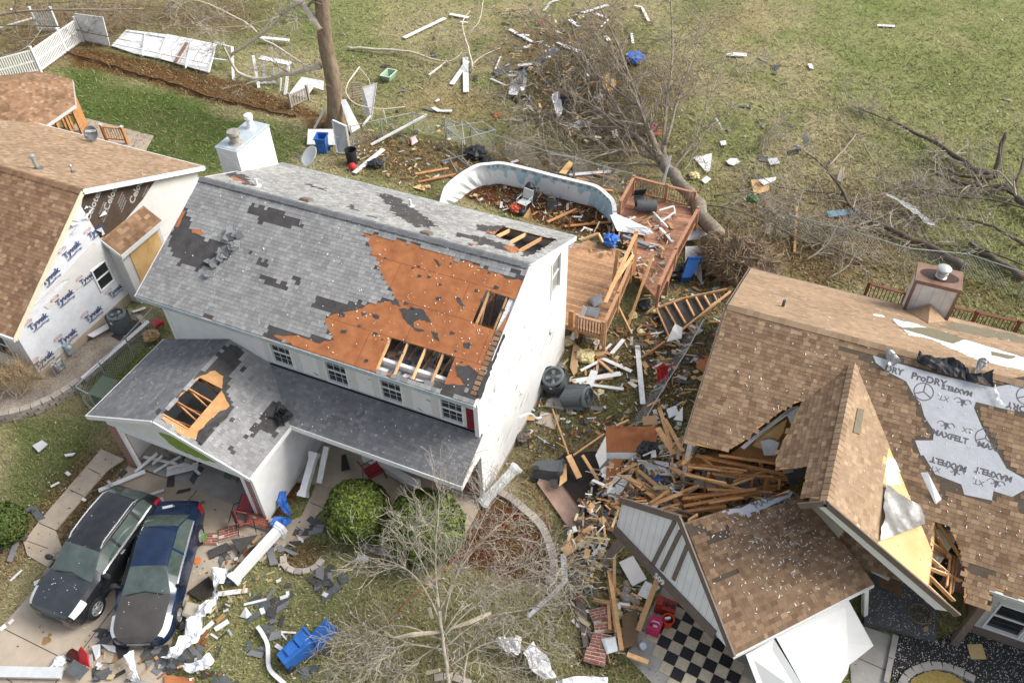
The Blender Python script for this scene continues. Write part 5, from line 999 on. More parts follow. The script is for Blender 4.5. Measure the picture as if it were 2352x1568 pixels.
 F=X_s[0];gz=KEY[1][3]*.72;gr_=MB();gr_.box(T(F-.02,0,gz),(.04,KEY[1][1]*1.0,.26 if rails else .12),(X,Y,Z));o=gr_.build('grille',CHROME if rails else BLACK,t)
 gl_=MB()
 for k in range(5 if rails else 2):gl_.box(T(F+.002,0,gz-.1+k*.05 if rails else gz-.03+k*.06),(.02,KEY[1][1]*.94,.018),(X,Y,Z))
 gl_.build('grille_bar',DGREY if rails else CHROME,o)
 MB().box(T(X_s[-1]+.0,0,.68),(.03,.5,.13),(X,Y,Z)).build('number_plate',GREYW,t)
 return t
bp=mat('black_car_paint',(.008,.009,.011),.22,.3,3,spec=.6,coat=.6,col2=(.02,.022,.026));bh_=mat('dusty_black_hood',(.016,.019,.024),.3,.3,2,coat=.6,spec=.7,col2=(.036,.04,.046))
SUV=[(2.16,.62,.34,.72,.50,.78,.82),(2.06,.80,.27,.86,.66,.91,.94),(1.8,.91,.23,.94,.74,1.0,1.03),(1.35,.955,.22,1.02,.78,1.09,1.12),(.95,.96,.22,1.06,.76,1.13,1.17),(.15,.96,.22,1.12,.64,1.56,1.61),(-.9,.96,.22,1.15,.65,1.62,1.67),(-1.75,.95,.24,1.18,.62,1.58,1.63),(-2.15,.92,.26,1.16,.64,1.34,1.37),(-2.36,.86,.3,1.04,.66,1.10,1.12),(-2.42,.74,.38,.8,.5,.84,.86)]
car('parked_suv','black SUV with silver roof rails parked in front of the garage','car',(2.12,-7.22),math.radians(-85),SUV,(.95,.18),(-1.78,-2.2),(.62,-1.95),[(-.28,-.38),(-1.28,-1.40)],bp,bh_,4.84,(1.38,-1.36),.365,rails=True,hl=(1.52,2.04))
np_=mat('navy_car_paint',(.005,.014,.04),.25,.3,2.5,spec=.5,coat=.4,col2=(.010,.026,.066));dh=mat('dusty_reflecting_hood',(.05,.047,.045),.42,.15,2.5,col2=(.075,.07,.066))  # hood colour mixes dust with a painted-in brownish reflection
SED=[(2.40,.50,.28,.58,.40,.60,.62),(2.30,.74,.22,.68,.60,.74,.76),(2.0,.90,.2,.76,.74,.83,.86),(1.4,.92,.19,.86,.76,.93,.96),(1.05,.925,.19,.90,.74,.97,1.01),(.30,.925,.19,.95,.56,1.36,1.41),(-.5,.925,.19,.97,.58,1.43,1.48),(-1.05,.92,.19,.98,.56,1.38,1.43),(-1.72,.91,.22,.99,.70,1.06,1.10),(-2.25,.87,.26,.96,.68,1.02,1.05),(-2.40,.76,.34,.8,.56,.84,.86)]
car('parked_sedan','navy blue sedan with dusty hood coloured by a brownish reflection and smashed front, beside the black SUV','car',(4.22,-6.78),math.radians(-65),SED,(1.05,.32),(-1.08,-1.70),(.72,-1.5),[(-.22,-.30)],np_,dh,4.85,(1.42,-1.36),.33,hl=(1.65,2.28),tl=(-2.38,-2.0))
sc=MB();rr_=random.Random(31)
for(px,py,hd,K)in((2.08,-7.25,-86,SUV),(4.22,-6.78,-65,SED)):
 hd=math.radians(hd)
 for i in range(45):
  x=rr_.uniform(-1.2,2.1)
  if .1<x<1.1 and rr_.random()<.7:continue
  for a,b in zip(K[:-1],K[1:]):
   if a[0]>=x>=b[0]:f=(x-a[0])/(b[0]-a[0]);zt=a[6]+(b[6]-a[6])*f;wt=a[4]+(b[4]-a[4])*f;break
  y=rr_.uniform(-.75,.75)*wt;z=zt+.045;p=Vector((px+math.cos(hd)*x-math.sin(hd)*y,py+math.sin(hd)*x+math.cos(hd)*y,z));s_=rr_.uniform(.006,.014);an=rr_.uniform(0,3)
  sc.poly([p+Vector((math.cos(an+k*1.57)*s_*(2 if k%2 else 1),math.sin(an+k*1.57)*s_*(2 if k%2 else 1),-.02))for k in range(4)],rr_.random())
tag(sc.build('car_scraps',MATS['scrap_colours']),'tiny pale scraps stuck on the roofs and hoods of both cars','litter',None,'stuff')
def bez(pts,n):
 pts=[Vector(p)for p in pts];out=[]
 for i in range(len(pts)-1):
  p0,p1,p2,p3=pts[max(i-1,0)],pts[i],pts[i+1],pts[min(i+2,len(pts)-1)]
  for k in range(n):
   t=k/n;out.append(.5*((2*p1)+(p2-p0)*t+(2*p0-5*p1+4*p2-p3)*t*t+(3*p1-p0-3*p2+p3)*t**3))
 return out+[pts[-1]]
def twig(mb,p,d,L,r,lv,rnd,wob=.35,nchild=3,sides=4,up=.0,minr=.004,floor=.02):
 n=5 if lv>1 else 4;pts=[Vector(p)];rad=[r];dd=Vector(d).normalized()
 for i in range(n):
  dd=(dd+Vector((rnd.gauss(0,wob),rnd.gauss(0,wob),rnd.gauss(0,wob)+up))*.5).normalized();q=pts[-1]+dd*L/n
  if q.z<floor:q.z=floor;dd.z=abs(dd.z)*.3
  pts.append(q);rad.append(max(minr,r*(1-.8*(i+1)/n)))
 mb.tube(pts,rad,sides,rnd.random(),cap=False)
 if lv<=0:return
 for k in range(nchild):
  i=rnd.randint(1,n);b=pts[i];ax=(pts[i]-pts[i-1]).normalized();o=ax.orthogonal().normalized();o=Matrix.Rotation(rnd.uniform(0,6.28),3,ax)@o
  twig(mb,b,ax+o*rnd.uniform(.5,1.1),L*rnd.uniform(.45,.75),max(minr,rad[i]*.7),lv-1,rnd,wob,nchild,max(3,sides-1),up,minr,floor)
def limb(mb,pts,r0_,r1_,rnd,nt=0,lt=1.0,lv=1,n=4,sides=7,spread=.9,up=0,t0=.25,minr=.004,nchild=3,tmb=None,bias=None):
 P=bez(pts,n);R=[r0_+(r1_-r0_)*(i/(len(P)-1))**.8 for i in range(len(P))]
 P=[p+Vector((rnd.gauss(0,1),rnd.gauss(0,1),rnd.gauss(0,1)))*R[i]*.25 for i,p in enumerate(P)]
 mb.tube(P,R,sides,rnd.random())
 for k in range(nt):
  i=int(len(P)*(t0+(1-t0)*rnd.random()));i=max(1,min(len(P)-1,i));ax=(P[i]-P[i-1]).normalized();o=Matrix.Rotation(rnd.uniform(0,6.28),3,ax)@ax.orthogonal().normalized()
  d=ax*rnd.uniform(.5,1.2)+o*spread
  if bias:d+=Vector(bias)
  twig(tmb or mb,P[i],d,lt*rnd.uniform(.5,1.3),max(minr,R[i]*.45),lv,rnd,nchild=nchild,up=up,minr=minr)
 return P
def Q(*L):return[U((x,y),z)for x,y,z in L]
r=random.Random(1);t=thing('broken_tree','tall bare brown trunk with peeled pale limbs behind the white chimney','tree',U((770,290),0),'storm stripped trees')
b=U((770,290),0);tp=UY((735,-60),b.y);tr=MB();P=bez([b+Vector((0,0,-.1)),b.lerp(tp,.3)+Vector((.15,0,0)),b.lerp(tp,.6)+Vector((-.1,0,0)),tp],6)
tr.tube(P,[.72,.54,.46,.43]+[.41-.005*i for i in range(len(P)-4)],14,.5);o=tr.build('trunk',mat('brown_bark',(.15,.11,.075),.95,.2,5,1,18,col2=(.31,.24,.17),stretch=(1,1,.35)),t,smooth=True)
bm_=MB();tw=MB()
def V_(px,py,y):return UY((px,py),y)
yb_=b.y
J1=V_(733,152,yb_-.1)
for pts,r0_,r1_,nt in(([(733,152),(670,168),(600,183),(545,165),(515,110)],.13,.05,7),([(735,60),(690,10),(640,-30)],.17,.12,2),([(530,128),(600,80),(660,25),(700,0)],.07,.05,10),([(590,85),(640,110),(700,152)],.05,.04,6),([(515,100),(490,95)],.035,.02,4),([(590,75),(560,50),(480,10),(440,0)],.04,.02,9),([(640,40),(560,60),(450,65)],.035,.015,9)):
 dy={0:-.2}.get(0);limb(bm_,[V_(x,y,yb_-.25-.15*i)for i,(x,y)in enumerate(pts)],r0_*1.3,r1_*1.3,r,int(nt*1.5),1.6,2,tmb=tw,minr=.008,nchild=3)
bm_.build('peeled_limbs',STRIP,t,smooth=True);tw.build('twigs',PALEB,t)
def brush(name,label,limbs,mt,seed,group=None,lt=1.4,lv=2,minr=.008,nchild=3,cat='tree',up=0,nm='branches',bark=None,spread=.9,tmat=None):
 rnd=random.Random(seed);p0=limbs[0][0][0];b=U((p0[0],p0[1]),p0[2]);t=thing(name,label,cat,(b.x,b.y,0),group);m1,m2=MB(),MB()
 for pts,r0_,r1_,nt in limbs:limb(m1,Q(*pts),r0_,r1_,rnd,nt,lt,lv,minr=minr,nchild=nchild,tmb=m2,up=up,spread=spread)
 m1.build('limbs',bark or mt,t,smooth=True)
 if m2.v:m2.build('twigs',tmat or mt,t)
 return t
brush('fallen_branches','tangle of long bare branches in the top left corner above the white fence',[([(-60,45,1.2),(60,25,1.6),(190,22,1.8),(330,20,1.2)],.11,.03,16),([(-40,60,1),(120,60,1),(200,75,.8),(300,95,.6)],.06,.02,12),([(0,70,.6),(60,90,.8),(150,70,.9),(260,60,.7)],.05,.02,10),([(180,20,1.0),(330,30,.8),(500,10,.6)],.04,.02,12),([(300,50,.7),(420,60,.5),(540,20,.4)],.035,.015,12),([(60,10,.4),(200,5,.8),(420,20,.5)],.05,.02,14),([(0,130,.5),(60,110,.7),(100,60,.9)],.04,.02,8)],DTWIG,3,'fallen branches',2.0,2,.01)
brush('peeled_branch','long peeled pale branch lying across the lawn left of the forked one',[([(800,110,.15),(860,113,.25),(940,120,.3),(1000,138,.3),(1030,142,.2)],.10,.05,3),([(1030,142,.25),(1050,132,.4),(1060,120,.5)],.05,.02,2),([(1025,142,.2),(1000,160,.1),(985,172,.05)],.045,.02,1)],STRIP,5,'peeled branches',1.0,1,.01,bark=STRIP,tmat=STRIP)
brush('peeled_branch','forked peeled branch standing up out of the lawn above the crossed white boards',[([(1080,165,.05),(1085,150,.5),(1075,110,1.0),(1062,55,1.6),(1080,25,2.0)],.08,.03,6),([(1072,78,1.3),(1100,50,1.8),(1110,0,2.4)],.045,.02,5),([(1085,148,.5),(1110,128,.6),(1150,110,.6)],.04,.015,6),([(1070,95,1.1),(1030,75,1.1),(1010,60,1.0)],.03,.012,4)],STRIP,6,'peeled branches',1.1,2,.008,bark=STRIP,tmat=PALEB)
brush('peeled_branch','thin looping peeled branch behind the leaning white panels',[([(825,155,1.8),(800,190,1.6),(795,215,1.2),(820,240,.8),(880,250,.4),(930,245,.2)],.05,.02,5),([(825,155,1.8),(845,180,1.2),(850,195,1)],.03,.02,1),([(880,250,.3),(890,290,.1)],.02,.01,2)],STRIP,7,'peeled branches',.8,1,.007,bark=STRIP,tmat=PALEB)
brush('uprooted_tree','big uprooted bare tree lying from its root ball toward the top of the photo',[([(1690,620,.9),(1640,540,.9),(1590,460,1.0),(1545,400,1.0),(1515,365,1.1)],.42,.27,0),([(1520,372,1.1),(1500,320,1.4),(1470,250,1.9),(1430,130,2.6),(1380,20,3.2)],.2,.03,44),([(1525,365,1.1),(1530,250,2.2),(1545,120,3.2),(1540,-10,4.0)],.14,.03,34),([(1515,365,1.0),(1460,310,1.2),(1400,220,1.5),(1330,150,1.8),(1250,120,2)],.17,.03,47),([(1480,320,1.1),(1400,270,1.3),(1300,210,1.4),(1180,190,1.2)],.10,.02,44),([(1520,370,.9),(1460,350,.9),(1380,345,.8),(1290,347,.5),(1200,320,.5)],.13,.02,27),([(1490,300,1.4),(1460,200,2.0),(1400,120,2.2),(1330,60,2.2)],.10,.02,40),([(1540,395,1.0),(1500,380,.8),(1400,375,.5),(1330,382,.3)],.08,.02,20),([(1460,240,1.9),(1380,180,2.0),(1300,100,2.0),(1230,40,1.8)],.07,.015,40),([(1530,330,1.6),(1560,220,2.6),(1600,110,3.4),(1610,40,3.6)],.08,.02,23),([(1545,390,1.1),(1590,330,1.8),(1620,250,2.4),(1670,120,2.8)],.08,.02,17),([(1450,290,1.2),(1350,290,1.0),(1230,260,.8)],.06,.015,30),([(1550,400,1),(1580,380,1.3),(1620,300,1.6)],.05,.02,11)],DTWIG,8,None,1.9,2,.011,bark=mat('fallen_bark',(.15,.125,.095),.95,.2,6,.9,20,col2=(.30,.255,.20)),tmat=mat('fallen_twigs',(.20,.165,.125),.95,.2,5,col2=(.36,.31,.24),attr=.3))
rt=thing('root_ball','torn up root ball of the fallen tree, brown and hairy, behind the tan roof','roots',U((1715,640),0));rb_=MB();r=random.Random(4);bc=U((1700,600),1.0)
for i in range(14):
 for j in range(10):
  pass
o=bpy.data.objects
n1,n2=26,16;vv=[]
for j in range(n2+1):
 for i in range(n1):
  a=2*math.pi*i/n1;e=math.pi*j/n2;d=Vector((math.sin(e)*math.cos(a)*1.9,math.sin(e)*math.sin(a)*1.15,math.cos(e)*1.25));k=.82+.35*noise.noise(d*1.7)+.18*noise.noise(d*5);p=bc+d*k;p.z=max(p.z,-.05);rb_.v.append(p)
for j in range(n2):
 for i in range(n1):i2=(i+1)%n1;rb_.face([j*n1+i,(j+1)*n1+i,(j+1)*n1+i2,j*n1+i2],r.random())
rb_.build('soil_mass',mat('root_soil',(.10,.07,.045),.98,.3,5,1,12,col2=(.22,.165,.11)),rt,smooth=False)
rb_=MB()
for i in range(900):
 d=Vector((r.gauss(0,1),r.gauss(0,1),r.gauss(.25,.8))).normalized();p=bc+Vector((d.x*1.7,d.y*1.0,d.z*1.1))*r.uniform(.85,1.0)
 if p.z<0:continue
 twig(rb_,p,d+Vector((r.gauss(0,.7),r.gauss(0,.7),r.gauss(-.2,.5))),r.uniform(.25,.8),r.uniform(.012,.03),0,r,wob=.8,sides=3,minr=.006)
rb_.build('roots',mat('root_fibres',(.17,.12,.075),.95,.3,8,col2=(.38,.29,.19),attr=.3),rt)
FB_=mat('dark_wet_bark',(.075,.058,.045),.95,.2,6,.9,20,col2=(.16,.13,.10))
brush('fallen_limb','dark broken tree limb lying on the grass with a splintered upright stub',[([(2280,405,.3),(2220,380,.3),(2160,335,.35),(2090,300,.3),(2040,270,.3)],.20,.05,10),([(2285,408,.2),(2295,360,1.0),(2312,305,2.0)],.14,.10,2),([(2060,285,.3),(2000,260,.4),(1960,245,.3)],.05,.015,10),([(2280,410,.3),(2200,400,.3),(2130,365,.2)],.14,.04,12)],DTWIG,12,'fallen branches',1.2,2,.008,bark=FB_,tmat=PALEB)
brush('fallen_limb','dark trunk with dense twigs crossing the right edge of the field',[([(2420,520,.4),(2352,470,.4),(2310,430,.4),(2230,425,.4),(2150,400,.3)],.24,.06,22),([(2330,430,.5),(2345,390,1.0),(2352,360,1.4)],.10,.05,2),([(2352,560,.3),(2280,520,.3),(2200,500,.2),(2100,500,.2)],.10,.02,26),([(2360,480,.5),(2280,460,.5),(2180,450,.3),(2100,430,.3)],.06,.02,24),([(2352,610,.3),(2250,570,.4),(2130,560,.3),(2050,540,.2)],.05,.02,22)],DTWIG,13,'fallen branches',1.5,2,.008,bark=FB_,tmat=PALEB)
brush('fallen_limb','long mossy trunk lying diagonal above the tan roof and chimney',[([(2215,610,.2),(2140,570,.25),(2050,530,.3),(1960,480,.3),(1930,430,.5),(1890,380,.7),(1850,350,.6)],.19,.02,18),([(2352,640,.2),(2290,600,.25),(2230,560,.25)],.16,.13,0),([(1940,445,.4),(1870,440,.3),(1790,430,.3),(1740,400,.3)],.06,.015,10)],DTWIG,14,'fallen branches',1.3,2,.008,bark=FB_,tmat=PALEB)
brush('fallen_limb','twiggy grey branch pile around the blue shutter on the grass',[([(2300,430,.3),(2180,435,.25),(2080,430,.2),(1980,400,.2)],.06,.02,14),([(1900,385,.2),(1950,330,.4),(1970,310,.3),(2000,360,.3),(2020,390,.2)],.05,.02,8),([(1750,350,.1),(1760,310,.5),(1790,290,.8)],.04,.01,12),([(1800,480,.2),(1850,510,.3),(1960,520,.3),(2060,480,.3)],.05,.02,18)],DTWIG,15,'fallen branches',1.3,2,.008,tmat=PALEB)
brush('brush_pile','low brush of grey twigs between the fallen trunk and the tan roof',[([(1600,470,.2),(1680,480,.5),(1780,520,.5),(1860,560,.3)],.06,.02,30),([(1850,600,.1),(1900,560,.6),(1930,500,1.0)],.06,.02,14),([(1900,640,.2),(1960,590,.6),(1920,480,1.2)],.05,.015,14),([(1980,600,.2),(1860,540,.4),(1760,480,.5)],.08,.02,20),([(1640,450,.2),(1720,440,.6),(1800,470,.5)],.04,.015,22)],DTWIG,16,'fallen branches',1.2,2,.007,cat='brush',tmat=PALEB)
for i,(q,lb)in enumerate([((1765,335),'small bleached twig bush lying on the open field near the white panel scrap'),((1720,160),'thin bare sapling standing right of the fallen crown'),((2010,250),'small grey twig clump at the tip of the dark limb')]):
 brush('twig_clump',lb,[([(q[0],q[1]+30,.0),(q[0]-6,q[1],.5),(q[0]+18,q[1]-25,.9)],.03,.008,12)],PALEB,30+i,'twig clumps',.9,2,.006,cat='branch')
r=random.Random(21);bt=thing('bare_tree','leafless multi stemmed tree on the front lawn, split and partly fallen','tree',U((1035,1600),0));m1,m2=MB(),MB()
for pts,r0_,r1_,nt in[([(1035,1620,0),(1030,1560,.7),(1020,1490,1.2),(1010,1420,1.7),(1005,1370,2.1)],.12,.05,4),([(1015,1440,1.5),(1000,1300,2.6),(1005,1200,3.3),(1010,1140,3.7)],.06,.012,26),([(1010,1400,1.9),(1060,1300,2.5),(1120,1230,3.0),(1180,1180,3.2)],.06,.012,26),([(1010,1420,1.7),(960,1330,2.4),(900,1290,2.6),(850,1280,2.7)],.05,.012,20),([(1020,1460,1.4),(1090,1390,1.9),(1180,1340,2.2),(1280,1320,2.2)],.06,.012,30),([(1025,1480,1.2),(1110,1420,1.6),(1200,1400,1.6),(1300,1380,1.4)],.05,.012,26),([(1020,1470,1.2),(940,1440,1.3),(880,1440,1.0),(810,1480,.5)],.06,.012,24),([(1020,1490,1.0),(930,1480,1.0),(860,1510,.6),(820,1550,.3)],.05,.012,22),([(1010,1390,1.9),(990,1330,2.3),(940,1240,3.0),(940,1210,3.2)],.045,.01,20),([(1030,1530,.8),(1110,1480,1.1),(1190,1470,1.0),(1260,1500,.7)],.05,.012,22),([(1020,1430,1.6),(1040,1340,2.4),(1100,1210,3.2),(1130,1150,3.4)],.05,.01,26),([(1035,1560,.5),(1090,1520,.7),(1180,1550,.4)],.04,.01,14),([(1020,1450,1.5),(1100,1350,2.2),(1230,1290,2.6),(1300,1290,2.6)],.045,.01,30),([(1010,1480,1),(950,1520,.8),(900,1560,.4)],.04,.01,16),([(1060,1640,0),(1065,1560,.6),(1080,1480,1.0),(1110,1440,1.4)],.08,.02,12)]:
 limb(m1,Q(*pts),r0_*.62,r1_*.75,r,int(nt*1.1),1.0,2,minr=.0055,nchild=3,tmb=m2,up=.1)
m1.build('limbs',mat('grey_tan_bark',(.28,.24,.185),.95,.2,6,.6,25,col2=(.46,.41,.33)),bt,smooth=True);m2.build('twigs',PALEB,bt)
m3=MB()
for pts in([(905,1463,1.0),(950,1456,1.25),(1012,1450,1.4)],[(1025,1445,1.45),(1080,1428,1.7),(1128,1406,1.8)],[(985,1395,1.6),(993,1420,1.5)],[(980,1545,.3),(1010,1538,.5)]):
 P=Q(*pts);n_=len(P);m3.tube(P,[.02]+[.07]*(n_-2)+[.045]if n_>2 else[.06,.05],5)
m3.build('split_wood',mat('fresh_split_wood',(.52,.42,.28),.7,.15,5,col2=(.70,.62,.48)),bt)
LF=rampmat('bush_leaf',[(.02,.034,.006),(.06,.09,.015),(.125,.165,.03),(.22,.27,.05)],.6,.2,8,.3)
def bush(name,label,ctr,rx,rz,n,seed,ls=.07,leafm=None,cat='bush',group='round clipped bushes',sq=1.0):
 r=random.Random(seed);t=thing(name,label,cat,(ctr[0],ctr[1],0),group);m_=MB();cc=Vector((ctr[0],ctr[1],rz*.95))
 for i in range(n):
  z=r.uniform(-.75,1);a=r.uniform(0,6.283);h=math.sqrt(max(0,1-z*z));d=Vector((h*math.cos(a),h*math.sin(a),z));lump=1+.10*noise.noise(d*3.2+Vector((seed,0,0)))+.05*noise.noise(d*9);dep=r.random()**2*.12
  p=cc+Vector((d.x*rx,d.y*rx,d.z*rz))*lump*(1-dep);nn=(d+Vector((r.gauss(0,.45),r.gauss(0,.45),r.gauss(0,.45)))).normalized();u=nn.orthogonal().normalized();u=Matrix.Rotation(r.uniform(0,6.28),3,nn)@u;v=nn.cross(u);L=ls*r.uniform(.6,1.4);W=L*.5
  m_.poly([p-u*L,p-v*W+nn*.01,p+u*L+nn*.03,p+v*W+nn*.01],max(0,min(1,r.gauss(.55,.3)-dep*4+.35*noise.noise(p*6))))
 m_.build('foliage',leafm or LF,t)
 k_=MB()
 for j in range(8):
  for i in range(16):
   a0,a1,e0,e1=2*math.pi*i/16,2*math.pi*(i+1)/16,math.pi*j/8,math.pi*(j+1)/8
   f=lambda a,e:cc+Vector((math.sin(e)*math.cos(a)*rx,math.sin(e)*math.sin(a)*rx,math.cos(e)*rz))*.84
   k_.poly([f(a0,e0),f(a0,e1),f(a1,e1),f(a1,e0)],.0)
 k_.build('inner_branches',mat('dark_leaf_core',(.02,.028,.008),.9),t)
 MB().tube([(ctr[0],ctr[1],0),(ctr[0],ctr[1],rz*.6)],.07,8).build('trunk',BARK,t);return t
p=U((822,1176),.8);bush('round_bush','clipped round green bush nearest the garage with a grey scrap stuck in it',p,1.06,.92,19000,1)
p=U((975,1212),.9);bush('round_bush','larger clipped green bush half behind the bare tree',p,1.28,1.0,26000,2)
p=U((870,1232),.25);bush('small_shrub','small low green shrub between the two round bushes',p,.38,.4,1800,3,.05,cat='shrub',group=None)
DL=rampmat('dark_shrub_leaf',[(.03,.05,.012),(.06,.09,.02),(.11,.13,.04)],.7,.2,8,.2)
p=U((12,1215),.4);bush('evergreen_shrub','dark evergreen shrub at the left edge by the mulch strip',p,.75,.7,6000,4,.05,DL,'shrub',None)
tag(slabq('roof_scrap',[(c(8,-10,230),1.62),(c(8,75,210),1.66),(c(8,60,340),1.5),(c(8,10,385),1.42)],.02,DGREY),'grey roofing scrap stuck in the left round bush','roofing scrap')
brush('dry_shrub','dry tan twiggy shrub in the gravel by the left house corner',[([(38,920,0),(35,890,.4),(40,860,.8)],.03,.01,40),([(38,920,0),(10,890,.4),(0,870,.6)],.03,.01,30),([(38,920,0),(60,895,.4),(70,870,.7)],.03,.01,30)],PALEB,40,None,.8,2,.005,cat='shrub',up=.25,tmat=mat('dry_tan_twigs',(.34,.24,.13),.95,.2,6,col2=(.50,.37,.22),attr=.2))
for i,(q,l)in enumerate([((250,1180),'low brown groundcover shrub strip beside the side path')]):
 brush('low_shrub',l,[([(290,1080,0),(230,1170,.1),(150,1280,.05)],.02,.01,170)],DTWIG,50,None,.35,1,.006,cat='shrub')
V=Vector
def tf(x,y,h):return TF.at(*TF.q(c(6,x,y)),h)
def pk(name,a,za,b,zb,w_,h_,m_,label,cat='board',group=None):return bq(a,za,b,zb,w_,h_,m_,name,None,label,cat,group)
def sl(name,k,pts,z,th,m_,label,cat='panel',group=None):
 zz=z if isinstance(z,(list,tuple))else[z]*len(pts);return slabq(name,[(c(k,*p),zz[i])for i,p in enumerate(pts)],th,m_,label,cat,group)
def crumple(name,corners,m_,label,cat,n=(10,6),amp=.18,seed=0,group=None,parent=None,th=0):
 A,B_=[bez([e if isinstance(e,V)else U(*e)for e in cr],6)for cr in corners];nn=min(len(A),len(B_))-1;M=MB();w_=n[1]
 for i in range(nn+1):
  a,b=A[i*(len(A)-1)//nn],B_[i*(len(B_)-1)//nn]
  for j in range(w_+1):
   p=a.lerp(b,j/w_);q=p*2.3+Vector((seed*7,0,0));e=abs(noise.noise(q))+.6*abs(noise.noise(q*2.7));p=p+Vector((noise.noise(q+Vector((9,0,0)))*amp*.4,noise.noise(q+Vector((0,9,0)))*amp*.4,e*amp));p.z=max(p.z,.03);M.v.append(p)
 for i in range(nn):
  for j in range(w_):k=i*(w_+1)+j;M.face([k,k+1,k+w_+2,k+w_+1],random.Random(k+seed).random())
 o=M.build(name,m_,parent,smooth=False);return tag(o,label,cat,group)
WP=mat('dirty_white_vinyl',(.60,.60,.59),.55,.12,5,col2=(.76,.77,.77))
def picket(name,label,pts,h,group,step=.13,m_=WP,rails=(.12,.5,.92),pw=.085):
 t=thing(name,label,'fence',tuple(pts[0][:2])+(0,),group);M=MB();R_=MB()
 for a,b in zip(pts[:-1],pts[1:]):
  d=b-a;L=d.length;d.normalize();n_=int(L/step)
  for i in range(1,n_):p=a+d*(i*L/n_);M.box(p+Vector((0,0,h*.5)),(pw,.025,h*.9),(d,Vector((-d.y,d.x,0)),Vector((0,0,1))))
  for r_ in rails:R_.beam(a+Vector((0,0,h*r_)),b+Vector((0,0,h*r_)),.05,.09)
 M.build('pickets',m_,t);R_.build('rails',m_,t)
 for p in pts:o=MB().box(p+Vector((0,0,h*.52)),(.12,.12,h*1.04)).box(p+Vector((0,0,h*1.06)),(.15,.15,.04)).build('post',m_,t)
 return t
picket('picket_fence','standing white picket fence running down to the sunroom roof',[U(c(1,*q),0)for q in((-150,620),(285,500),(462,370),(575,290))],1.55,'white vinyl fence pieces')
sl('vinyl_fence',1,[(592,283),(757,320),(707,120),(512,95)],[0,0,1.9,1.85],.05,WP,'upright solid white fence panel beside the end of the picket fence','fence panel','white vinyl fence pieces')
sl('vinyl_fence',1,[(767,315),(870,205),(1145,238),(1092,402),(920,368)],[.15,.55,.55,.15,.1],.05,WP,'left half of the fallen white fence run on the bed, with bent dark gaps','fence panel','white vinyl fence pieces')
sl('vinyl_fence',1,[(1094,402),(1150,235),(1490,303),(1440,500)],[.15,.6,.6,.2],.05,WP,'right half of the fallen white fence run with a brown board on it','fence panel','white vinyl fence pieces')
pk('brown_board',c(1,1205,432),.35,c(1,1288,295),.7,.22,.03,mat('rust_brown_board',(.22,.10,.06),.8,.2),'rust brown board lying across the fallen white fence')
sc=MB()
for a,b in(((780,300),(1440,440)),((870,215),(1480,310)),((1000,225),(985,385)),((1150,240),(1095,400)),((1320,270),(1280,470)),((1490,305),(1440,500))):sc.beam(U(c(1,*a),.55),U(c(1,*b),.52),.08,.05)
tag(sc.build('fence_rails',WP),'thin white rails and ribs lying on the fallen fence run','fence rail')
for i,(a,za,b,zb,w_)in enumerate([((1480,295),.9,(1605,330),.9,.12),((1600,330),1.0,(1608,552),0,.14),((1455,405),.5,(1580,420),.5,.1),((1745,385),1.3,(1785,608),0,.16),((1800,385),1.3,(1825,570),.1,.14),((1795,400),1.3,(1995,440),1.3,.42),((1880,460),.9,(1885,575),.1,.1),((1920,470),.9,(1930,575),.1,.1),((1785,575),.1,(1900,570),.1,.1),((1990,440),1.2,(1965,655),0,.16),((1935,540),.8,(1930,625),.1,.1),((1800,262),.3,(1990,280),.3,.3),((2235,755),1.1,(2165,885),.1,.14)]):
 pk('fence_piece',c(1,*a),za,c(1,*b),zb,w_,.08,WP,'broken white fence post or rail between the fallen run and the bare trunk','fence piece','broken vinyl fence pieces')
picket('torn_picket_fence','small torn white picket panel leaning in the branches at the top left',[U(c(1,270,215),0),U(c(1,410,215),0)],1.5,'white vinyl fence pieces',.16)
pk('fence_post',c(1,78,65),1.6,c(1,125,155),.3,.12,.12,WP,'lone leaning white post in the top left corner branches','fence piece');pk('fence_rail',c(1,0,190),.4,c(1,245,120),.5,.1,.06,WP,'thin white rail under the branches at the left edge','fence piece')
sl('vinyl_fence',1,[(1988,650),(2080,530),(2230,558),(2226,622),(2160,600),(2110,672)],[.1,.5,.5,.3,.4,.1],.04,WP,'white panel lying against the left side of the bare trunk','fence panel','white vinyl fence pieces')
sl('vinyl_fence',2,[(-8,690),(30,685),(130,880),(65,922)],[1.7,1.7,.2,.1],.05,WP,'tall white panel leaning right of the trunk base','fence panel','white vinyl fence pieces')
sl('vinyl_fence',2,[(145,600),(245,570),(208,820),(145,776)],[1.4,1.6,.2,.1],.05,WP,'white panel tipped behind the looping peeled branch','fence panel','white vinyl fence pieces')
sl('vinyl_fence',1,[(2122,890),(2310,890),(2322,1000),(2115,995)],[.5,.5,.1,.1],.05,WP,'low white panel lying behind the blue bin','fence panel','white vinyl fence pieces')
pk('fence_rail',c(2,150,860),.1,c(2,210,790),.3,.1,.07,WP,'short white rail under the tipped white panel','fence piece')
gt=thing('white_gate','white framed gate leaning beside the blue bin','gate',U(c(1,2330,1060),0));A,B_,C_,D_=[U(c(1,*q),z)for q,z in(((2292,828),1.5),((2385,870),1.5),((2415,1060),.05),((2325,1050),.05))]
f_=MB();[f_.beam(a,b,.1,.05)for a,b in((A,B_),(B_,C_),(C_,D_),(D_,A),((A+D_)/2,(B_+C_)/2))];f_.build('gate_frame',WP,gt);n_=(B_-A).cross(D_-A).normalized();MB().hexa([A,B_,C_,D_],[p+n_*.02 for p in(A,B_,C_,D_)]).build('gate_infill',mat('grey_infill',(.45,.46,.46),.6,.1),gt)
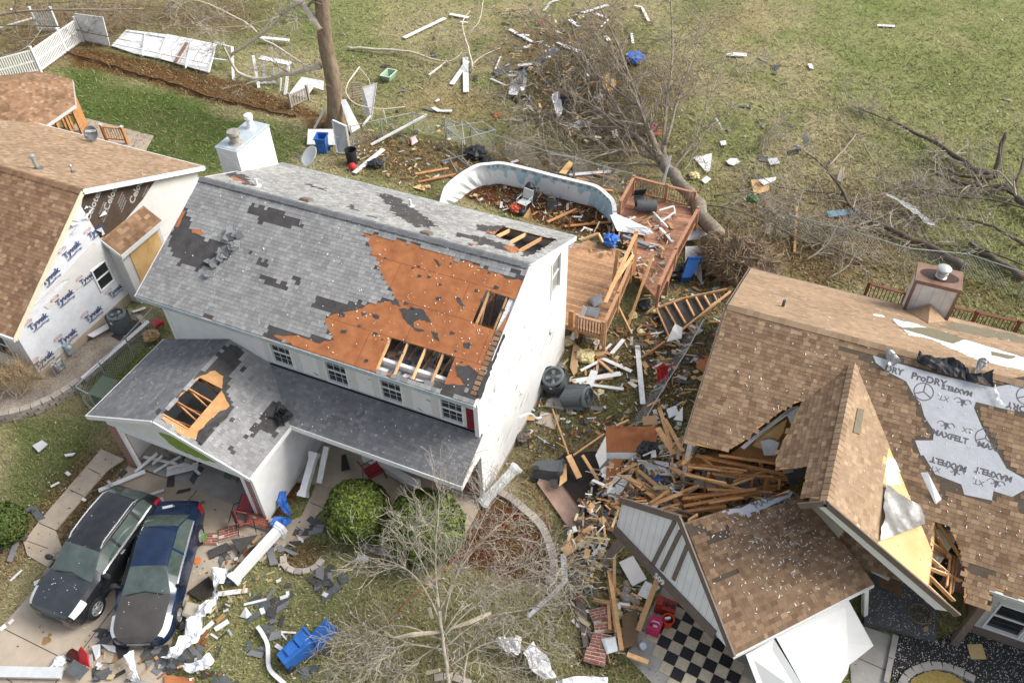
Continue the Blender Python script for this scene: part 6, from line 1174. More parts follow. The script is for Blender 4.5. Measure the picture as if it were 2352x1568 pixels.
sb=thing('slatted_bench','weathered slatted wooden bench tipped over behind the white panels','bench',U(c(2,80,680),0));f_=MB()
for k in range(7):f_.beam(U(c(2,62+k*2,575+k*17),.8-k*.06),U(c(2,140+k*2,570+k*15),.9-k*.06),.09,.03,c=RND.random())
f_.build('slats',mat('weathered_slats',(.30,.25,.19),.9,.15,6,attr=.2),sb);MB().beam(U(c(2,70,570),.75),U(c(2,80,690),.1),.06,.06).build('frame',DARKW,sb)
ed=MB();P=bez([U(c(1,*q),0)for q in((455,372),(700,440),(890,503),(1010,540),(1150,572),(1460,682),(1700,735),(1900,790),(2040,812))],8)
for i in range(len(P)-1):
 w0,w1=[Vector((0,.06*math.sin(k*1.1),.16+.03*math.sin(k*1.7)))for k in(i,i+1)];a,b=P[i],P[i+1];ed.hexa([a,b,b+Vector((0,.03,0)),a+Vector((0,.03,0))],[a+w0,b+w1,b+w1+Vector((0,.03,0)),a+w0+Vector((0,.03,0))])
tag(ed.build('bed_edging',mat('brown_edging',(.17,.085,.045),.8,.2,4)),'wavy brown edging along the long mulch bed behind the left lawn','edging')
picket('low_picket_fence','low weathered grey picket piece at the end of the mulch bed',[U(c(1,2008,745),0),U(c(1,2130,690),0)],.85,None,.16,mat('weathered_grey_wood',(.34,.30,.25),.9,.15,6),(.15,.85),.11)
def bin_(name,label,base,h,ax,m_,lid=None,group='wheeled bins',w_=.58,d_=.66):
 t=thing(name,label,'bin',tuple(base),group);X,Y,Z=[Vector(a).normalized()for a in ax];B=Vector(base);f=lambda x,y,z:B+X*x*w_+Y*y*d_+Z*z*h;M=MB();cs=((-1,-1),(1,-1),(1,1),(-1,1))
 o0=[f(x*.36,y*.34,0)for x,y in cs];o1=[f(x*.48,y*.48,.93)for x,y in cs];i1=[f(x*.44,y*.44,.93)for x,y in cs];i0=[f(x*.33,y*.31,.05)for x,y in cs]
 n=len(M.v);M.v+=o0+o1+i1+i0;M.face([n+3,n+2,n+1,n]);M.face([n+12,n+13,n+14,n+15])
 for k in range(4):
  l=(k+1)%4;M.face([n+k,n+l,n+4+l,n+4+k]);M.face([n+4+k,n+4+l,n+8+l,n+8+k]);M.face([n+8+k,n+8+l,n+12+l,n+12+k])
 M.build('body',m_,t);R_=MB();p=[f(x*.51,y*.51,.92)for x,y in cs];[R_.beam(p[k],p[(k+1)%4],.05,.06,Z)for k in range(4)];R_.beam(f(-.45,.6,.88),f(.45,.6,.88),.04,.04,Z).beam(f(-.3,-.5,.6),f(.3,-.5,.6),.05,.12,Z).box(f(0,-.44,.35),(w_*.5,.03,h*.3),(X,Y,Z)).build('rim',m_,t)
 for s_ in(-1,1):MB().lathe([(0,-.03),(.12,-.03),(.13,0),(.12,.03),(0,.03)],f(s_*.46,.36,.06),16,(Y,Z,X)).build('wheel',BLACK,t)
 if lid is not None:
  a=lid;hp=f(0,.5,.95);D=(-Y*math.cos(a)+Z*math.sin(a));N_=D.cross(X).normalized();g=lambda x,y,z:hp+X*x*w_+D*y*d_*1.05+N_*z
  L_=MB().hexa([g(-.5,.02,0),g(.5,.02,0),g(.5,1,0),g(-.5,1,0)],[g(-.42,.1,.07),g(.42,.1,.07),g(.4,.92,.07),g(-.4,.92,.07)]);L_.box(g(0,.5,.08),(w_*.5,d_*.6,.02),(X,D,N_)).build('lid',m_,t)
 return t
b=U(c(1,2232,1045),0);bin_('recycling_bin','upright open blue bin standing by the bare trunk',b,1.0,((.95,.3,0),(-.3,.95,0),(0,0,1)),BLUEP)
A=U(c(7,1945,1425),.36);B_=U(c(7,2130,1270),.42);zd=(B_-A).normalized();xd=V((zd.y,-zd.x,0));t=bin_('recycling_bin','big blue wheeled bin lying on the front lawn with its lid flung open',A,1.12,(xd,zd.cross(xd)*1,zd),BLUEP,math.radians(78));sl('bin_label',7,[(2100,1362),(2150,1340),(2160,1362),(2115,1388)],.66,.004,TRIM,None,None)if 0 else None
b=U(c(6,20,360),.25);bin_('recycling_bin','blue bin tipped among junk beside the red deck railing',b,.95,((.9,.4,0),(.2,-.3,.9),(.1,.7,.65)),BLUEP,.3)
b=U(c(8,1330,95),.25);bin_('grey_bin','dark grey bin lying by the corner of the white gable wall',b,1.0,((0,.2,1),(.2,-1,.2),(1,.25,.05)),DGREY,0)
def lathe_thing(name,label,cat,base,prof,m_,n=20,ax=None,group=None):
 o=MB().lathe(prof,base,n,ax).build(name,m_);smooth_angle(o);return tag(o,label,cat,group)
lathe_thing('bucket','black plastic barrel standing by the white gate','barrel',U(c(2,78,1125),0),[(0,.02),(.26,.02),(.3,.8),(.32,.82),(.29,.82),(.25,.06),(0,.06)],BLACK)
lathe_thing('ball','red ball on the ground beside the black barrel','ball',U(c(2,80,1170),0),[(0,0)]+[(.2*math.sin(a),.2-.2*math.cos(a))for a in[k*.314 for k in range(1,10)]]+[(0,.4)],REDP,18)
lathe_thing('red_bucket','red bucket with papers inside on the checkered floor','bucket',U(c(8,2245,1165),.07),[(0,.02),(.14,.02),(.17,.36),(.19,.38),(.16,.38),(.13,.05),(0,.05)],mat('orange_red_plastic',(.55,.06,.02),.4,.1))
tag(MB().box(U(c(8,2248,1125),.38),(.18,.05,.25),(V((.8,.5,0)),V((-.5,.8,.2)),V((0,-.2,1)))).build('book',TRIM),'white booklet sticking out of the red bucket','book')
def crump_ball(name,label,cat,q,z,r_,m_,seed,sq=.6,group=None):
 b=U(q,0);M=MB();n1,n2=16,10
 for j in range(n2+1):
  for i in range(n1):d=V((math.sin(math.pi*j/n2)*math.cos(2*math.pi*i/n1),math.sin(math.pi*j/n2)*math.sin(2*math.pi*i/n1),math.cos(math.pi*j/n2)*sq));k=.75+.6*abs(noise.noise(d*2.4+V((seed,0,0))))+.3*noise.noise(d*6+V((seed,0,0)));M.v.append(b+V((0,0,z+r_*sq*.7))+d*r_*k)
 for j in range(n2):
  for i in range(n1):l=(i+1)%n1;M.face([j*n1+i,(j+1)*n1+i,(j+1)*n1+l,j*n1+l],(i*7%5)/5)
 return tag(M.build(name,m_),label,cat,group)
crump_ball('rubbish_bag','black rubbish bag behind the grey roof beside a white board','bag',c(2,245,1145),0,.42,BLACK,1)
crump_ball('black_tarp','black crumpled tarp draped in the wire kennel frame','tarp',c(2,930,1075),0,.62,BLACK,2,.5);crump_ball('black_tarp','black plastic heap left of the pool rim','tarp',c(2,1010,1120),0,.4,BLACK,12,.4)
crump_ball('blue_tarp','bunched blue tarp in the fallen crown on the field','tarp',c(2,2025,435),.2,.62,TARP,3,.4)
crump_ball('blue_cloth','blue cloth bundle on the near deck','cloth',c(5,1840,235),1.0,.38,TARP,4,.8)
crump_ball('blue_jeans','blue cloth lying in the lumber heap','cloth',c(8,2140,300),.9,.35,mat('denim',(.08,.14,.30),.8,.3,9),5,.5)
crump_ball('plastic_bag','white carrier bag at the bottom left by the red plastic','bag',c(7,415,1430),0,.22,PLASTIC,6,.6)
crump_ball('black_bag','black bag on the white board in the wreck heap','bag',c(8,2090,110),1.0,.4,BLACK,7,.7)
crump_ball('black_bag','grey and black bag on the ground between the lumber and the lawn','bag',c(8,1700,935),0,.2,DGREY,8,.5)
for i,(k,q,r_,lb)in enumerate([(5,(1680,900),.42,'big tuft of yellow insulation on the cardboard beside the gable wall'),(5,(1560,790),.3,'yellow insulation hanging at the corner of the near deck'),(5,(2150,580),.2,'yellow insulation clump by the broken roof truss'),(5,(2010,615),.22,'yellow insulation under the long tan stud'),(8,(1900,1100),.2,'yellow insulation by the brown board near the tiles'),(8,(1935,1240),.25,'long yellow insulation shred on the brown board'),(8,(1800,690),.2,'yellow insulation strip by the grey tool'),(6,(315,425),.25,'cream insulation tuft at the tip of the broken truss'),(3,(75,1220),.3,'cream insulation tuft on the grass near the white scrap'),(5,(2060,720),.15,'small pale insulation tuft by the deck'),(2,(1650,130),.25,'cream insulation tuft hanging in the top branches'),(5,(1785,1135),.14,'yellow insulation shred by the white strips')]):
 crump_ball('insulation',lb,'insulation',c(k,*q),0,r_,INSUL,20+i,.5,'yellow insulation tufts')
sl('insulation_batt',8,[(1690,715),(1715,700),(1805,755),(1800,790)],.12,.1,INSUL,'flat yellow insulation batt at the foot of the grey tool','insulation')
t=thing('laundry_basket','pale green plastic basket on its own on the back lawn','basket',U(c(2,330,545),0));b=U(c(2,330,545),0);M=MB();cs=((-1,-1),(1,-1),(1,1),(-1,1))
n=0;M.v+=[b+V((x*.22,y*.34,.02))for x,y in cs]+[b+V((x*.3,y*.45,.38))for x,y in cs]+[b+V((x*.27,y*.42,.38))for x,y in cs]+[b+V((x*.2,y*.32,.05))for x,y in cs];M.face([12,13,14,15])
for k in range(4):l=(k+1)%4;M.face([k,l,4+l,4+k]);M.face([4+k,4+l,8+l,8+k]);M.face([8+k,8+l,12+l,12+k])
M.build('body',mat('pale_green_plastic',(.28,.42,.30),.5,.1),t);M=MB();p=[b+V((x*.31,y*.46,.38))for x,y in cs];[M.beam(p[k],p[(k+1)%4],.05,.04)for k in range(4)];M.build('rim',mat('white_green_rim',(.55,.66,.55),.5,.05),t)
def cushion(label,k,pts,z,th,m_,cat='cushion'):
 P=[U(c(k,*p),z)for p in pts];cc=sum(P,V((0,0,0)))/4;M=MB();n_=8;
 for side in(1,-1):
  b0=len(M.v)
  for i in range(n_+1):
   for j in range(n_+1):x,y=i/n_,j/n_;p=P[0]*(1-x)*(1-y)+P[1]*x*(1-y)+P[2]*x*y+P[3]*(1-x)*y;e=(1-(2*x-1)**6)*(1-(2*y-1)**6);M.v.append(p+V((0,0,side*th*.5*e**.5-(.015 if(i%3==0 and j%3==0 and 0<i<n_ and 0<j<n_)else 0))))
  for i in range(n_):
   for j in range(n_):k_=b0+i*(n_+1)+j;f=[k_,k_+1,k_+n_+2,k_+n_+1];M.face(f if side<0 else f[::-1])
 return tag(M.build('cushion',m_,None,smooth=True),label,cat)
cushion('tan cushion lying between the sedan and the white sheeting',7,[(1275,1000),(1390,1030),(1345,1145),(1250,1100)],.25,.2,mat('tan_vinyl',(.42,.38,.30),.5,.05));cushion('white tufted cushion on the brick slabs by the tiles',8,[(1788,1262),(1890,1245),(1910,1345),(1828,1368)],.25,.14,mat('white_cushion',(.66,.70,.72),.7,.04))
cushion('white and pink pillow on the leaf litter behind the grey roof',2,[(470,950),(510,940),(530,975),(485,1003)],.15,.15,mat('pink_white',(.6,.45,.45),.8,.1,12));cushion('grey square cushion on the near deck by the railing',5,[(1695,540),(1790,555),(1760,625),(1670,600)],1.05,.12,mat('grey_cushion',(.22,.23,.24),.8,.1));cushion('larger grey rounded cushion on the near deck boards',5,[(1700,490),(1790,455),(1800,520),(1740,548)],1.1,.14,MATS['grey_cushion'])
def chainlink(label,pts,h,seed=0,dens=.14,lean=None,group='chain link fences'):
 t=thing('chain_link_fence',label,'fence',tuple(pts[0][:2])+(0,),group);lean=V(lean or(0,0,0));W_=MB();R_=MB();top=V((0,0,h))+lean
 for a,b in zip(pts[:-1],pts[1:]):
  L=(b-a).length;n=max(2,int(L/dens));R_.tube([a+top,b+top],.022,6);k=h/L*n
  for i in range(n):
   for s_ in(1,-1):
    x0=i/n;x1=x0+s_*h/L
    if x1>1:f=(1-x0)/(x1-x0);x1=1;zz=f
    elif x1<0:f=x0/(x0-x1);x1=0;zz=f
    else:zz=1
    W_.beam(a.lerp(b,x0),a.lerp(b,x1)+top*zz,.006,.006)
  for s_,x0 in((1,0),):
   for i in range(int(k)):zz=i/k;W_.beam(a+top*zz,a.lerp(b,min(1,(1-zz)*h/L))+top*min(1,zz+(1-zz)),.006,.006)
 W_.build('wire_mesh',GALV,t);R_.build('top_rail',GALV,t)
 for p in pts:MB().tube([p,p+top*1.05],.03,8).build('post',GALV,t)
chainlink('chain link fence behind the pool running from the white gate to the deck',[U(c(2,*q),0)for q in((85,1010),(290,960),(503,915),(720,955),(900,1020),(1130,1090),(1435,1190),(1605,1225),(1800,1290),(1990,1340))],1.2)
chainlink('chain link fence behind the tan roof under the fallen trunks',[U(c(6,*q),0)for q in((700,60),(1085,160),(1500,290),(1900,330),(2310,470),(2700,620))],1.2)
chainlink('chain link fence between the stone row and the main house',[U(c(4,*q),0)for q in((600,1240),(760,1080),(930,900),(1110,700))],1.2)
chainlink('collapsed chain link fence leaning through the side yard',[U(c(5,*q),0)for q in((1990,1365),(2130,1130),(2290,880),(2400,680))],.9,lean=(.5,0,-.35));chainlink('short chain link fence end by the green utility box',[U(c(4,*q),0)for q in((600,1240),(690,1290))],1.2)
kn=thing('kennel_frame','collapsed wire kennel frame of thin tubes left of the pool','frame',U(c(2,800,1100),0));f_=MB();k=lambda x,y,z:U(c(2,x,y),z)
for a,b in(((725,880,1.6),(970,840,1.7)),((970,840,1.7),(1060,895,1.6)),((725,880,1.6),(830,960,1.4)),((830,960,1.4),(1060,895,1.6)),((720,1030,.1),(725,880,1.6)),((830,960,1.4),(835,1090,.1)),((1060,895,1.6),(1045,1060,.1)),((720,1030,.1),(890,1150,.1)),((690,1110,.1),(900,1055,.3)),((750,1100,.1),(800,1190,.1)),((830,1080,.3),(910,1170,.1)),((830,835,1.5),(850,1000,1.0)),((850,830,1.4),(960,940,1.2))):f_.tube([k(*a),k(*b)],.025,6)
f_.build('tubes',GALV,kn)
gp2=thing('gate_frame','bare metal gate frame in the fence behind the pool','gate',U(c(2,1510,1200),0));f_=MB()
for a,b in(((1440,1190,0),(1440,1060,1.3)),((1440,1060,1.3),(1595,1085,1.3)),((1595,1085,1.3),(1600,1225,0)),((1440,1180,.1),(1600,1215,.1))):f_.tube([k(*a),k(*b)],.025,6)
f_.build('tubes',GALV,gp2)
PO=thing('swimming_pool','burst above ground pool with white rim and pale blue liner behind the grey roof','pool',U(c(2,1300,1400),0))
rim=[c(2,*q)for q in((690,1400),(705,1350),(728,1290),(812,1215),(930,1145),(1020,1132),(1110,1128),(1280,1165),(1460,1212),(1610,1248),(1750,1285),(1825,1340),(1872,1395),(1885,1485))]
bot=[c(2,*q)for q in((740,1420),(800,1390),(850,1345),(920,1300),(990,1275),(1050,1262),(1110,1262),(1270,1300),(1440,1335),(1580,1375),(1700,1412),(1780,1455),(1830,1505),(1850,1540))]
R_=bez([U(q,1.25)for q in rim],5);B0=bez([U(q,.02)for q in bot],5);lin_=MB();wh=MB();n_=len(R_);NV=7
for M,rng in((wh,range(0,int(n_*.36))),(lin_,range(int(n_*.36),n_-1))):
 for i in rng:
  b0=len(M.v)
  for ii in(i,i+1):
   for j in range(NV+1):
    t_=j/NV;p=R_[ii].lerp(B0[ii],t_);bul=.10*math.sin(ii*1.9)*math.sin(math.pi*t_)*t_+.05*noise.noise(V((ii*.6,j*.8,1)));d=V((R_[ii].x-8,R_[ii].y-14.5,0)).normalized();M.v.append(p-d*bul+V((0,0,0)))
  for j in range(NV):M.face([b0+j,b0+j+1,b0+NV+2+j,b0+NV+1+j],.5)
wh.build('folded_wall',mat('white_pool_wall',(.74,.77,.79),.5,.04,2),PO,smooth=True);o=lin_.build('liner',mat('blue_pool_liner',(.40,.58,.69),.45,.15,.5,.3,6,col2=(.52,.67,.75)),PO,smooth=True)
bd=MB()
for i in range(int(n_*.36),n_-1):
 for(t0,t1)in((.10,.22),):bd.poly([R_[i].lerp(B0[i],t0)+V((0,-.02,.02)),R_[i].lerp(B0[i],t1)+V((0,-.02,.02)),R_[i+1].lerp(B0[i+1],t1)+V((0,-.02,.02)),R_[i+1].lerp(B0[i+1],t0)+V((0,-.02,.02))],i%2)
bd.build('patterned_band',mat('liner_band',(.40,.50,.54),.5,.1,12,attr=.25),PO)
rm=MB()
for i in range(n_-1):a,b=R_[i],R_[i+1];rm.beam(a+V((0,0,.02)),b+V((0,0,.02)),.2,.05)
rm.build('rim',mat('pool_rim',(.72,.73,.72),.5,.05),PO);ow=MB()
for i in range(n_-1):
 d=[V((R_[k].x-8,R_[k].y-14.5,0)).normalized()*.05 for k in(i,i+1)];a,b=R_[i]+d[0],R_[i+1]+d[1];ow.poly([a,V((a.x,a.y,0)),V((b.x,b.y,0)),b])if i>n_*.3 else None
ow.build('outer_wall',MATS['white_pool_wall'],PO)
for i,(q,z,lb)in enumerate([((1290,1390),.0,'black pool filter tank standing in the empty pool')]):
 b=U(c(2,1290,1395),0);t=thing('filter_tank',lb,'tank',b);MB().lathe([(0,0),(.3,0),(.34,.1),(.34,.55),(.3,.75),(.15,.9),(.1,.98),(0,1)],b,18,(V((1,0,.2)),V((0,1,0)),V((-.1,.35,1)).normalized())).build('tank',BLACK,t,smooth=True);MB().lathe([(0,0),(.16,0),(.18,.3),(.1,.5),(0,.5)],b+V((.1,-.75,.0)),14,(V((1,0,0)),V((0,.5,1)).normalized(),V((0,-1,.5)).normalized())).tube([b+V((.1,.1,.8)),b+V((.5,.1,.9)),b+V((.5,-.4,.4))],.04,8).build('pump',BLACK,t,smooth=True)
def chair(name,label,q,z,m_,head=0,frame=BLACK,tip=None,group='chairs thrown about',s=1.0,plastic=False):
 b=U(q,z);Rm=Matrix.Rotation(head,3,'Z')
 if tip:Rm=Rm@Matrix.Rotation(tip[0],3,'X')@Matrix.Rotation(tip[1],3,'Y')
 f=lambda x,y,h:b+Rm@V((x*s,y*s,h*s));t=thing(name,label,'chair',b,group)
 MB().hexa([f(-.25,-.25,.40),f(.25,-.25,.40),f(.25,.25,.38),f(-.25,.25,.38)],[f(-.25,-.25,.44),f(.25,-.25,.44),f(.25,.25,.42),f(-.25,.25,.42)]).build('seat',m_,t)
 MB().hexa([f(-.25,.25,.46),f(.25,.25,.46),f(.25,.38,.92),f(-.25,.38,.92)],[f(-.25,.29,.46),f(.25,.29,.46),f(.25,.42,.92),f(-.25,.42,.92)]).build('backrest',m_,t)
 for x in(-.27,.27):MB().tube([f(x,.35,0),f(x,.28,.4),f(x,.42,.95)],.016,6).build('leg',frame,t);MB().tube([f(x,-.3,0),f(x,-.25,.42),f(x,-.22,.62),f(x,.3,.64)],.016,6).build('leg',frame,t)
 return t
RC=mat('red_fabric',(.36,.035,.045),.8,.12,6)
chair('red_chair','dusty red chair on its side between bricks and the garage pillar',c(7,1650,470),.1,mat('dusty_red',(.42,.09,.10),.8,.1),.4,tip=(-.9,.2));chair('red_chair','second red chair collapsed on the brick slabs nearest the blue tarp',c(7,1700,545),.1,RC,2.4,tip=(.3,.9),s=.9);chair('red_chair','red chair standing on the porch by the fallen white column',c(8,235,150),.16,RC,2.6)
chair('dark_chair','dark patio chair tipped on the far deck',c(2,2040,1400),1.0,BLACK,.6,tip=(.7,0));chair('dark_chair','dark slatted chair lying inside the empty pool',c(2,1465,1400),.05,DGREY,.2,tip=(1.2,0));chair('metal_chair','pale metal chair beside the red crate in the pool',c(2,1260,1440),0,GREYW,-.2,GREYW)
tag(crump_ball('red_crate','red plastic crate at the near end of the pool','crate',c(2,1200,1455),0,.32,mat('faded_red',(.45,.08,.04),.6,.1),31,.7),None)
chair('broken_red_chair','bright red broken plastic chair in the side yard by the leaning fence',c(5,2170,1000),.05,REDP,.5,REDP,(.9,.4));lathe_thing('grey_barrel','dark ribbed barrel lying on the far deck','barrel',U(c(2,2105,1420),1.3),[(0,-.45),(.27,-.45),(.29,-.2),(.27,0),(.29,.2),(.27,.45),(.22,.45),(0,.4)],DGREY,18,(V((0,0,1)),V((-.3,.9,0)).normalized(),V((.9,.3,0)).normalized()))
def deck(name,label,P,z,dirv,step=.14,m_=DECKW):
 t=thing(name,label,'deck',(P[0][0],P[0][1],0));M=MB();d=V(dirv).normalized();n_=V((-d.y,d.x));os_=[V(p).dot(n_)for p in P];ls=[V(p).dot(d)for p in P];x=min(os_);cv=P if area2(P)>0 else P[::-1]
 while x<max(os_):
  q=clip([tuple(n_*(x+.005)+d*(min(ls)-1)),tuple(n_*(x+step-.005)+d*(min(ls)-1)),tuple(n_*(x+step-.005)+d*(max(ls)+1)),tuple(n_*(x+.005)+d*(max(ls)+1))][::-1],cv);x+=step
  if len(q)>=3:
   if area2(q)<0:q=q[::-1]
   M.hexa([V((a,b,z-.035))for a,b in q],[V((a,b,z))for a,b in q],RND.random())
 M.build('deck_boards',m_,t);S=MB();n=len(P)
 for i in range(n):a,b=V((*P[i],z-.14)),V((*P[(i+1)%n],z-.14));S.beam(a,b,.05,.2,c=.5)
 S.build('skirt',m_,t)
 for p in P:MB().bx(p[0]-.06,p[1]-.06,0,p[0]+.06,p[1]+.06,z-.02).build('post',m_,t)
 return t
def railing(name,label,pts,z,h,m_=DECKW,step=.13,bal=None,group='deck railings'):
 t=thing(name,label,'railing',tuple(pts[0][:2])+(z,),group);R_,Bm=MB(),MB()
 for a,b in zip(pts[:-1],pts[1:]):
  a,b=V((a[0],a[1],z)),V((b[0],b[1],z));R_.beam(a+V((0,0,h)),b+V((0,0,h)),.13,.04).beam(a+V((0,0,.12)),b+V((0,0,.12)),.05,.07);n=int((b-a).length/step)
  for i in range(1,n):p=a.lerp(b,i/n);Bm.beam(p+V((0,0,.12)),p+V((0,0,h)),.03,.03,c=RND.random())
 R_.build('rails',m_,t);Bm.build('balusters',bal or m_,t)
 for p in pts:MB().bx(p[0]-.06,p[1]-.06,z-.3,p[0]+.06,p[1]+.06,z+h+.08).build('post',m_,t)
 return t
def g2(k,L,z):return[tuple(U(c(k,*q),z)[:2])for q in L]
TANW=mat('tan_deck_wood',(.33,.18,.095),.75,.1,8,col2=(.50,.30,.17),attr=.25)
zD=.95
D1=g2(5,[(1500,130),(1700,90),(1960,160),(1815,745),(1520,660)],zD);deck('near_deck','tan timber deck directly behind the white gable wall',D1,zD,(1,0),m_=TANW)
D2=g2(2,[(1880,1500),(1990,1340),(2440,1440),(2300,1800),(2250,1930),(2050,1830)],zD);deck('far_deck','reddish timber deck between the pool and the fallen trunk',D2,zD,(1,.15))
sl('deck_section',5,[(2040,90),(2320,40),(2180,500),(2060,360),(2030,250)],zD-.02,.12,DECKW,'end section of the red deck nearest the blue bin','deck')
railing('deck_railing','red picket railing around the far corner of the deck by the pool',g2(2,[(1915,1500),(2005,1330),(2230,1390),(2420,1440)],zD),zD,.9);railing('deck_railing','long red railing down the right side of the far deck',g2(5,[(2440,-20),(2290,260),(2175,510)],zD),zD,.9)
railing('deck_railing','tan railing with curved black balusters on the near deck',g2(5,[(1620,720),(1800,770)],zD),zD,.9,TANW,.11,BLACK);railing('deck_railing','tan railing up the right edge of the near deck',g2(5,[(1810,760),(1900,560),(1990,340)],zD),zD,.9,TANW)
for a,za,b,zb,w_,lb in[((1818,520),2.3,(2038,28),2.6,.14,'long tan beam slanting over the near deck railing'),((1850,420),2.1,(2010,190),2.2,.12,'second tan beam below the slanting one on the near deck'),((1905,150),2.6,(1868,420),1.0,.14,'tan post standing at the middle of the near deck edge'),((2032,25),2.7,(2015,330),1.0,.15,'tall brown post at the far end of the near deck'),((1925,240),2.2,(1912,520),1.0,.15,'brown post halfway down the near deck edge'),((2148,185),2.3,(1978,665),.2,.1,'long pale stud leaning against the far deck'),((1585,575),1.9,(1580,700),1.0,.2,'stout brown post at the house corner of the near deck'),((1665,80),1.6,(1770,40),1.7,.1,'short tan board of the broken frame near the roof'),((1770,40),1.7,(1800,100),1.3,.1,'tan board closing the broken frame near the roof'),((1790,800),.1,(1760,990),.1,.1,'tan board on the cardboard'),((1910,545),.9,(2000,730),.1,.07,'thin broken stud under the near deck corner'),((2230,785),.5,(2070,895),.2,.08,'reddish stick right of the white strips'),((1555,1060),.1,(1870,1040),.1,.08,'tan board under the crossed white strips'),((1780,920),.2,(1870,1000),.2,.1,'short tan board by the crossed white strips'),((2190,1240),.3,(2290,1560),.5,.14,'tan stud running down from the collapsed fence'),((1455,1250),.1,(1568,1568),.4,.05,'long thin pale pole by the concrete pieces'),((1350,1440),.1,(1470,1520),.1,.04,'thin metal bar beside the foundation')]:
 pk('timber',c(5,*a),za,c(5,*b),zb,w_,.08,LUMR if 'reddish' in lb or 'brown' in lb else(GALV if 'metal' in lb else LUMB),lb,'timber')
pk('timber',c(3,788,1425),.3,c(6,770,168),.1,.1,.04,LUMB,'upright looking tan stud on the ground right of the root ball','timber')
crumple('white_sheet',[[(c(5,1935,-10),1.3),(c(5,2130,10),1.3)],[(c(5,1990,40),1.1),(c(5,2150,50),1.1)]],PLASTIC,'white sheet draped over the far deck boards','sheet',(6,4),.12,2)
sl('white_chute',2,[(1850,1480),(1900,1475),(2110,1568),(2090,1620),(1900,1590)],[1.3,1.35,1.2,1.1,1.1],.04,TRIM,'white slide-like panel between the pool and the far deck','panel');pk('blue_pipe',c(5,1940,60),1.2,c(5,2120,130),1.1,.14,.14,mat('grey_blue_pipe',(.18,.23,.27),.5,.1),'blue grey pipe lying across the deck','pipe');pk('white_board',c(5,2195,0),1.1,c(5,2285,100),1.1,.12,.03,WP,'white board on the red deck beside the long railing')
pk('metal_ladder',c(2,2270,1070),2.4,c(2,2215,1275),1.2,.1,.06,GREYW,'pale perforated metal upright at the back of the far deck','ladder')
for a,za,b,zb in(((2130,1440),1.2,(2250,1568),1.05),((2190,1450),1.4,(2290,1420),1.4),((2290,1420),1.4,(2300,1470),1.1),((2200,1530),1.1,(2300,1460),1.2)):pk('chair_frame',c(2,*a),za,c(2,*b),zb,.07,.05,WP,'bent white chair frame piece on the far deck','frame','white frame pieces on the deck')
for i,(a,b)in enumerate([((510,1200),(740,1160)),((530,1255),(790,1200)),((1420,1530),(1620,1440)),((1540,1560),(1850,1530)),((1730,1195),(1890,1235)),((1620,1230),(1700,1245)),((1780,1305),(1870,1315))]):pk('timber',c(2,*a),.1,c(2,*b),.1,.13,.06,LUMR,'reddish board lying on the ground around the burst pool','timber','boards around the pool')
tag(slabq('wood_box',[(c(2,1255,1495),.5),(c(2,1300,1430),.9),(c(2,1318,1500),.4),(c(2,1300,1520),.2)],.06,LUMB),'splintered tan frame piece at the near rim of the pool','timber')
def ac(name,label,base,ax,s=1.0,group='air conditioning units',lean=None):
 t=thing(name,label,'air conditioner',tuple(base),group);X,Y,Z=[V(a).normalized()for a in ax];B=V(base);r_=.38*s;h=.78*s
 o=MB();k=24;P=lambda a,z,q=1:B+X*math.copysign(abs(math.cos(a))**.45,math.cos(a))*r_*q+Y*math.copysign(abs(math.sin(a))**.45,math.sin(a))*r_*q+Z*z;n=0
 for z in(0,h):o.v+=[P(2*math.pi*i/k,z)for i in range(k)]
 for i in range(k):o.face([i,(i+1)%k,k+(i+1)%k,k+i])
 o.face(list(range(k-1,-1,-1)));o.build('casing',mat('ac_grey',(.10,.115,.12),.6,.1),t,smooth=False);f_=MB()
 for i in range(40):a=2*math.pi*(i+.5)/40;f_.beam(P(a,.06,1.01),P(a,h-.08,1.01),.02,.02,Z.cross(P(a,0)-B))
 f_.build('louvres',mat('ac_louvre',(.16,.18,.19),.5,.1),t);MB().lathe([(0,h-.12),(.30*s,h-.1),(.31*s,h),(.40*s,h+.0),(.36*s,h+.05),(.30*s,h+.06),(.30*s,h)],B,28,(X,Y,Z)).build('top_ring',mat('ac_top',(.13,.15,.155),.6,.1),t);g_=MB()
 for i in range(6):r=.05+i*.045;g_.lathe([(r*s,h+.045),((r+.01)*s,h+.055),(r*s,h+.06)],B,24,(X,Y,Z))
 g_.lathe([(.09*s,h),(.09*s,h+.05),(0,h+.06)],B,14,(X,Y,Z));g_.build('fan_grille',DGREY,t)
 for i in range(4):a=i*math.pi/2+.3;d=X*math.cos(a)+Y*math.sin(a);e=-X*math.sin(a)+Y*math.cos(a);MB().poly([B+Z*(h-.06)+d*.06-e*.03,B+Z*(h-.06)+d*.27*s-e*.08,B+Z*(h-.03)+d*.27*s+e*.08,B+Z*(h-.06)+d*.06+e*.03]).build('fan_blade',GREYW,t)
 MB().box(B+Z*h*.75-Y*r_*1.02,(.1,.01,.12),(X,Y,Z)).build('rating_plate',TRIM,t);return t
b=U(c(4,845,690),.1);ac('ac_unit','upright round air conditioner in the gravel by the wrapped wall',b,((1,0,0),(0,1,0),(0,0,1)),1.0);sl('ac_pad',4,[(765,745),(900,630),(1010,660),(830,780)],.1,.08,mat('black_pad',(.06,.055,.05),.9,.2),'dark square pad under the upright air conditioner','pad')
b=U(c(5,1490,1085),.25);ac('ac_unit','dark air conditioner knocked against the foundation strip',b,((1,.1,.1),(0,.9,.5),(-.1,-.35,.9)),1.05);b=U(c(5,1555,1170),.3);ac('ac_unit','air conditioner tipped over with its fan facing the white strips',b,((.1,.9,.2),(-.35,-.1,.9),(.85,.1,.3)),1.05)
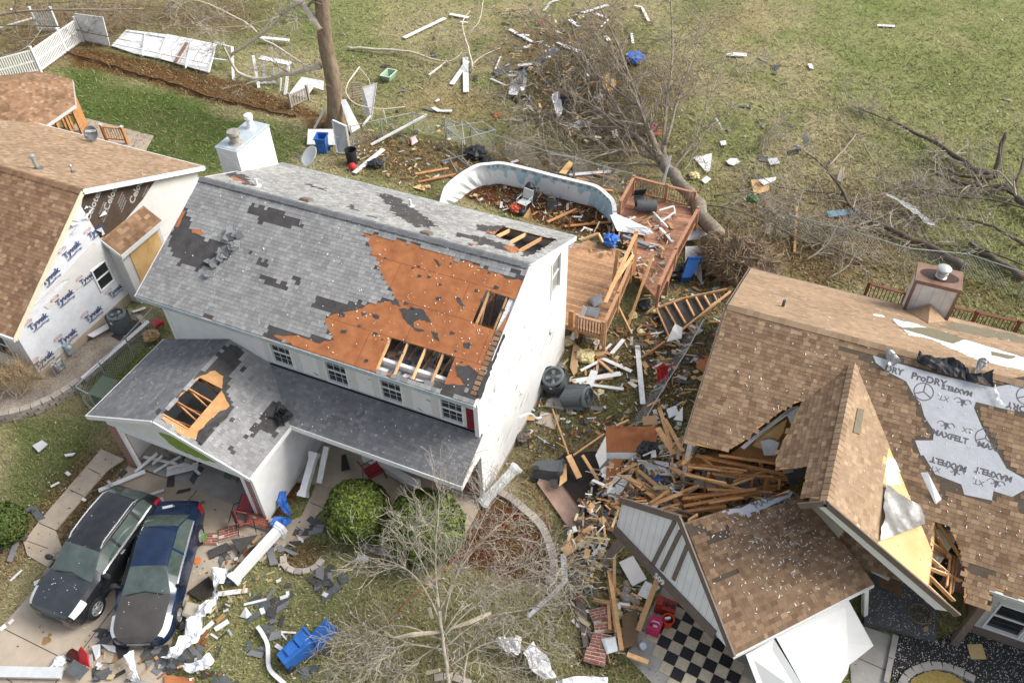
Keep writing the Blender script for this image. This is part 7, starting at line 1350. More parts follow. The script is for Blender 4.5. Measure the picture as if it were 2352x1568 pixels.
sl('concrete_pad',5,[(1425,1160),(1540,1182),(1535,1252),(1405,1228)],.1,.1,CONG,'grey concrete pad below the tipped air conditioners','pad','concrete pieces');sl('concrete_slab',5,[(1375,1265),(1505,1290),(1470,1390),(1350,1345)],.06,.06,CONC,'broken concrete slab left of the thin pole','slab','concrete pieces');sl('concrete_piece',5,[(1555,1235),(1605,1235),(1590,1290),(1550,1275)],.06,.06,CONC,'small tan slab below the tipped air conditioner','slab','concrete pieces')
for a,b,w_,lb in[((1590,1060),(1925,1005),.22,'wide white siding strip pointing at the leaning plank'),((1640,1072),(1945,1112),.13,'thin white siding strip below the wide one'),((1655,1222),(1745,985),.28,'broad white siding piece standing across the other strips'),((1765,885),(2000,990),.16,'white strip over the splintered deck board'),((1650,985),(1765,925),.12,'bent white strip by the yellow tuft'),((1860,870),(1945,770),.16,'short white strip between deck and side yard'),((1820,840),(1860,800),.1,'smallest white strip below the deck corner'),((2040,812),(2078,1215),.2,'tall white plank running along the collapsed fence'),((1590,770),(1680,545),.2,'white board leaning on the near deck railing')]:
 za=1.6 if 'leaning on' in lb else .18;pk('siding_strip',c(5,*a),.12 if 'leaning on' not in lb else .3,c(5,*b),za,w_,.03,WP,lb,'siding')
sl('cardboard',5,[(1600,785),(1640,820),(1625,990),(1600,1018),(1575,960)],.15,.03,CARD,'torn brown cardboard strip against the white gable','cardboard','cardboard pieces');sl('cardboard',5,[(1740,840),(1830,845),(1800,890),(1745,880)],.15,.03,CARD,'brown cardboard piece beside the yellow tuft','cardboard','cardboard pieces');sl('black_board',5,[(1740,960),(1880,915),(1960,960),(1740,1000)],.1,.03,FELT,'black felt piece under the white strips','roofing')
tg=thing('broken_truss','broken roof truss with rungs like a ladder over black felt','truss',U(c(6,50,600),0));slabq('felt_backing',[(c(6,-180,560),.3),(c(6,0,500),.5),(c(6,290,440),.9),(c(6,0,690),.3),(c(6,-120,740),.15)],.03,FELT,parent=tg);f_=MB()
for a,b in(((-180,555,.4),(0,490,.6)),((0,490,.6),(305,425,1.0)),((0,700,.4),(330,440,1.0)),((0,700,.4),(-120,770,.2)),((25,500,.6),(80,610,.5)),((90,480,.7),(142,575,.6)),((150,470,.8),(195,550,.7)),((210,455,.8),(240,512,.8)),((-60,520,.5),(20,660,.4)),((-120,545,.4),(-30,700,.3)),((-180,560,.4),(-90,760,.2)),((-250,590,.3),(-180,540,.4))):f_.beam(U(c(6,a[0],a[1]),a[2]),U(c(6,b[0],b[1]),b[2]),.06,.1,c=RND.random())
f_.build('truss_boards',LUMB,tg)
for k,pts,z,m_,lb,ct in[(6,[(20,130),(120,126),(136,395),(95,330),(15,300)],[1.0,1.0,.1,.1,.3],GYP,'pale grey board standing behind the tipped blue bin','board'),(6,[(20,90),(60,0),(190,20),(180,120),(110,80)],[.4,.6,.5,.3,.3],WP,'white crumpled panel against the fallen trunk','panel'),(5,[(2280,700),(2300,660),(2352,690),(2345,760),(2240,785)],[.9,.9,.9,.7,.6],GYP,'white foam piece on the broken truss','foam'),(6,[(130,880),(188,880),(160,1010),(90,960)],.2,OSB,'orange plywood scrap at the left edge of the tan roof','plywood'),(6,[(0,870),(125,865),(130,930),(0,940)],.1,FELT,'black felt scrap left of the orange plywood scrap','roofing'),(6,[(95,1030),(150,1010),(150,1060),(110,1050)],.2,CARD,'brown torn scrap below the orange plywood scrap','cardboard'),(6,[(65,680),(150,700),(100,740),(50,720)],.1,GREYW,'crumpled grey foil by the collapsed fence','foil'),(2,[(1832,480),(1900,560),(1850,645),(1755,575)],[.4,.5,.3,.3],OSBY,'raw plywood square in the fallen crown','plywood'),(2,[(1500,1190),(1570,1105),(1600,1125),(1545,1200)],.6,OSBY,'raw plywood piece leaning in the gate frame by the pool','plywood'),(2,[(490,1290),(545,1270),(580,1300),(570,1312)],.1,OSBY,'small plywood triangle at the edge of the grey roof','plywood'),(2,[(1045,780),(1085,770),(1110,800),(1060,812)],.05,OSB,'orange wood scrap alone on the back lawn','plywood'),(2,[(1040,490),(1140,455),(1160,480),(1075,530)],.1,DGREY,'grey roofing flap left of the crown','roofing'),(2,[(1190,680),(1300,650),(1330,690),(1220,712)],.1,FELT,'dark roofing bundle under the silver shreds','roofing'),(2,[(1150,650),(1165,570),(1200,545),(1235,600),(1215,655)],.3,TRIM,'white torn board piece below the silver shreds','panel'),(2,[(1860,900),(1895,890),(1910,930),(1885,960)],.2,WP,'small white square beside the trunk fork','panel'),(2,[(2070,890),(2150,870),(2240,890),(2220,930),(2100,930)],.4,OSB,'red brown board behind the trunk','board'),(2,[(1780,590),(1900,560),(1850,642),(1780,620)],.25,GYP,'white flap beside the raw plywood square','panel'),(3,[(75,1085),(203,1055),(190,1165),(165,1190)],[.1,.2,.1,.05],TRIM,'large white torn sheet on the grass right of the trunk','panel'),(3,[(300,1110),(330,1090),(375,1092),(395,1115),(350,1140),(315,1128)],.1,TRIM,'jagged white scrap right of the large torn sheet','panel'),(3,[(127,1240),(165,1212),(197,1232),(155,1265)],.08,WP,'small white square below the large torn sheet','panel'),(3,[(300,375),(345,362),(445,368),(440,388),(310,385)],.1,WP,'white board scrap on the open field left of the thin white bar','board'),(3,[(1340,168),(1460,173),(1462,186),(1342,180)],.08,WP,'lone white bar high on the open field','board'),(3,[(862,438),(890,440),(905,475),(875,470)],.1,WP,'small white rectangle on the open field beside a twig','panel'),(3,[(740,990),(790,1000),(838,1020),(800,1024)],[.3,.3,.1,.1],GREYW,'flat half of the folded metal sheet on the field','metal sheet'),(3,[(838,1020),(828,940),(848,900),(874,965),(862,1010)],[.1,.9,1.2,.8,.2],GREYW,'upright half of the folded metal sheet on the field','metal sheet'),(3,[(715,1045),(820,1020),(790,1060),(725,1070)],.06,FELT,'black felt sheet under the folded metal','roofing'),(3,[(585,1095),(650,1085),(670,1125),(605,1137)],.1,GREYW,'pale grey rectangle beside a dark scrap on the grass','panel'),(3,[(520,1075),(585,1080),(570,1115),(525,1105)],.06,DGREY,'dark scrap beside the pale grey rectangle','roofing'),(3,[(470,1235),(600,1240),(595,1310),(490,1345)],[.1,.2,.2,.1],OSBY,'square plywood board with a white strip on it','plywood'),(3,[(520,1240),(560,1230),(645,1218),(640,1240),(560,1275)],.3,WP,'white strip lying on the square plywood board','board'),(3,[(990,1455),(1200,1435),(1226,1462),(1012,1497)],[.15,.2,.15,.1],mat('blue_shutter',(.13,.24,.32),.6,.15,4),'blue louvred shutter on the grass by the dark limbs','shutter'),(3,[(1090,1150),(1120,1155),(1100,1262),(1062,1240)],[.3,.3,.1,.1],mat('weathered_grey_wood2',(.32,.28,.22),.9,.12,5),'weathered tan plank under the long mossy trunk','board'),(3,[(1345,170),(1346,168),(1347,172)],.01,WP,'x','x'),(3,[(610,460),(655,432),(682,450),(640,485)],.06,FELT,'black scrap on the open field left of the small white rectangle','roofing'),(3,[(515,395),(560,395),(590,430),(545,415)],.05,mat('weathered_grey_wood2' if 0 else 'grey_stick',(.3,.28,.23),.9),'grey stick like board on the open field','board'),(3,[(1875,1240),(1910,1240),(1908,1254),(1878,1252)],.1,WP,'tiny white tile by the dark limbs','panel'),(3,[(2205,672),(2268,688),(2260,698),(2215,685)],.05,MATS['weathered_slats'],'small brown board far right on the field','board'),(3,[(258,972),(298,968),(302,995),(265,1002)],.15,WP,'small white box shape near the sapling','panel')]:
 if lb!='x':sl({'panel':'sheet_scrap','board':'board_scrap','roofing':'roofing_scrap','door':'cabinet_scrap','box':'box_scrap','plywood':'plywood_scrap'}.get(ct,'loose_'+ct.replace(' ','_')),k,pts,z,.03,m_,lb,ct)
for a,b,w_ in[((430,262),(715,125),.3),((748,98),(875,122),.28),((760,582),(868,425),.3),((855,395),(860,636),.34),((1160,203),(1318,290),.22),((1612,105),(1835,35),.25),((1395,75),(1440,15),.15),((1440,15),(1500,0),.15),((1752,95),(1820,120),.2),((2022,40),(2070,50),.16),((2070,50),(2118,145),.16),((1027,542),(1137,590),.12),((630,742),(675,765),.25),((675,765),(762,765),.2),((1570,135),(1640,185),.25),((1790,185),(1840,135),.1),((1485,292),(1540,315),.2),((1540,315),(1635,355),.3),((1240,240),(1295,245),.22),((1060,480),(1098,390),.1),((605,518),(690,450),.14),((1700,935),(1750,968),.15),((1975,370),(1972,400),.12),((2000,230),(2010,300),.16),((1820,250),(1845,280),.25),((820,150),(870,155),.15),((1570,1205),(1860,1180),.22),((1170,1120),(1220,1105),.16),((1205,828),(1250,830),.14),((1600,860),(1640,830),.14),((650,700),(675,685),.16)]:
 pk('siding_strip',c(2,*a),.1,c(2,*b),.14,w_,.03,WP,'white siding or trim strip strewn on the back field around the fallen crown','siding','white strips on the back field')
pk('white_rail',c(2,205,998),.1,c(2,590,790),.9,.14,.08,WP,'long white rail lying over the chain link fence','rail');pk('white_board',c(2,88,1192),.1,c(2,290,1028),.2,.26,.04,WP,'broad white board beside the black rubbish bag')
crumple('silver_shred',[[(c(2,1440,325),1.2),(c(2,1380,400),.8),(c(2,1330,455),.4)],[(c(2,1520,365),1.0),(c(2,1420,430),.6),(c(2,1395,475),.3)]],SILV,'long silver and black roofing shred hooked on the fallen crown','plastic sheet',amp=.3,seed=1,group='silver shreds');crumple('silver_shred',[[(c(2,1195,505),.7),(c(2,1215,580),.5),(c(2,1255,665),.2)],[(c(2,1260,490),.7),(c(2,1285,560),.5),(c(2,1262,660),.2)]],SILV,'silver shred hanging below the dark roofing at the left of the crown','plastic sheet',amp=.3,seed=2,group='silver shreds')
crumple('silver_shred',[[(c(2,1470,640),1.3),(c(2,1450,700),1.0),(c(2,1490,830),.6)],[(c(2,1480,640),1.3),(c(2,1515,720),1.0),(c(2,1525,800),.6)]],PLASTIC,'white drooping sheet in the middle of the fallen crown','plastic sheet',amp=.3,seed=3,group='silver shreds');crumple('silver_shred',[[(c(2,1480,830),.6),(c(2,1590,870),.5),(c(2,1700,835),.5)],[(c(2,1580,905),.3),(c(2,1640,890),.4),(c(2,1725,865),.4)]],PLASTIC,'white and grey sheet bunched near the trunk fork','plastic sheet',amp=.3,seed=4,group='silver shreds')
crumple('silver_shred',[[(c(2,1250,465),.5),(c(2,1330,450),.6)],[(c(2,1190,500),.3),(c(2,1300,500),.4)]],BLACK,'black felt shred above the silver hanging one','roofing',amp=.3,seed=5);crumple('silver_shred',[[(c(2,1490,650),1.0),(c(2,1555,690),.9)],[(c(2,1500,760),.6),(c(2,1550,750),.6)]],BLACK,'black sheet behind the white drooping one','roofing',amp=.3,seed=6);crumple('silver_shred',[[(c(3,220,815),.6),(c(3,265,890),.3)],[(c(3,235,815),.6),(c(3,280,895),.3)]],GREYW,'thin metal shred by the sapling on the field','metal sheet',amp=.15,seed=7);crumple('metal_flashing',[[(c(3,1390,1340),.4),(c(3,1560,1450),.3),(c(3,1700,1568),.3)],[(c(3,1420,1345),.4),(c(3,1600,1440),.3),(c(3,1750,1568),.3)]],GREYW,'long bent metal flashing strip beside the mossy trunk','flashing',amp=.2,seed=8)
def column(name,label,a,za,b,zb,s=.22,group='fallen white columns'):
 t=thing(name,label,'column',U(a,0),group);A,B_=U(a,za),U(b,zb);d=(B_-A).normalized();MB().beam(A,B_,s,s).build('shaft',TRIM,t)
 for p,e in((A,1),(B_,-1)):MB().beam(p,p+d*e*.12,s*1.35,s*1.35).beam(p+d*e*.12,p+d*e*.2,s*1.18,s*1.18).build('capital',TRIM,t)
 return t
column('porch_column','long white square column lying across the front path',c(7,1945,485),.5,c(7,1600,865),.2,.27);column('porch_column','white column leaning past the corner of the gable wall',c(8,1215,75),1.1,c(8,968,335),.15,.24);column('porch_column','white column lying on the porch floor behind the bushes',c(8,165,0),.35,c(8,525,212),.3,.26);column('porch_column','white column leaning out beside the garage side wall',c(7,2170,-20),1.0,c(7,2085,285),.2,.24)
pk('porch_rail',c(7,2250,-60),1.2,c(7,2200,190),.3,.2,.06,WP,'second white post leaning beside the garage side wall','board');sl('white_box',5,[(-80,1480),(20,1500),(10,1590),(-60,1590)],.9,.3,WP,'white electrical box on the porch floor near the red chair','box')if 0 else None
sl('bin_lid',8,[(0,0),(30,-10),(60,90),(0,105)],.4,.05,BLACK,'black shutter piece on the porch left of the red chair','shutter')
crumple('blue_tarp',[[(c(7,1900,320),.3),(c(7,1950,390),.2),(c(7,2010,430),.2)],[(c(7,1975,255),.4),(c(7,1985,340),.3),(c(7,2015,400),.3)]],TARP,'blue tarp bunched beside the garage side wall','tarp',amp=.3,seed=11,group='blue tarps in front');crumple('blue_tarp',[[(c(7,1870,500),.2),(c(7,1930,510),.15),(c(7,2010,470),.1)],[(c(7,1890,450),.3),(c(7,1950,430),.3),(c(7,2020,450),.2)]],TARP,'blue tarp at the head of the long white column','tarp',amp=.25,seed=12,group='blue tarps in front');crumple('blue_tarp',[[(c(7,1550,890),.15),(c(7,1600,880),.1)],[(c(7,1570,870),.2),(c(7,1670,835),.15)]],TARP,'small blue tarp corner at the foot of the long white column','tarp',amp=.15,seed=13,group='blue tarps in front')
def brickslab(label,k,pts,z,mortar=1,seed=0):
 P=[U(c(k,*p),z)for p in pts];t=thing('brick_slab',label,'brickwork',P[0],'fallen brick slabs');n_=(P[1]-P[0]).cross(P[3]-P[0]).normalized();n_=n_ if n_.z>0 else-n_;f=lambda x,y,h:P[0]*(1-x)*(1-y)+P[1]*x*(1-y)+P[2]*x*y+P[3]*(1-x)*y+n_*h
 MB().hexa([f(0,0,-.08),f(1,0,-.08),f(1,1,-.08),f(0,1,-.08)]if n_.dot((P[1]-P[0]).cross(P[3]-P[0]))>0 else[f(0,0,-.08),f(0,1,-.08),f(1,1,-.08),f(1,0,-.08)],[f(0,0,0),f(1,0,0),f(1,1,0),f(0,1,0)]if n_.dot((P[1]-P[0]).cross(P[3]-P[0]))>0 else[f(0,0,0),f(0,1,0),f(1,1,0),f(1,0,0)]).build('mortar',mat('pale_mortar',(.50,.46,.42),.95,.15,9),t)
 B=MB();r=random.Random(seed);L=(P[1]-P[0]).length;H=(P[3]-P[0]).length;nr=max(2,int(H/.085));nc=max(1,int(L/.22))
 for i in range(nr):
  for j in range(-1,nc+1):
   x0,x1=(j+(i%2)*.5+.05)/nc,(j+1+(i%2)*.5-.05)/nc;x0,x1=max(.01,x0),min(.99,x1)
   if x1-x0<.03 or r.random()<.06:continue
   y0,y1=(i+(.12 if mortar<2 else .3))/nr,(i+.92)/nr;h=.015+r.uniform(0,.02);q=[(x0,y0),(x1,y0),(x1,y1),(x0,y1)];B.hexa([f(x,y,-.01)for x,y in q],[f(x,y,h)for x,y in q],r.random())
 B.build('bricks',mat('loose_red_brick',(.24,.075,.045),.9,.2,14,attr=.3,col2=(.36,.13,.085)),t);return t
brickslab('large fallen brick slab at the foot of the garage pillar',7,[(1700,390),(1885,435),(1850,512),(1700,465)],.18,seed=1);brickslab('middle brick slab with thick white mortar beside the red chairs',7,[(1510,505),(1640,470),(1655,548),(1505,592)],.14,2,2);brickslab('brick slab nearest the sedan rear wheel',7,[(1440,530),(1515,528),(1495,615),(1402,612)],.1,2,3)
for i,(pts,lb)in enumerate([([(1700,1065),(1835,1033),(1860,1135),(1745,1165)],'topmost of the four brick slabs by the checkered floor'),([(1742,1165),(1870,1150),(1885,1212),(1745,1222)],'thin brick slab second from the top by the checkered floor'),([(1735,1215),(1865,1240),(1840,1370),(1702,1330)],'brick slab partly under the white tufted cushion'),([(1692,1318),(1825,1338),(1815,1450),(1668,1410)],'lowest brick slab nearest the bottom edge of the photo')]):brickslab(lb,8,pts,.15+.02*i,2,10+i)
for k,pts,z,m_,lb,ct in[(7,[(1590,580),(1775,545),(1655,672)],[.3,.3,.2],FELT,'black felt triangle below the brick slabs','roofing'),(7,[(1432,655),(1560,600),(1600,640),(1450,712)],[.12,.15,.15,.1],FELT,'dark shingle strip left of the felt triangle','roofing'),(7,[(1640,660),(1690,640),(1620,740)],.1,FELT,'small black felt tip beside the long white column','roofing'),(7,[(1390,512),(1430,542),(1400,602),(1382,560)],.2,mat('green_scrap',(.12,.22,.05),.7),'green scrap beside the sedan rear wheel','scrap'),(7,[(1290,940),(1440,830),(1500,940),(1380,1000)],.12,mat('wet_black_mat',(.035,.03,.025),.9,.3,8),'black leafy mat between sedan and crumpled sheeting','mat'),(7,[(1135,1510),(1335,1535),(1330,1600),(1130,1600)],.12,OSB,'orange plywood piece at the bottom edge below the sedan','plywood'),(7,[(445,1480),(510,1402),(612,1470),(545,1548)],[.35,.4,.35,.3],DGREY,'grey metal box panel at the bottom left of the driveway','box'),(7,[(765,1230),(870,1240),(890,1350),(820,1400),(780,1300)],.15,BLACK,'black bumper cover piece in front of the sedan','car part'),(7,[(630,1310),(690,1298),(690,1380),(660,1410)],[.3,.3,.1,.1],GREYW,'pale grey curved panel right of the red plastic','panel'),(7,[(695,1300),(790,1310),(805,1360),(750,1345)],[.2,.2,.1,.1],WP,'white curved strip near the sedan nose','panel'),(7,[(555,1315),(600,1370),(615,1455),(540,1430),(520,1380)],[.5,.5,.3,.2,.2],REDP,'bright red broken plastic piece at the bottom left','plastic'),(7,[(790,870),(860,860),(830,950),(800,1022)],.06,FELT,'black felt scrap lying between the two cars','roofing'),(7,[(830,930),(858,915),(855,975),(835,1000)],.1,WP,'white scrap on the black felt between the two cars','panel'),(7,[(1650,1110),(1690,1045),(1740,1105),(1700,1122)],[.05,.3,.05,.05],WP,'small white folded scrap on the front lawn','panel'),(7,[(2040,545),(2090,575),(2090,600),(2060,585)],.08,WP,'tiny white shard on the front path','panel'),(4,[(555,1030),(575,1045),(1032,650),(1015,635)],.3,WP,'long white board beside the stone row in the gravel','board'),(4,[(600,740),(640,755),(800,665),(770,640)],.25,WP,'shorter white board left of the upright air conditioner','board'),(4,[(905,575),(1000,545),(1005,555),(920,585)],.15,WP,'thin white scrap behind the upright air conditioner','board'),(4,[(222,1500),(290,1462),(328,1490),(265,1545)],.12,GREYW,'pale grey square scrap on the lawn left of the brick pier','panel'),(4,[(440,1560),(520,1548),(500,1568),(450,1575)],.08,WP,'white shard near the side path','panel'),(8,[(1510,680),(1548,672),(1562,860),(1520,855)],.15,WP,'short white post at the edge of the stone ring','post'),(8,[(1912,735),(2010,690),(2105,850),(2005,900)],[.3,.4,.3,.2],GYP,'white rectangular board under the fallen gable','board'),(8,[(2040,960),(2095,862),(2142,890),(2112,990)],[.2,.3,.4,.3],WP,'small bluish white panel left of the checkered floor','panel'),(8,[(1935,1100),(2040,1050),(2042,1300),(1942,1332)],.3,mat('dark_brown_board',(.14,.09,.05),.8,.15),'dark brown board leaning on the tile edge','board'),(8,[(1350,190),(1400,70),(1480,60),(1700,440),(1880,372),(1890,405),(1592,535)],.12,mat('pinkish_plank',(.36,.23,.17),.85,.12,3,col2=(.48,.33,.26)),'pinkish L shaped deck piece under the black felt','deck piece'),(8,[(1440,60),(1545,-20),(1760,-30),(1835,300),(1690,436)],.2,mat('black_roof_felt',(.03,.026,.023),.9,.2,7),'large black felt sheet beside the wreck heap','roofing'),(8,[(1465,70),(1550,58),(1555,170),(1500,215),(1510,130)],.45,OSBY,'torn plywood piece with orange face on the black felt','plywood'),(8,[(1435,165),(1490,160),(1485,225),(1440,215)],.4,FELT,'black square scrap beside the torn plywood','roofing'),(8,[(1735,350),(1790,335),(1800,400),(1750,420)],.5,CARD,'cream open box on the black felt','box'),(5,[(1822,1368),(2178,1368),(2165,1545),(1822,1545)],[1.15,1.15,.95,.95],OSB,'square orange deck piece on the wreck heap','plywood'),(8,[(1805,265),(1890,140),(2005,130),(1905,300)],[1.0,1.3,1.3,1.0],WP,'white cabinet door with a dark slot on the wreck heap','door'),(8,[(1935,230),(1985,170),(2020,290),(1960,285)],.9,CARD,'tan board right of the white cabinet door','board'),(8,[(1830,70),(1880,20),(1935,30),(1900,190),(1820,190)],1.0,OSB,'orange brown board left of the cabinet door','board'),(8,[(2090,20),(2320,60),(2300,140),(2120,130)],1.1,GYP,'white ceiling board at the top of the wreck heap','board'),(8,[(1750,0),(1820,-130),(1830,130),(1800,140)],[.9,1.3,.9,.9],GYP,'triangular white board left of the orange deck piece','board'),(5,[(2075,1300),(2170,1290),(2180,1355),(2080,1360)],1.0,CARD,'brown cardboard behind the orange deck piece','cardboard'),(5,[(2290,1320),(2352,1230),(2352,1330)],1.0,GYP,'white wedge right of the collapsed fence','board'),(5,[(2240,1250),(2300,1225),(2330,1280),(2260,1310)],.8,PLASTIC,'crumpled white sheet above the wreck heap','sheet'),(9,[(0,0),(420,-20),(430,90),(80,60),(0,100)],1.9,mat('warm_osb',(.40,.20,.08),.8,.12,2,col2=(.50,.28,.12)),'broad orange plywood sheet under the broken rafters','plywood'),(6,[(480,1500),(530,1420),(715,1320),(690,1410),(640,1480),(545,1520)],[3.0,3.2,3.8,3.4,3.1,3.0],OSBY,'raw plywood triangle in the tear of the tan roof','plywood'),(6,[(400,1510),(500,1410),(740,1240),(795,1228),(775,1330),(740,1345),(720,1290),(560,1400),(420,1520)],[3.1,3.3,4.2,4.4,3.9,3.8,3.9,3.4,3.1],PLASTIC,'silver white roofing paper edging the tear of the tan roof','roofing'),(6,[(535,1470),(600,1455),(665,1480),(640,1568),(560,1568)],[3.2,3.3,3.2,2.8,2.8],PLASTIC,'crumpled silver paper below the plywood triangle','roofing'),(9,[(680,60),(750,55),(765,110),(700,125)],3.2,MATS['weathered_slats'],'grey brown shingle scrap on the edge of the tear','roofing'),(9,[(720,130),(800,70),(865,75),(840,150),(760,210),(730,180)],[3.1,3.2,3.1,3.0,2.9,3.0],FELT,'black felt sheet folded over the left edge of the front gable','roofing'),(9,[(95,90),(290,100),(300,230),(70,220)],1.1,GYP,'white ceiling board below the broken rafters on the left','board'),(9,[(310,120),(640,120),(640,240),(300,250)],1.0,mat('bluish_board',(.42,.46,.50),.7,.1),'bluish white ceiling board below the broken rafters on the right','board'),(9,[(1340,840),(1500,870),(1510,990),(1420,930),(1350,890)],.4,mat('muddy_mat',(.16,.11,.06),.9,.3,9),'muddy brown mat on the dark porch slab','mat'),(9,[(1300,800),(1340,770),(1440,830),(1420,860)],1.2,WP,'white panel edge under the front gable','panel'),(9,[(1960,1300),(2062,1298),(2095,1400),(1990,1400)],.1,mat('tan_panel',(.50,.36,.18),.7,.1),'tan square board on the black mulch','board'),(9,[(1660,1180),(1690,1172),(1692,1210),(1660,1208)],.24,CARD,'little tan block on the dark porch slab','block')]:
 sl({'panel':'sheet_scrap','board':'board_scrap','roofing':'roofing_scrap','door':'cabinet_scrap','box':'box_scrap','plywood':'plywood_scrap'}.get(ct,'loose_'+ct.replace(' ','_')),k,pts,z,.03,m_,lb,ct)
MB0=MB();P_=U(c(9,1635,1090),.22);t_=MB()
for i in range(14):a=i*.449;t_.tube([P_,P_+V((math.cos(a)*.22,math.sin(a)*.22,.0)),P_+V((math.cos(a+.3)*.3,math.sin(a+.3)*.3,.0))],.012,4)
t_.lathe([(.3,.0),(.32,.01),(.34,0)],P_,24);tag(t_.build('porch_medallion',mat('bronze',(.25,.20,.12),.4,.1,metal=.5)),'round bronze wire medallion on the dark porch slab','ornament')
tag(MB().lathe([(0,0),(.12,0),(.12,.012),(0,.014)],U(c(7,1363,725),.04),18).build('orange_lid',mat('orange_lid',(.6,.2,.08),.5)),'small round orange lid right of the sedan','lid')
for i,(k,a,za,b,zb,w_,m_)in enumerate([(7,(930,115),.1,(1085,-15),.5,.12,WP),(7,(1060,115),.1,(1245,5),.4,.1,WP),(7,(1150,120),.15,(1365,65),.35,.32,WP),(7,(1150,90),.3,(1360,40),.4,.12,WP),(7,(990,10),.3,(1220,60),.3,.1,WP),(7,(1325,80),.3,(1375,130),.2,.1,WP),(7,(1050,60),.2,(1120,0),.5,.1,WP),(7,(680,243),.12,(1000,110),.2,.17,WP),(7,(745,175),.4,(775,215),.1,.08,WP),(7,(1000,282),.1,(1128,240),.12,.1,WP),(7,(1018,385),1.05,(1190,348),1.1,.1,WP),(7,(1190,350),1.1,(1285,310),.3,.13,WP),(7,(1110,290),.1,(1130,335),.1,.1,WP)]):
 pk('door_strip',c(k,*a),za,c(k,*b),zb,w_,.04,m_,'broken white garage door strip lying between the garage mouth and the cars','siding','garage door strips')
for a,b,w_ in[((1500,955),(1705,930),.16),((1680,1028),(1835,990),.08),((1380,1225),(1470,1145),.14),((1480,1200),(1575,1140),.16),((1930,985),(1985,965),.12),((1985,965),(1980,935),.1),((1905,870),(1935,855),.1),((1800,1050),(1815,1090),.14),((1930,1215),(2040,1222),.06),((1930,1215),(1975,1268),.05),((1900,1305),(1945,1335),.12),((70,865),(150,790),.06),((235,885),(285,862),.16),((0,1200),(40,1170),.14),((60,1160),(92,1128),.1),((160+2300,700),(240+2300,715),.2),((2225,950),(2255,965),.14),((665,1435),(700,1448),.12),((500,520),(500,545),.12),((565,300),(590,310),.1),((350,215),(410,185),.08),((455,115),(480,135),.12)]:
 pk('white_scrap',c(7,*a),.06,c(7,*b),.08,w_,.03,WP,'small white strip scrap lying on the front lawn or driveway edge','siding','white scraps in front')
pk('gutter_section',c(7,-40,1490),.2,c(7,432,1500),.2,.32,.1,GREYW,'wide pale grey gutter section at the bottom left corner','gutter')
for k,pts,m_,lb,w_ in[(7,[(1775,1180,.2),(1810,1230,.2),(1845,1310,.15),(1850,1440,.1),(1880,1500,.1),(1965,1575,.1)],WP,'long bent white downspout curving down the front lawn',.12),(5,[(1225,1308,2.6),(1300,1280,2.4),(1345,1312,2.0),(1378,1305,1.9)],WP,'white bent pipe sticking out of the gable wall',.07),(5,[(385,1060,4.4),(440,1140,3.9),(470,1230,3.4),(545,1345,3.3)],mat('cream_strip',(.60,.57,.48),.7,.1),'dangling cream trim strip hanging from the front eave',.06),(8,[(1550,862,.3),(1420,990,.25),(1285,1110,.2)],GREYW,'shiny gutter length running off the short white post',.12)]:
 M=MB();P=bez([U(c(k,x,y),z)for x,y,z in pts],5);[M.beam(P[i],P[i+1],w_,w_*.6,c=.5)for i in range(len(P)-1)];tag(M.build('downspout',m_),lb,'downspout')
crumple('white_sheeting',[[(c(7,1465,850),.4),(c(7,1490,790),.5),(c(7,1580,795),.4)],[(c(7,1490,950),.3),(c(7,1530,900),.3),(c(7,1590,840),.3)]],PLASTIC,'white crumpled sheeting at the lower end of the long column','plastic sheet',amp=.4,seed=21,group='white sheeting in front');crumple('white_sheeting',[[(c(7,1490,960),.3),(c(7,1390,1040),.3),(c(7,1310,1180),.4),(c(7,1230,1320),.4),(c(7,1120,1390),.3)],[(c(7,1510,985),.3),(c(7,1450,1080),.3),(c(7,1380,1240),.4),(c(7,1340,1340),.4),(c(7,1230,1412),.3)]],PLASTIC,'long twisted white sheeting along the nose of the sedan','plastic sheet',amp=.45,seed=22,group='white sheeting in front')
crumple('white_sheeting',[[(c(7,870,1400),.4),(c(7,900,1480),.3),(c(7,910,1568),.2)],[(c(7,925,1345),.4),(c(7,950,1450),.3),(c(7,990,1550),.3),(c(7,1090,1560),.2)]],PLASTIC,'white sheeting at the bottom edge below the sedan nose','plastic sheet',amp=.3,seed=23,group='white sheeting in front');crumple('white_sheeting',[[(c(7,1270,1450),.3),(c(7,1350,1430),.4),(c(7,1430,1365),.5)],[(c(7,1330,1535),.2),(c(7,1420,1480),.3),(c(7,1482,1410),.3)]],WRAP,'printed grey white wrap piece near the bottom edge','plastic sheet',amp=.3,seed=24,group='white sheeting in front')
crumple('white_sheeting',[[(c(8,1075,1275),.4),(c(8,1160,1245),.5),(c(8,1245,1238),.4)],[(c(8,1080,1340),.3),(c(8,1170,1390),.4),(c(8,1250,1370),.3)]],PLASTIC,'crumpled white plastic under the bare tree','plastic sheet',amp=.4,seed=25,group='white sheeting in front');crumple('white_sheeting',[[(c(8,1240,1360),.3),(c(8,1320,1480),.3),(c(8,1380,1568),.2)],[(c(8,1320,1300),.4),(c(8,1400,1400),.3),(c(8,1480,1540),.2)]],PLASTIC,'broad white plastic running to the bottom edge right of the bare tree','plastic sheet',amp=.3,seed=26,group='white sheeting in front');crumple('white_sheeting',[[(c(8,1480,1560),.2),(c(8,1600,1530),.3),(c(8,1835,1535),.2)],[(c(8,1490,1640),.1),(c(8,1600,1640),.2),(c(8,1830,1600),.1)]],PLASTIC,'flat white plastic cut off by the bottom edge','plastic sheet',amp=.2,seed=27,group='white sheeting in front')
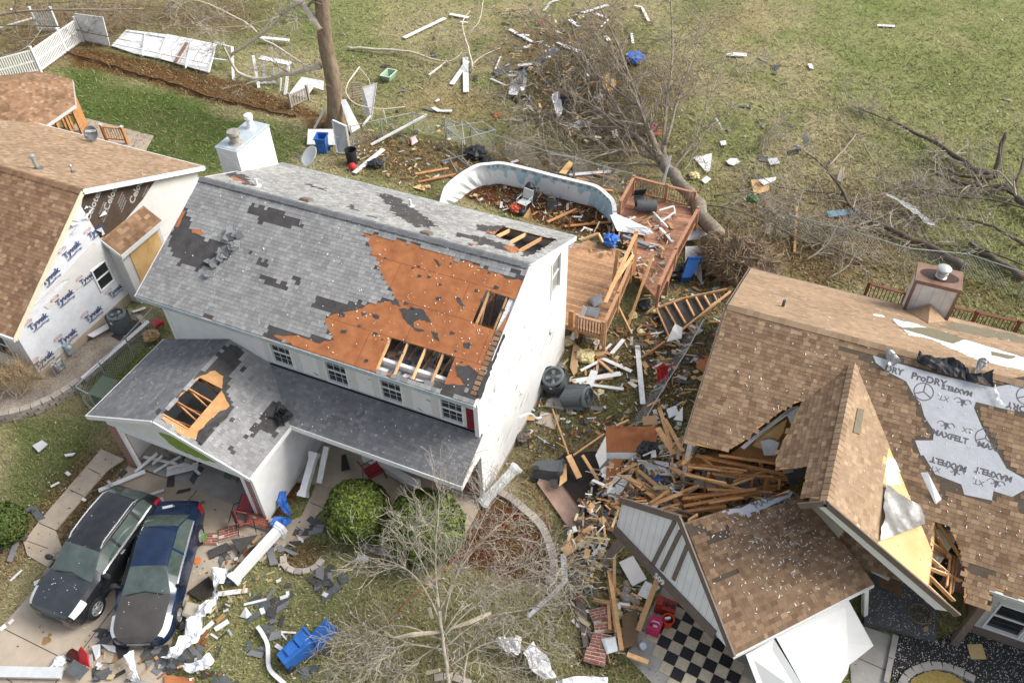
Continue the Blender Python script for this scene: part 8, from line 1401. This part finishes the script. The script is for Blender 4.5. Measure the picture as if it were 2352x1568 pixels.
crumple('roof_felt_flap',[[tf(1610,880,.06),tf(1760,905,.06),tf(1920,950,.06),tf(2010,1005,.06),tf(2140,1015,.06)],[tf(1575,950,.06),tf(1740,990,.06),tf(1900,1040,.06),tf(2000,1090,.06),tf(2130,1112,.06)]],BLACK,'black torn felt flap curled along the ridge of the tan roof','roofing',amp=.3,seed=28);crumple('roof_felt_flap',[[tf(1395,875,.06),tf(1465,880,.06)],[tf(1400,975,.06),tf(1490,930,.06)]],SILV,'small silver torn flap left of the black one on the tan roof','roofing',amp=.25,seed=29);crumple('roof_felt_flap',[[tf(2050,905,.06),tf(2120,945,.06)],[tf(2010,1010,.06),tf(2070,990,.06)]],SILV,'curled silver scrap standing on the ridge of the tan roof','roofing',amp=.25,seed=30)
crumple('roof_felt_flap',[[tf(2130,1115,.06),tf(2150,1180,.06),tf(2205,1245,.06)],[tf(2140,1090,.06),tf(2175,1170,.06),tf(2215,1235,.06)]],PLASTIC,'white torn edge strip on the felt of the tan roof','roofing',amp=.15,seed=32)
LB='splintered framing board in the wreck heap between the white house and the tan roof'
for k,a,za,b,zb,w_ in[(8,(1565,0),.8,(1640,155),.4,.2),(8,(1662,0),.7,(1782,190),.4,.1),(8,(1970,150),1.4,(2160,292),1.1,.16),(8,(2035,172),1.3,(2250,302),1.1,.16),(8,(2040,100),1.5,(2320,332),1.2,.13),(8,(2355,258),1.5,(2110,352),1.1,.13),(8,(2112,342),1.2,(2262,240),1.5,.1),(8,(1532,670),.15,(1905,392),.3,.34),(8,(1672,640),.2,(1938,422),.4,.1),(8,(1790,542),.5,(1980,476),.8,.12),(8,(1770,632),.2,(1872,470),.5,.1),(8,(1560,770),.1,(1610,680),.2,.1),(8,(1845,792),.3,(1932,1342),.3,.13),(8,(1882,600),.8,(1880,955),.2,.1),(8,(1737,995),.2,(2078,1062),.25,.12),(8,(2178,852),1.4,(2046,1205),.3,.16),(8,(1970,1370),.3,(2115,1425),.3,.14),(8,(2000,950),.2,(2070,990),.2,.05),(8,(1880,340),.9,(1950,410),.9,.1),(8,(1790,210),.6,(1810,250),.5,.08),(5,(1815,1420),.9,(1600,1568),.3,.06),(5,(2180,1380),1.2,(2290,1560),1.1,.2),(5,(2230,1320),1.2,(2352,1540),1.5,.13),(5,(1895,1365),1.2,(1980,1325),1.4,.07),(5,(2110,1230),.5,(2195,1185),.5,.05),(8,(1940,100),1.1,(2040,60),1.2,.1),(8,(2270,80),1.3,(2350,130),1.6,.18),(8,(2180,100),1.1,(2100,200),1.0,.12),(8,(1850,880),.2,(1900,1220),.3,.14),(8,(1840,1000),.2,(1850,1200),.2,.1)]:
 pk('broken_board',c(k,*a),za,c(k,*b),zb,w_,.07,LUMB,LB,'timber','broken boards in the wreck heap')
for a,za,b,zb in[((10,60),2.4,(725,165),2.6),((90,0),2.8,(700,130),2.9),((250,0),3.0,(680,60),3.1),((0,120),2.2,(520,270),2.4),((10,350),1.5,(520,250),2.6),((0,300),1.6,(510,235),2.7),((170,235),2.2,(620,255),2.6),((0,390),1.4,(300,350),2.2),((180,120),2.5,(150,250),1.4),((310,100),2.6,(300,150),2.0),((400,120),2.7,(380,190),2.0),((490,140),2.7,(470,210),2.1),((580,150),2.7,(560,250),2.1),((670,165),2.7,(660,230),2.2),((530,40),2.9,(600,240),2.0),((350,180),2.3,(560,110),2.8),((0,60),2.4,(60,0),2.6),((130,10),2.6,(260,120),2.2),((0,250),1.6,(120,205),2.0),((40,450),1.8,(100,410),2.2),((550,320),2.2,(740,245),2.9),((180,330),2.1,(420,290),2.5),((40,110),2.2,(90,60),2.5),((430,80),2.7,(640,180),2.5),((300,220),2.2,(500,150),2.6)]:
 pk('broken_rafter',c(9,*a),za,c(9,*b),zb,.11 if a[0]<100 else .075,.05,LUMR if(a[0]+b[1])%3 else LUMB,'snapped rafter or stud hanging between the tan roof and the fallen garage roof','timber','snapped rafters of the tan roof house')
r=random.Random(56)
for i in range(11):
 x=r.uniform(-60,330);y=r.uniform(60,400);L=r.uniform(220,560);z=1.3+(y<250)*.9+r.uniform(-.2,.4)
 pk('broken_rafter',c(9,x,y),z,c(9,min(740,x+L),y-L*r.uniform(-.28,.26)if y>200 else y+L*r.uniform(.05,.22)),z+r.uniform(0,.7),r.uniform(.045,.07),.05,r.choice([LUMR,LUMR,LUMB]),'snapped rafter or stud hanging between the tan roof and the fallen garage roof','timber','snapped rafters of the tan roof house')
r=random.Random(55)
for i in range(70):
 k,x,y=(8,r.uniform(1800,2352),r.uniform(60,400))if i%2 else(9,r.uniform(0,700),r.uniform(30,380));z=r.uniform(.5,1.6);a=r.uniform(-.9,.5);L=r.uniform(60,260);x2,y2=x+math.cos(a)*L,y-math.sin(a)*L
 pk('broken_board',c(k,x,y),z,c(k,x2,y2),z+r.uniform(-.3,.5),r.uniform(.04,.09),.05,r.choice([LUMB,LUMR,LUMR,DARKW]),LB,'timber','broken boards in the wreck heap')
for i in range(30):
 k,x,y=(8,r.uniform(1900,2352),r.uniform(40,350))if i%2 else(9,r.uniform(0,640),r.uniform(60,360));z=r.uniform(.3,1.1);s_=r.uniform(50,130);pts=[(x+r.uniform(-1,1)*s_*.3,y+r.uniform(-1,1)*s_*.3),(x+s_,y+r.uniform(-.3,.3)*s_),(x+s_*.8,y+s_*.6),(x-s_*.2,y+s_*.5)]
 sl('wall_fragment',k,pts,[z+r.uniform(-.2,.3)for _ in pts],.02,r.choice([GYP,GYP,CARD,OSB,FELT,MATS['dark_brown_board']]),'piece of broken wallboard or panel under the boards of the wreck heap','panel','broken panels in the wreck heap')
sl('plywood_scrap',6,[(330,1560),(560,1370),(740,1250),(800,1260),(690,1480),(640,1600),(420,1600)],[2.5,2.9,3.3,3.3,2.8,2.5,2.4],.03,MATS['warm_osb'],'large brown plywood sheet sagging inside the torn valley of the tan roof','plywood')
for a,za,b,zb,w_ in[((2055,430),1.9,(1802,742),.4,.26),((1600,790),.1,(1690,1325),.1,.18),((1655,1010),.1,(1718,1262),.1,.09),((1930,310),1.7,(2340,430),2.6,.2)]:pk('brown_trim',c(8,*a),za,c(8,*b),zb,w_,.05,DARKW,'weathered brown trim board near the fallen gable','board','brown trim boards')
tg=thing('squeegee','grey T shaped tool leaning on the wide tan board','tool',U(c(8,1700,700),0));MB().beam(U(c(8,1645,688),.1),U(c(8,1735,712),.1),.1,.06).build('head',DGREY,tg);MB().beam(U(c(8,1700,695),.12),U(c(8,1842,470),.5),.09,.05).build('handle',mat('grey_handle',(.25,.28,.31),.5),tg)
for a,b in(((1775,490),(1830,575)),((1815,620),(1840,570)),((1730,680),(1770,645)),((1770,645),(1815,640)),((1912,1020),(1990,1030)),((1912,1020),(1915,1060)),((2160,930),(2190,900))):pk('white_scrap',c(8,*a),.25,c(8,*b),.3,.09,.03,WP,'small white strip scrap beside the fallen gable','siding','white scraps by the fallen gable')
ge=thing('portable_generator','magenta red portable machine on the checkered floor','machine',U(c(8,2150,1210),.07));P=[U(c(8,*q),.07)for q in((2098,1225),(2180,1258),(2218,1165),(2130,1135))];MB().hexa(P,[p+V((0,0,.38))for p in P]).build('housing',mat('magenta_red',(.45,.02,.09),.4,.1),ge);cc=sum(P,V((0,0,0)))/4+V((0,0,.385));MB().tube([cc+V((-.12,0,0)),cc+V((-.1,0,.09)),cc+V((.1,0,.09)),cc+V((.12,0,0))],.018,6).box(cc+V((.02,-.1,.01)),(.12,.06,.02)).build('handle',GREYW,ge);MB().box(cc+V((-.12,-.1,.005)),(.06,.08,.015)).build('dial',BLACK,ge)
en=thing('red_engine','red dirty engine block on the checkered floor above the magenta machine','machine',U(c(8,2230,1060),.07));b=U(c(8,2230,1065),.07);MB().box(b+V((0,0,.2)),(.6,.4,.36)).box(b+V((-.2,.0,.42)),(.2,.3,.12)).build('block',mat('dirty_red',(.30,.03,.02),.5,.3,8),en)
for i in range(3):MB().lathe([(0,.0),(.07,.0),(.07,.06),(0,.06)],b+V((-.15+i*.18,.0,.38)),12).build('cap',BLACK,en)
lathe_thing('blue_pot','small white and blue pot at the edge of the checkered floor','pot',U(c(8,2075,1325),.07),[(0,0),(.09,0),(.11,.14),(.09,.15),(0,.12)],mat('pale_blue_pot',(.5,.55,.62),.4))
r=random.Random(9)
for i,(x,y)in enumerate([(1970,890),(1965,930),(1945,970),(1965,1000),(1995,985),(2020,1000),(2030,1015)]):lathe_thing('stone','grey garden stone in the little pile below the white board','stone',U(c(8,x,y),0),[(0,0),(.13,.02),(.15,.07),(.09,.13),(0,.14)],STONE,7,group='garden stones')
lathe_thing('leaf_blower_drum','dark glass like drum beside the red plastic','drum',U(c(7,515,1385),.15),[(0,-.2),(.16,-.2),(.17,.2),(.12,.22),(0,.2)],mat('dark_brown_glass',(.06,.015,.01),.15,.3),18,(V((0,0,1)),V((0,1,0)),V((1,-.1,0)).normalized()));crump_ball('green_cloth','green net cloth on the root ball','cloth',c(6,420,75),2.1,.28,mat('green_net',(.07,.12,.05),.8,.3),41,.6)
crump_ball('red_object','red plastic thing in the fallen crown','plastic',c(2,1378,178),.1,.22,REDP,42,.6);crump_ball('pink_toy','pink toy by the fork of the fallen trunk','toy',c(2,2140,945),.3,.33,mat('pink_plastic',(.40,.10,.16),.5),43,.8);crump_ball('dark_heap','dark junk heap beside the long red deck railing','junk',c(5,2290,340),.1,.5,BLACK,44,.6);crump_ball('dark_plant','wiry dark plant on the porch corner of the gable','plant',c(5,1250,1470),.1,.25,DARKW,45,.6)
crump_ball('black_plastic','black plastic bundle under the broken truss','plastic',c(5,2090,560),.1,.35,BLACK,46,.5);crump_ball('soil_bag','small red and brown clutter by the left garage wall','clutter',c(4,1100,690),.2,.25,REDP,47,.6);crump_ball('box_clutter','open brown cardboard box by the left garage wall','box',c(4,1055,775),.1,.35,CARD,48,.7)
for q in((2100,500),):pass
sl('junk_panel',5,[(2200,545),(2240,520),(2290,500),(2352,500),(2352,620),(2260,700)],.15,.03,FELT,'dark felt left of the broken truss rungs','roofing')
ub=thing('utility_box','green utility box behind the short chain link fence','utility box',U(c(4,700,1140),0));P=[U(c(4,*q),.75)for q in((612,1150),(740,1190),(815,1058),(705,1028))];MB().hexa([V((p.x,p.y,0))for p in P],P).build('cabinet',mat('olive_green_box',(.13,.17,.12),.6,.08),ub);cc=sum(P,V((0,0,0)))/4;MB().hexa([cc+(p-cc)*1.04 for p in P],[cc+(p-cc)*1.04+V((0,0,.05))for p in P]).build('lid',MATS['olive_green_box'],ub)
def ring(name,label,pts,z,w_,h_,L=.3,m_=STONE,rows=1,seed=0):
 P=bez([V((*U(q,0)[:2],z))for q in pts],12);M=MB();r=random.Random(seed);d=0;acc=[0]
 for i in range(1,len(P)):acc.append(acc[-1]+(P[i]-P[i-1]).length)
 def at(s_):
  for i in range(1,len(P)):
   if acc[i]>=s_:f=(s_-acc[i-1])/max(1e-6,acc[i]-acc[i-1]);return P[i-1].lerp(P[i],f)
  return P[-1]
 for k in range(rows):
  s_=(k%2)*L*.5
  while s_+L<acc[-1]:a,b=at(s_+.01),at(s_+L-.012);M.beam(a+V((0,0,h_*(k+.5))),b+V((0,0,h_*(k+.5)+r.uniform(-.008,.008))),w_*r.uniform(.92,1.05),h_*.95,c=r.random());s_+=L
 return tag(M.build(name,m_),label,'edging')
ring('retaining_wall','curved tan block wall holding the gravel bed of the left house',[c(4,*q)for q in((-260,1340),(0,1330),(110,1310),(230,1280),(380,1215),(470,1160),(545,1110),(570,1080))],0,.28,.14,.38,rows=3,seed=1);ring('stone_row','single row of tan stones along the gravel edge',[c(4,*q)for q in((590,1070),(700,960),(850,830),(960,740),(1010,690),(960,620))],0,.2,.16,.3,seed=2)
ring('garden_edging','curved block edging round the red mulch bed of the main house',[c(8,*q)for q in((1090,260),(1180,310),(1260,380),(1340,450),(1400,530),(1440,640),(1465,740),(1450,850),(1400,930))],0,.26,.12,.3,seed=3);ring('garden_edging','short block edging below the small shrub',[c(8,*q)for q in((150,625),(240,655),(330,665),(430,700))],0,.24,.1,.28,seed=4);ring('garden_edging','small horseshoe of blocks on the lawn by the front path',[c(7,*q)for q in((1955,700),(1960,760),(2010,795),(2080,808),(2170,780),(2230,715),(2240,690))],0,.2,.1,.26,seed=5);ring('path_edging','long row of blocks on the bottom edge under the bare tree',[c(8,*q)for q in((640,1540),(760,1530),(850,1560),(950,1600))],0,.2,.1,.28,seed=6)
ring('mulch_kerb','grey kerb curving round the grass island at the bottom right',[c(9,*q)for q in((1480,1640),(1540,1520),(1640,1470),(1740,1455),(1860,1480),(1960,1530),(2080,1590))],.03,.22,.1,.3,CONG,seed=7);ring('mulch_kerb','straight grey kerb between the right path and the black mulch',[c(9,*q)for q in((1460,1250),(1430,1400),(1395,1568),(1380,1640))],.03,.16,.12,.8,CONG,seed=8)
isl=[tuple(U(q,0)[:2])for q in(c(9,1540,1700),c(9,1570,1550),c(9,1660,1500),c(9,1740,1485),c(9,1850,1510),c(9,1990,1600),c(9,2050,1700))];flat('grass_island',isl,mat('dry_grass_island',lin(150,130,70),.95,.3,12,.6,30,col2=lin(185,165,100)),.062,.1)
hs_=MB();P=bez([U(c(8,x,y),.06)for x,y in((1200,170),(1250,190),(1330,240),(1400,400),(1420,470),(1460,530),(1300,400),(1100,500),(860,670),(760,740),(500,960),(330,1140),(120,1300),(60,1350),(40,1420),(100,1530))],8);hs_.tube(P,.012,6);tag(hs_.build('extension_cable',mat('red_orange_cord',(.34,.09,.06),.6)),'red extension cord winding under the bare tree','cord')
GRN='torn dark shingle scrap lying on the front lawn and driveway'
r=random.Random(66);spots=[]
for cx,cy,sx,sy,n in((1870,1020,120,90,12),(2230,860,110,70,12),(1860,1180,60,50,6),(1100,1400,170,80,26),(1300,1380,130,70,12),(700,1250,60,70,5),(2150,1400,120,90,6),(1950,680,70,50,7),(2150,520,90,60,8),(1500,700,120,60,3),(680,1500,60,50,5),(1280,200,260,120,6),(200,400,60,60,5),(90,600,60,60,3),(1780,1350,120,60,5),(1560,1560,150,30,4)):
 for i in range(n):spots.append((7,r.gauss(cx,sx*.6),r.gauss(cy,sy*.6),0))
for i in range(46):spots.append((2,r.uniform(100,2200),r.uniform(20,1150),1))
for i in range(18):spots.append((5,r.uniform(1250,2300),r.uniform(760,1500),1))
for i in range(14):spots.append((3,r.uniform(20,800),r.uniform(380,1300),1))
GL2='torn dark shingle scrap lying on the back field and side yard'
for k,x,y,g in spots:
 p=U(c(k,x,y),.06);a=r.uniform(0,3.14);d=V((math.cos(a),math.sin(a),r.uniform(-.08,.08))).normalized();L,w_=r.choice([.25,.3,.4,.5,.75]),r.choice([.14,.18,.26]);e=V((-d.y,d.x,r.uniform(-.1,.1)));M=MB();P=[p-d*L/2-e*w_/2,p-d*L*.1-e*w_*r.uniform(.3,.6),p+d*L/2-e*w_/2*r.uniform(.5,1),p+d*L/2+e*w_/2,p-d*L/2*r.uniform(.4,1)+e*w_/2]
 z0_=min(q.z for q in P);
 if z0_<.05:P=[q+V((0,0,.05-z0_))for q in P]
 M.hexa([q-V((0,0,.012))for q in P],P,r.random());tag(M.build('torn_shingle',r.choice([FELT,FELT,DGREY,GRSD])),GL2 if g else GRN,'shingle','torn shingles behind' if g else 'torn shingles in front')
sl('board_scrap',5,[(1822,1548),(2165,1548),(2165,1592),(1822,1592)],[.95,.95,.8,.8],.03,TRIM,'white lower edge strip of the square orange deck piece','board')
RUBM=rampmat('rubble_colours',[(.60,.60,.58),(.46,.47,.46),(.40,.24,.11),(.52,.33,.16),(.05,.045,.042),(.24,.11,.05),(.10,.10,.105),(.45,.38,.22)],nvar=.15)
def rubble(name,label,k,poly,z0_,z1_,n,seed,L=(.08,.5),W=(.015,.08)):
 r=random.Random(seed);M=MB();xs_,ys_=[p[0]for p in poly],[p[1]for p in poly]
 for i in range(n):
  x,y=r.uniform(min(xs_),max(xs_)),r.uniform(min(ys_),max(ys_))
  if not inpoly((x,y),poly):continue
  p=U(c(k,x,y),z0_+(z1_-z0_)*r.random()**2);a=r.uniform(0,6.28);X=V((math.cos(a),math.sin(a),r.gauss(0,.12))).normalized();Y=V((0,0,1)).cross(X);Y=(Y+V((0,0,r.gauss(0,.3)))).normalized();Z=X.cross(Y);M.box(p+V((0,0,.02)),(r.uniform(*L)*r.choice((.5,1,1,1.6)),r.uniform(*W)*r.choice((1,1,2.5)),.012),(X,Y,Z),r.randrange(8)/7)
 return tag(M.build(name,RUBM),label,'rubble',None,'stuff')
rubble('rubble','fine splinters and scraps filling the wreck heap',8,[(1780,60),(2352,-100),(2352,400),(2050,420),(1850,560),(1700,700),(1560,560)],.05,1.5,2000,1)
rubble('rubble','fine splinters under the snapped rafters',9,[(0,-60),(700,60),(740,250),(0,420)],.1,1.6,700,2);rubble('rubble','scraps scattered through the side yard',5,[(1560,780),(1850,700),(2352,560),(2352,1568),(1850,1400),(1300,1568),(1180,1500),(1500,950)],.04,.15,700,3,(.06,.35),(.02,.07))
rubble('rubble','clutter strewn over the two decks',5,[(1560,130),(1760,-90),(2300,-80),(2200,430),(2000,330),(1900,200)],1.0,1.2,330,4);rubble('rubble','scraps and twigs on the floor of the empty pool',2,[(860,1360),(1100,1280),(1500,1360),(1800,1500),(1700,1568),(1450,1540)],.03,.2,260,5,(.1,.5),(.02,.06))
rubble('rubble','pieces caught in and under the fallen crown',2,[(1100,30),(1700,60),(1900,600),(1900,1000),(1500,950),(1150,600)],.1,1.2,520,6,(.08,.6),(.03,.10));rubble('rubble','scraps round the broken truss and the root ball',6,[(-250,300),(300,400),(200,1000),(0,1300),(-300,900)],.05,.3,420,7);rubble('rubble','scraps between the lumber and the checkered floor',8,[(1500,650),(1900,600),(2150,950),(1960,1380),(1650,1450),(1560,900)],.04,.2,420,8,(.06,.3),(.015,.06));rubble('rubble','scraps in front of the garage and around the cars',7,[(640,1200),(1250,1180),(1480,800),(1700,560),(2300,500),(1700,1000),(1500,1568),(500,1568)],.04,.12,420,9,(.06,.35),(.02,.08))
rubble('rubble','scraps behind the grey roof between the gate and the pool',2,[(60,900),(700,850),(900,1120),(600,1330),(100,1190)],.04,.15,260,10,(.06,.35),(.02,.08))
RR_=mat('dark_red_railing',(.16,.055,.035),.7,.15,6,attr=.2)
railing('deck_railing','dark red railing right of the chimney of the tan roofed house',[tuple(U(c(6,*q),1.7)[:2])for q in((1860,545),(2030,585),(2325,650))],.75,.95,RR_);railing('deck_railing','dark red railing left of the chimney of the tan roofed house',[tuple(U(c(6,*q),1.7)[:2])for q in((1285,385),(1540,455))],.75,.95,RR_)
for o in SC.objects:
 if '_w' in o:del o['_w']
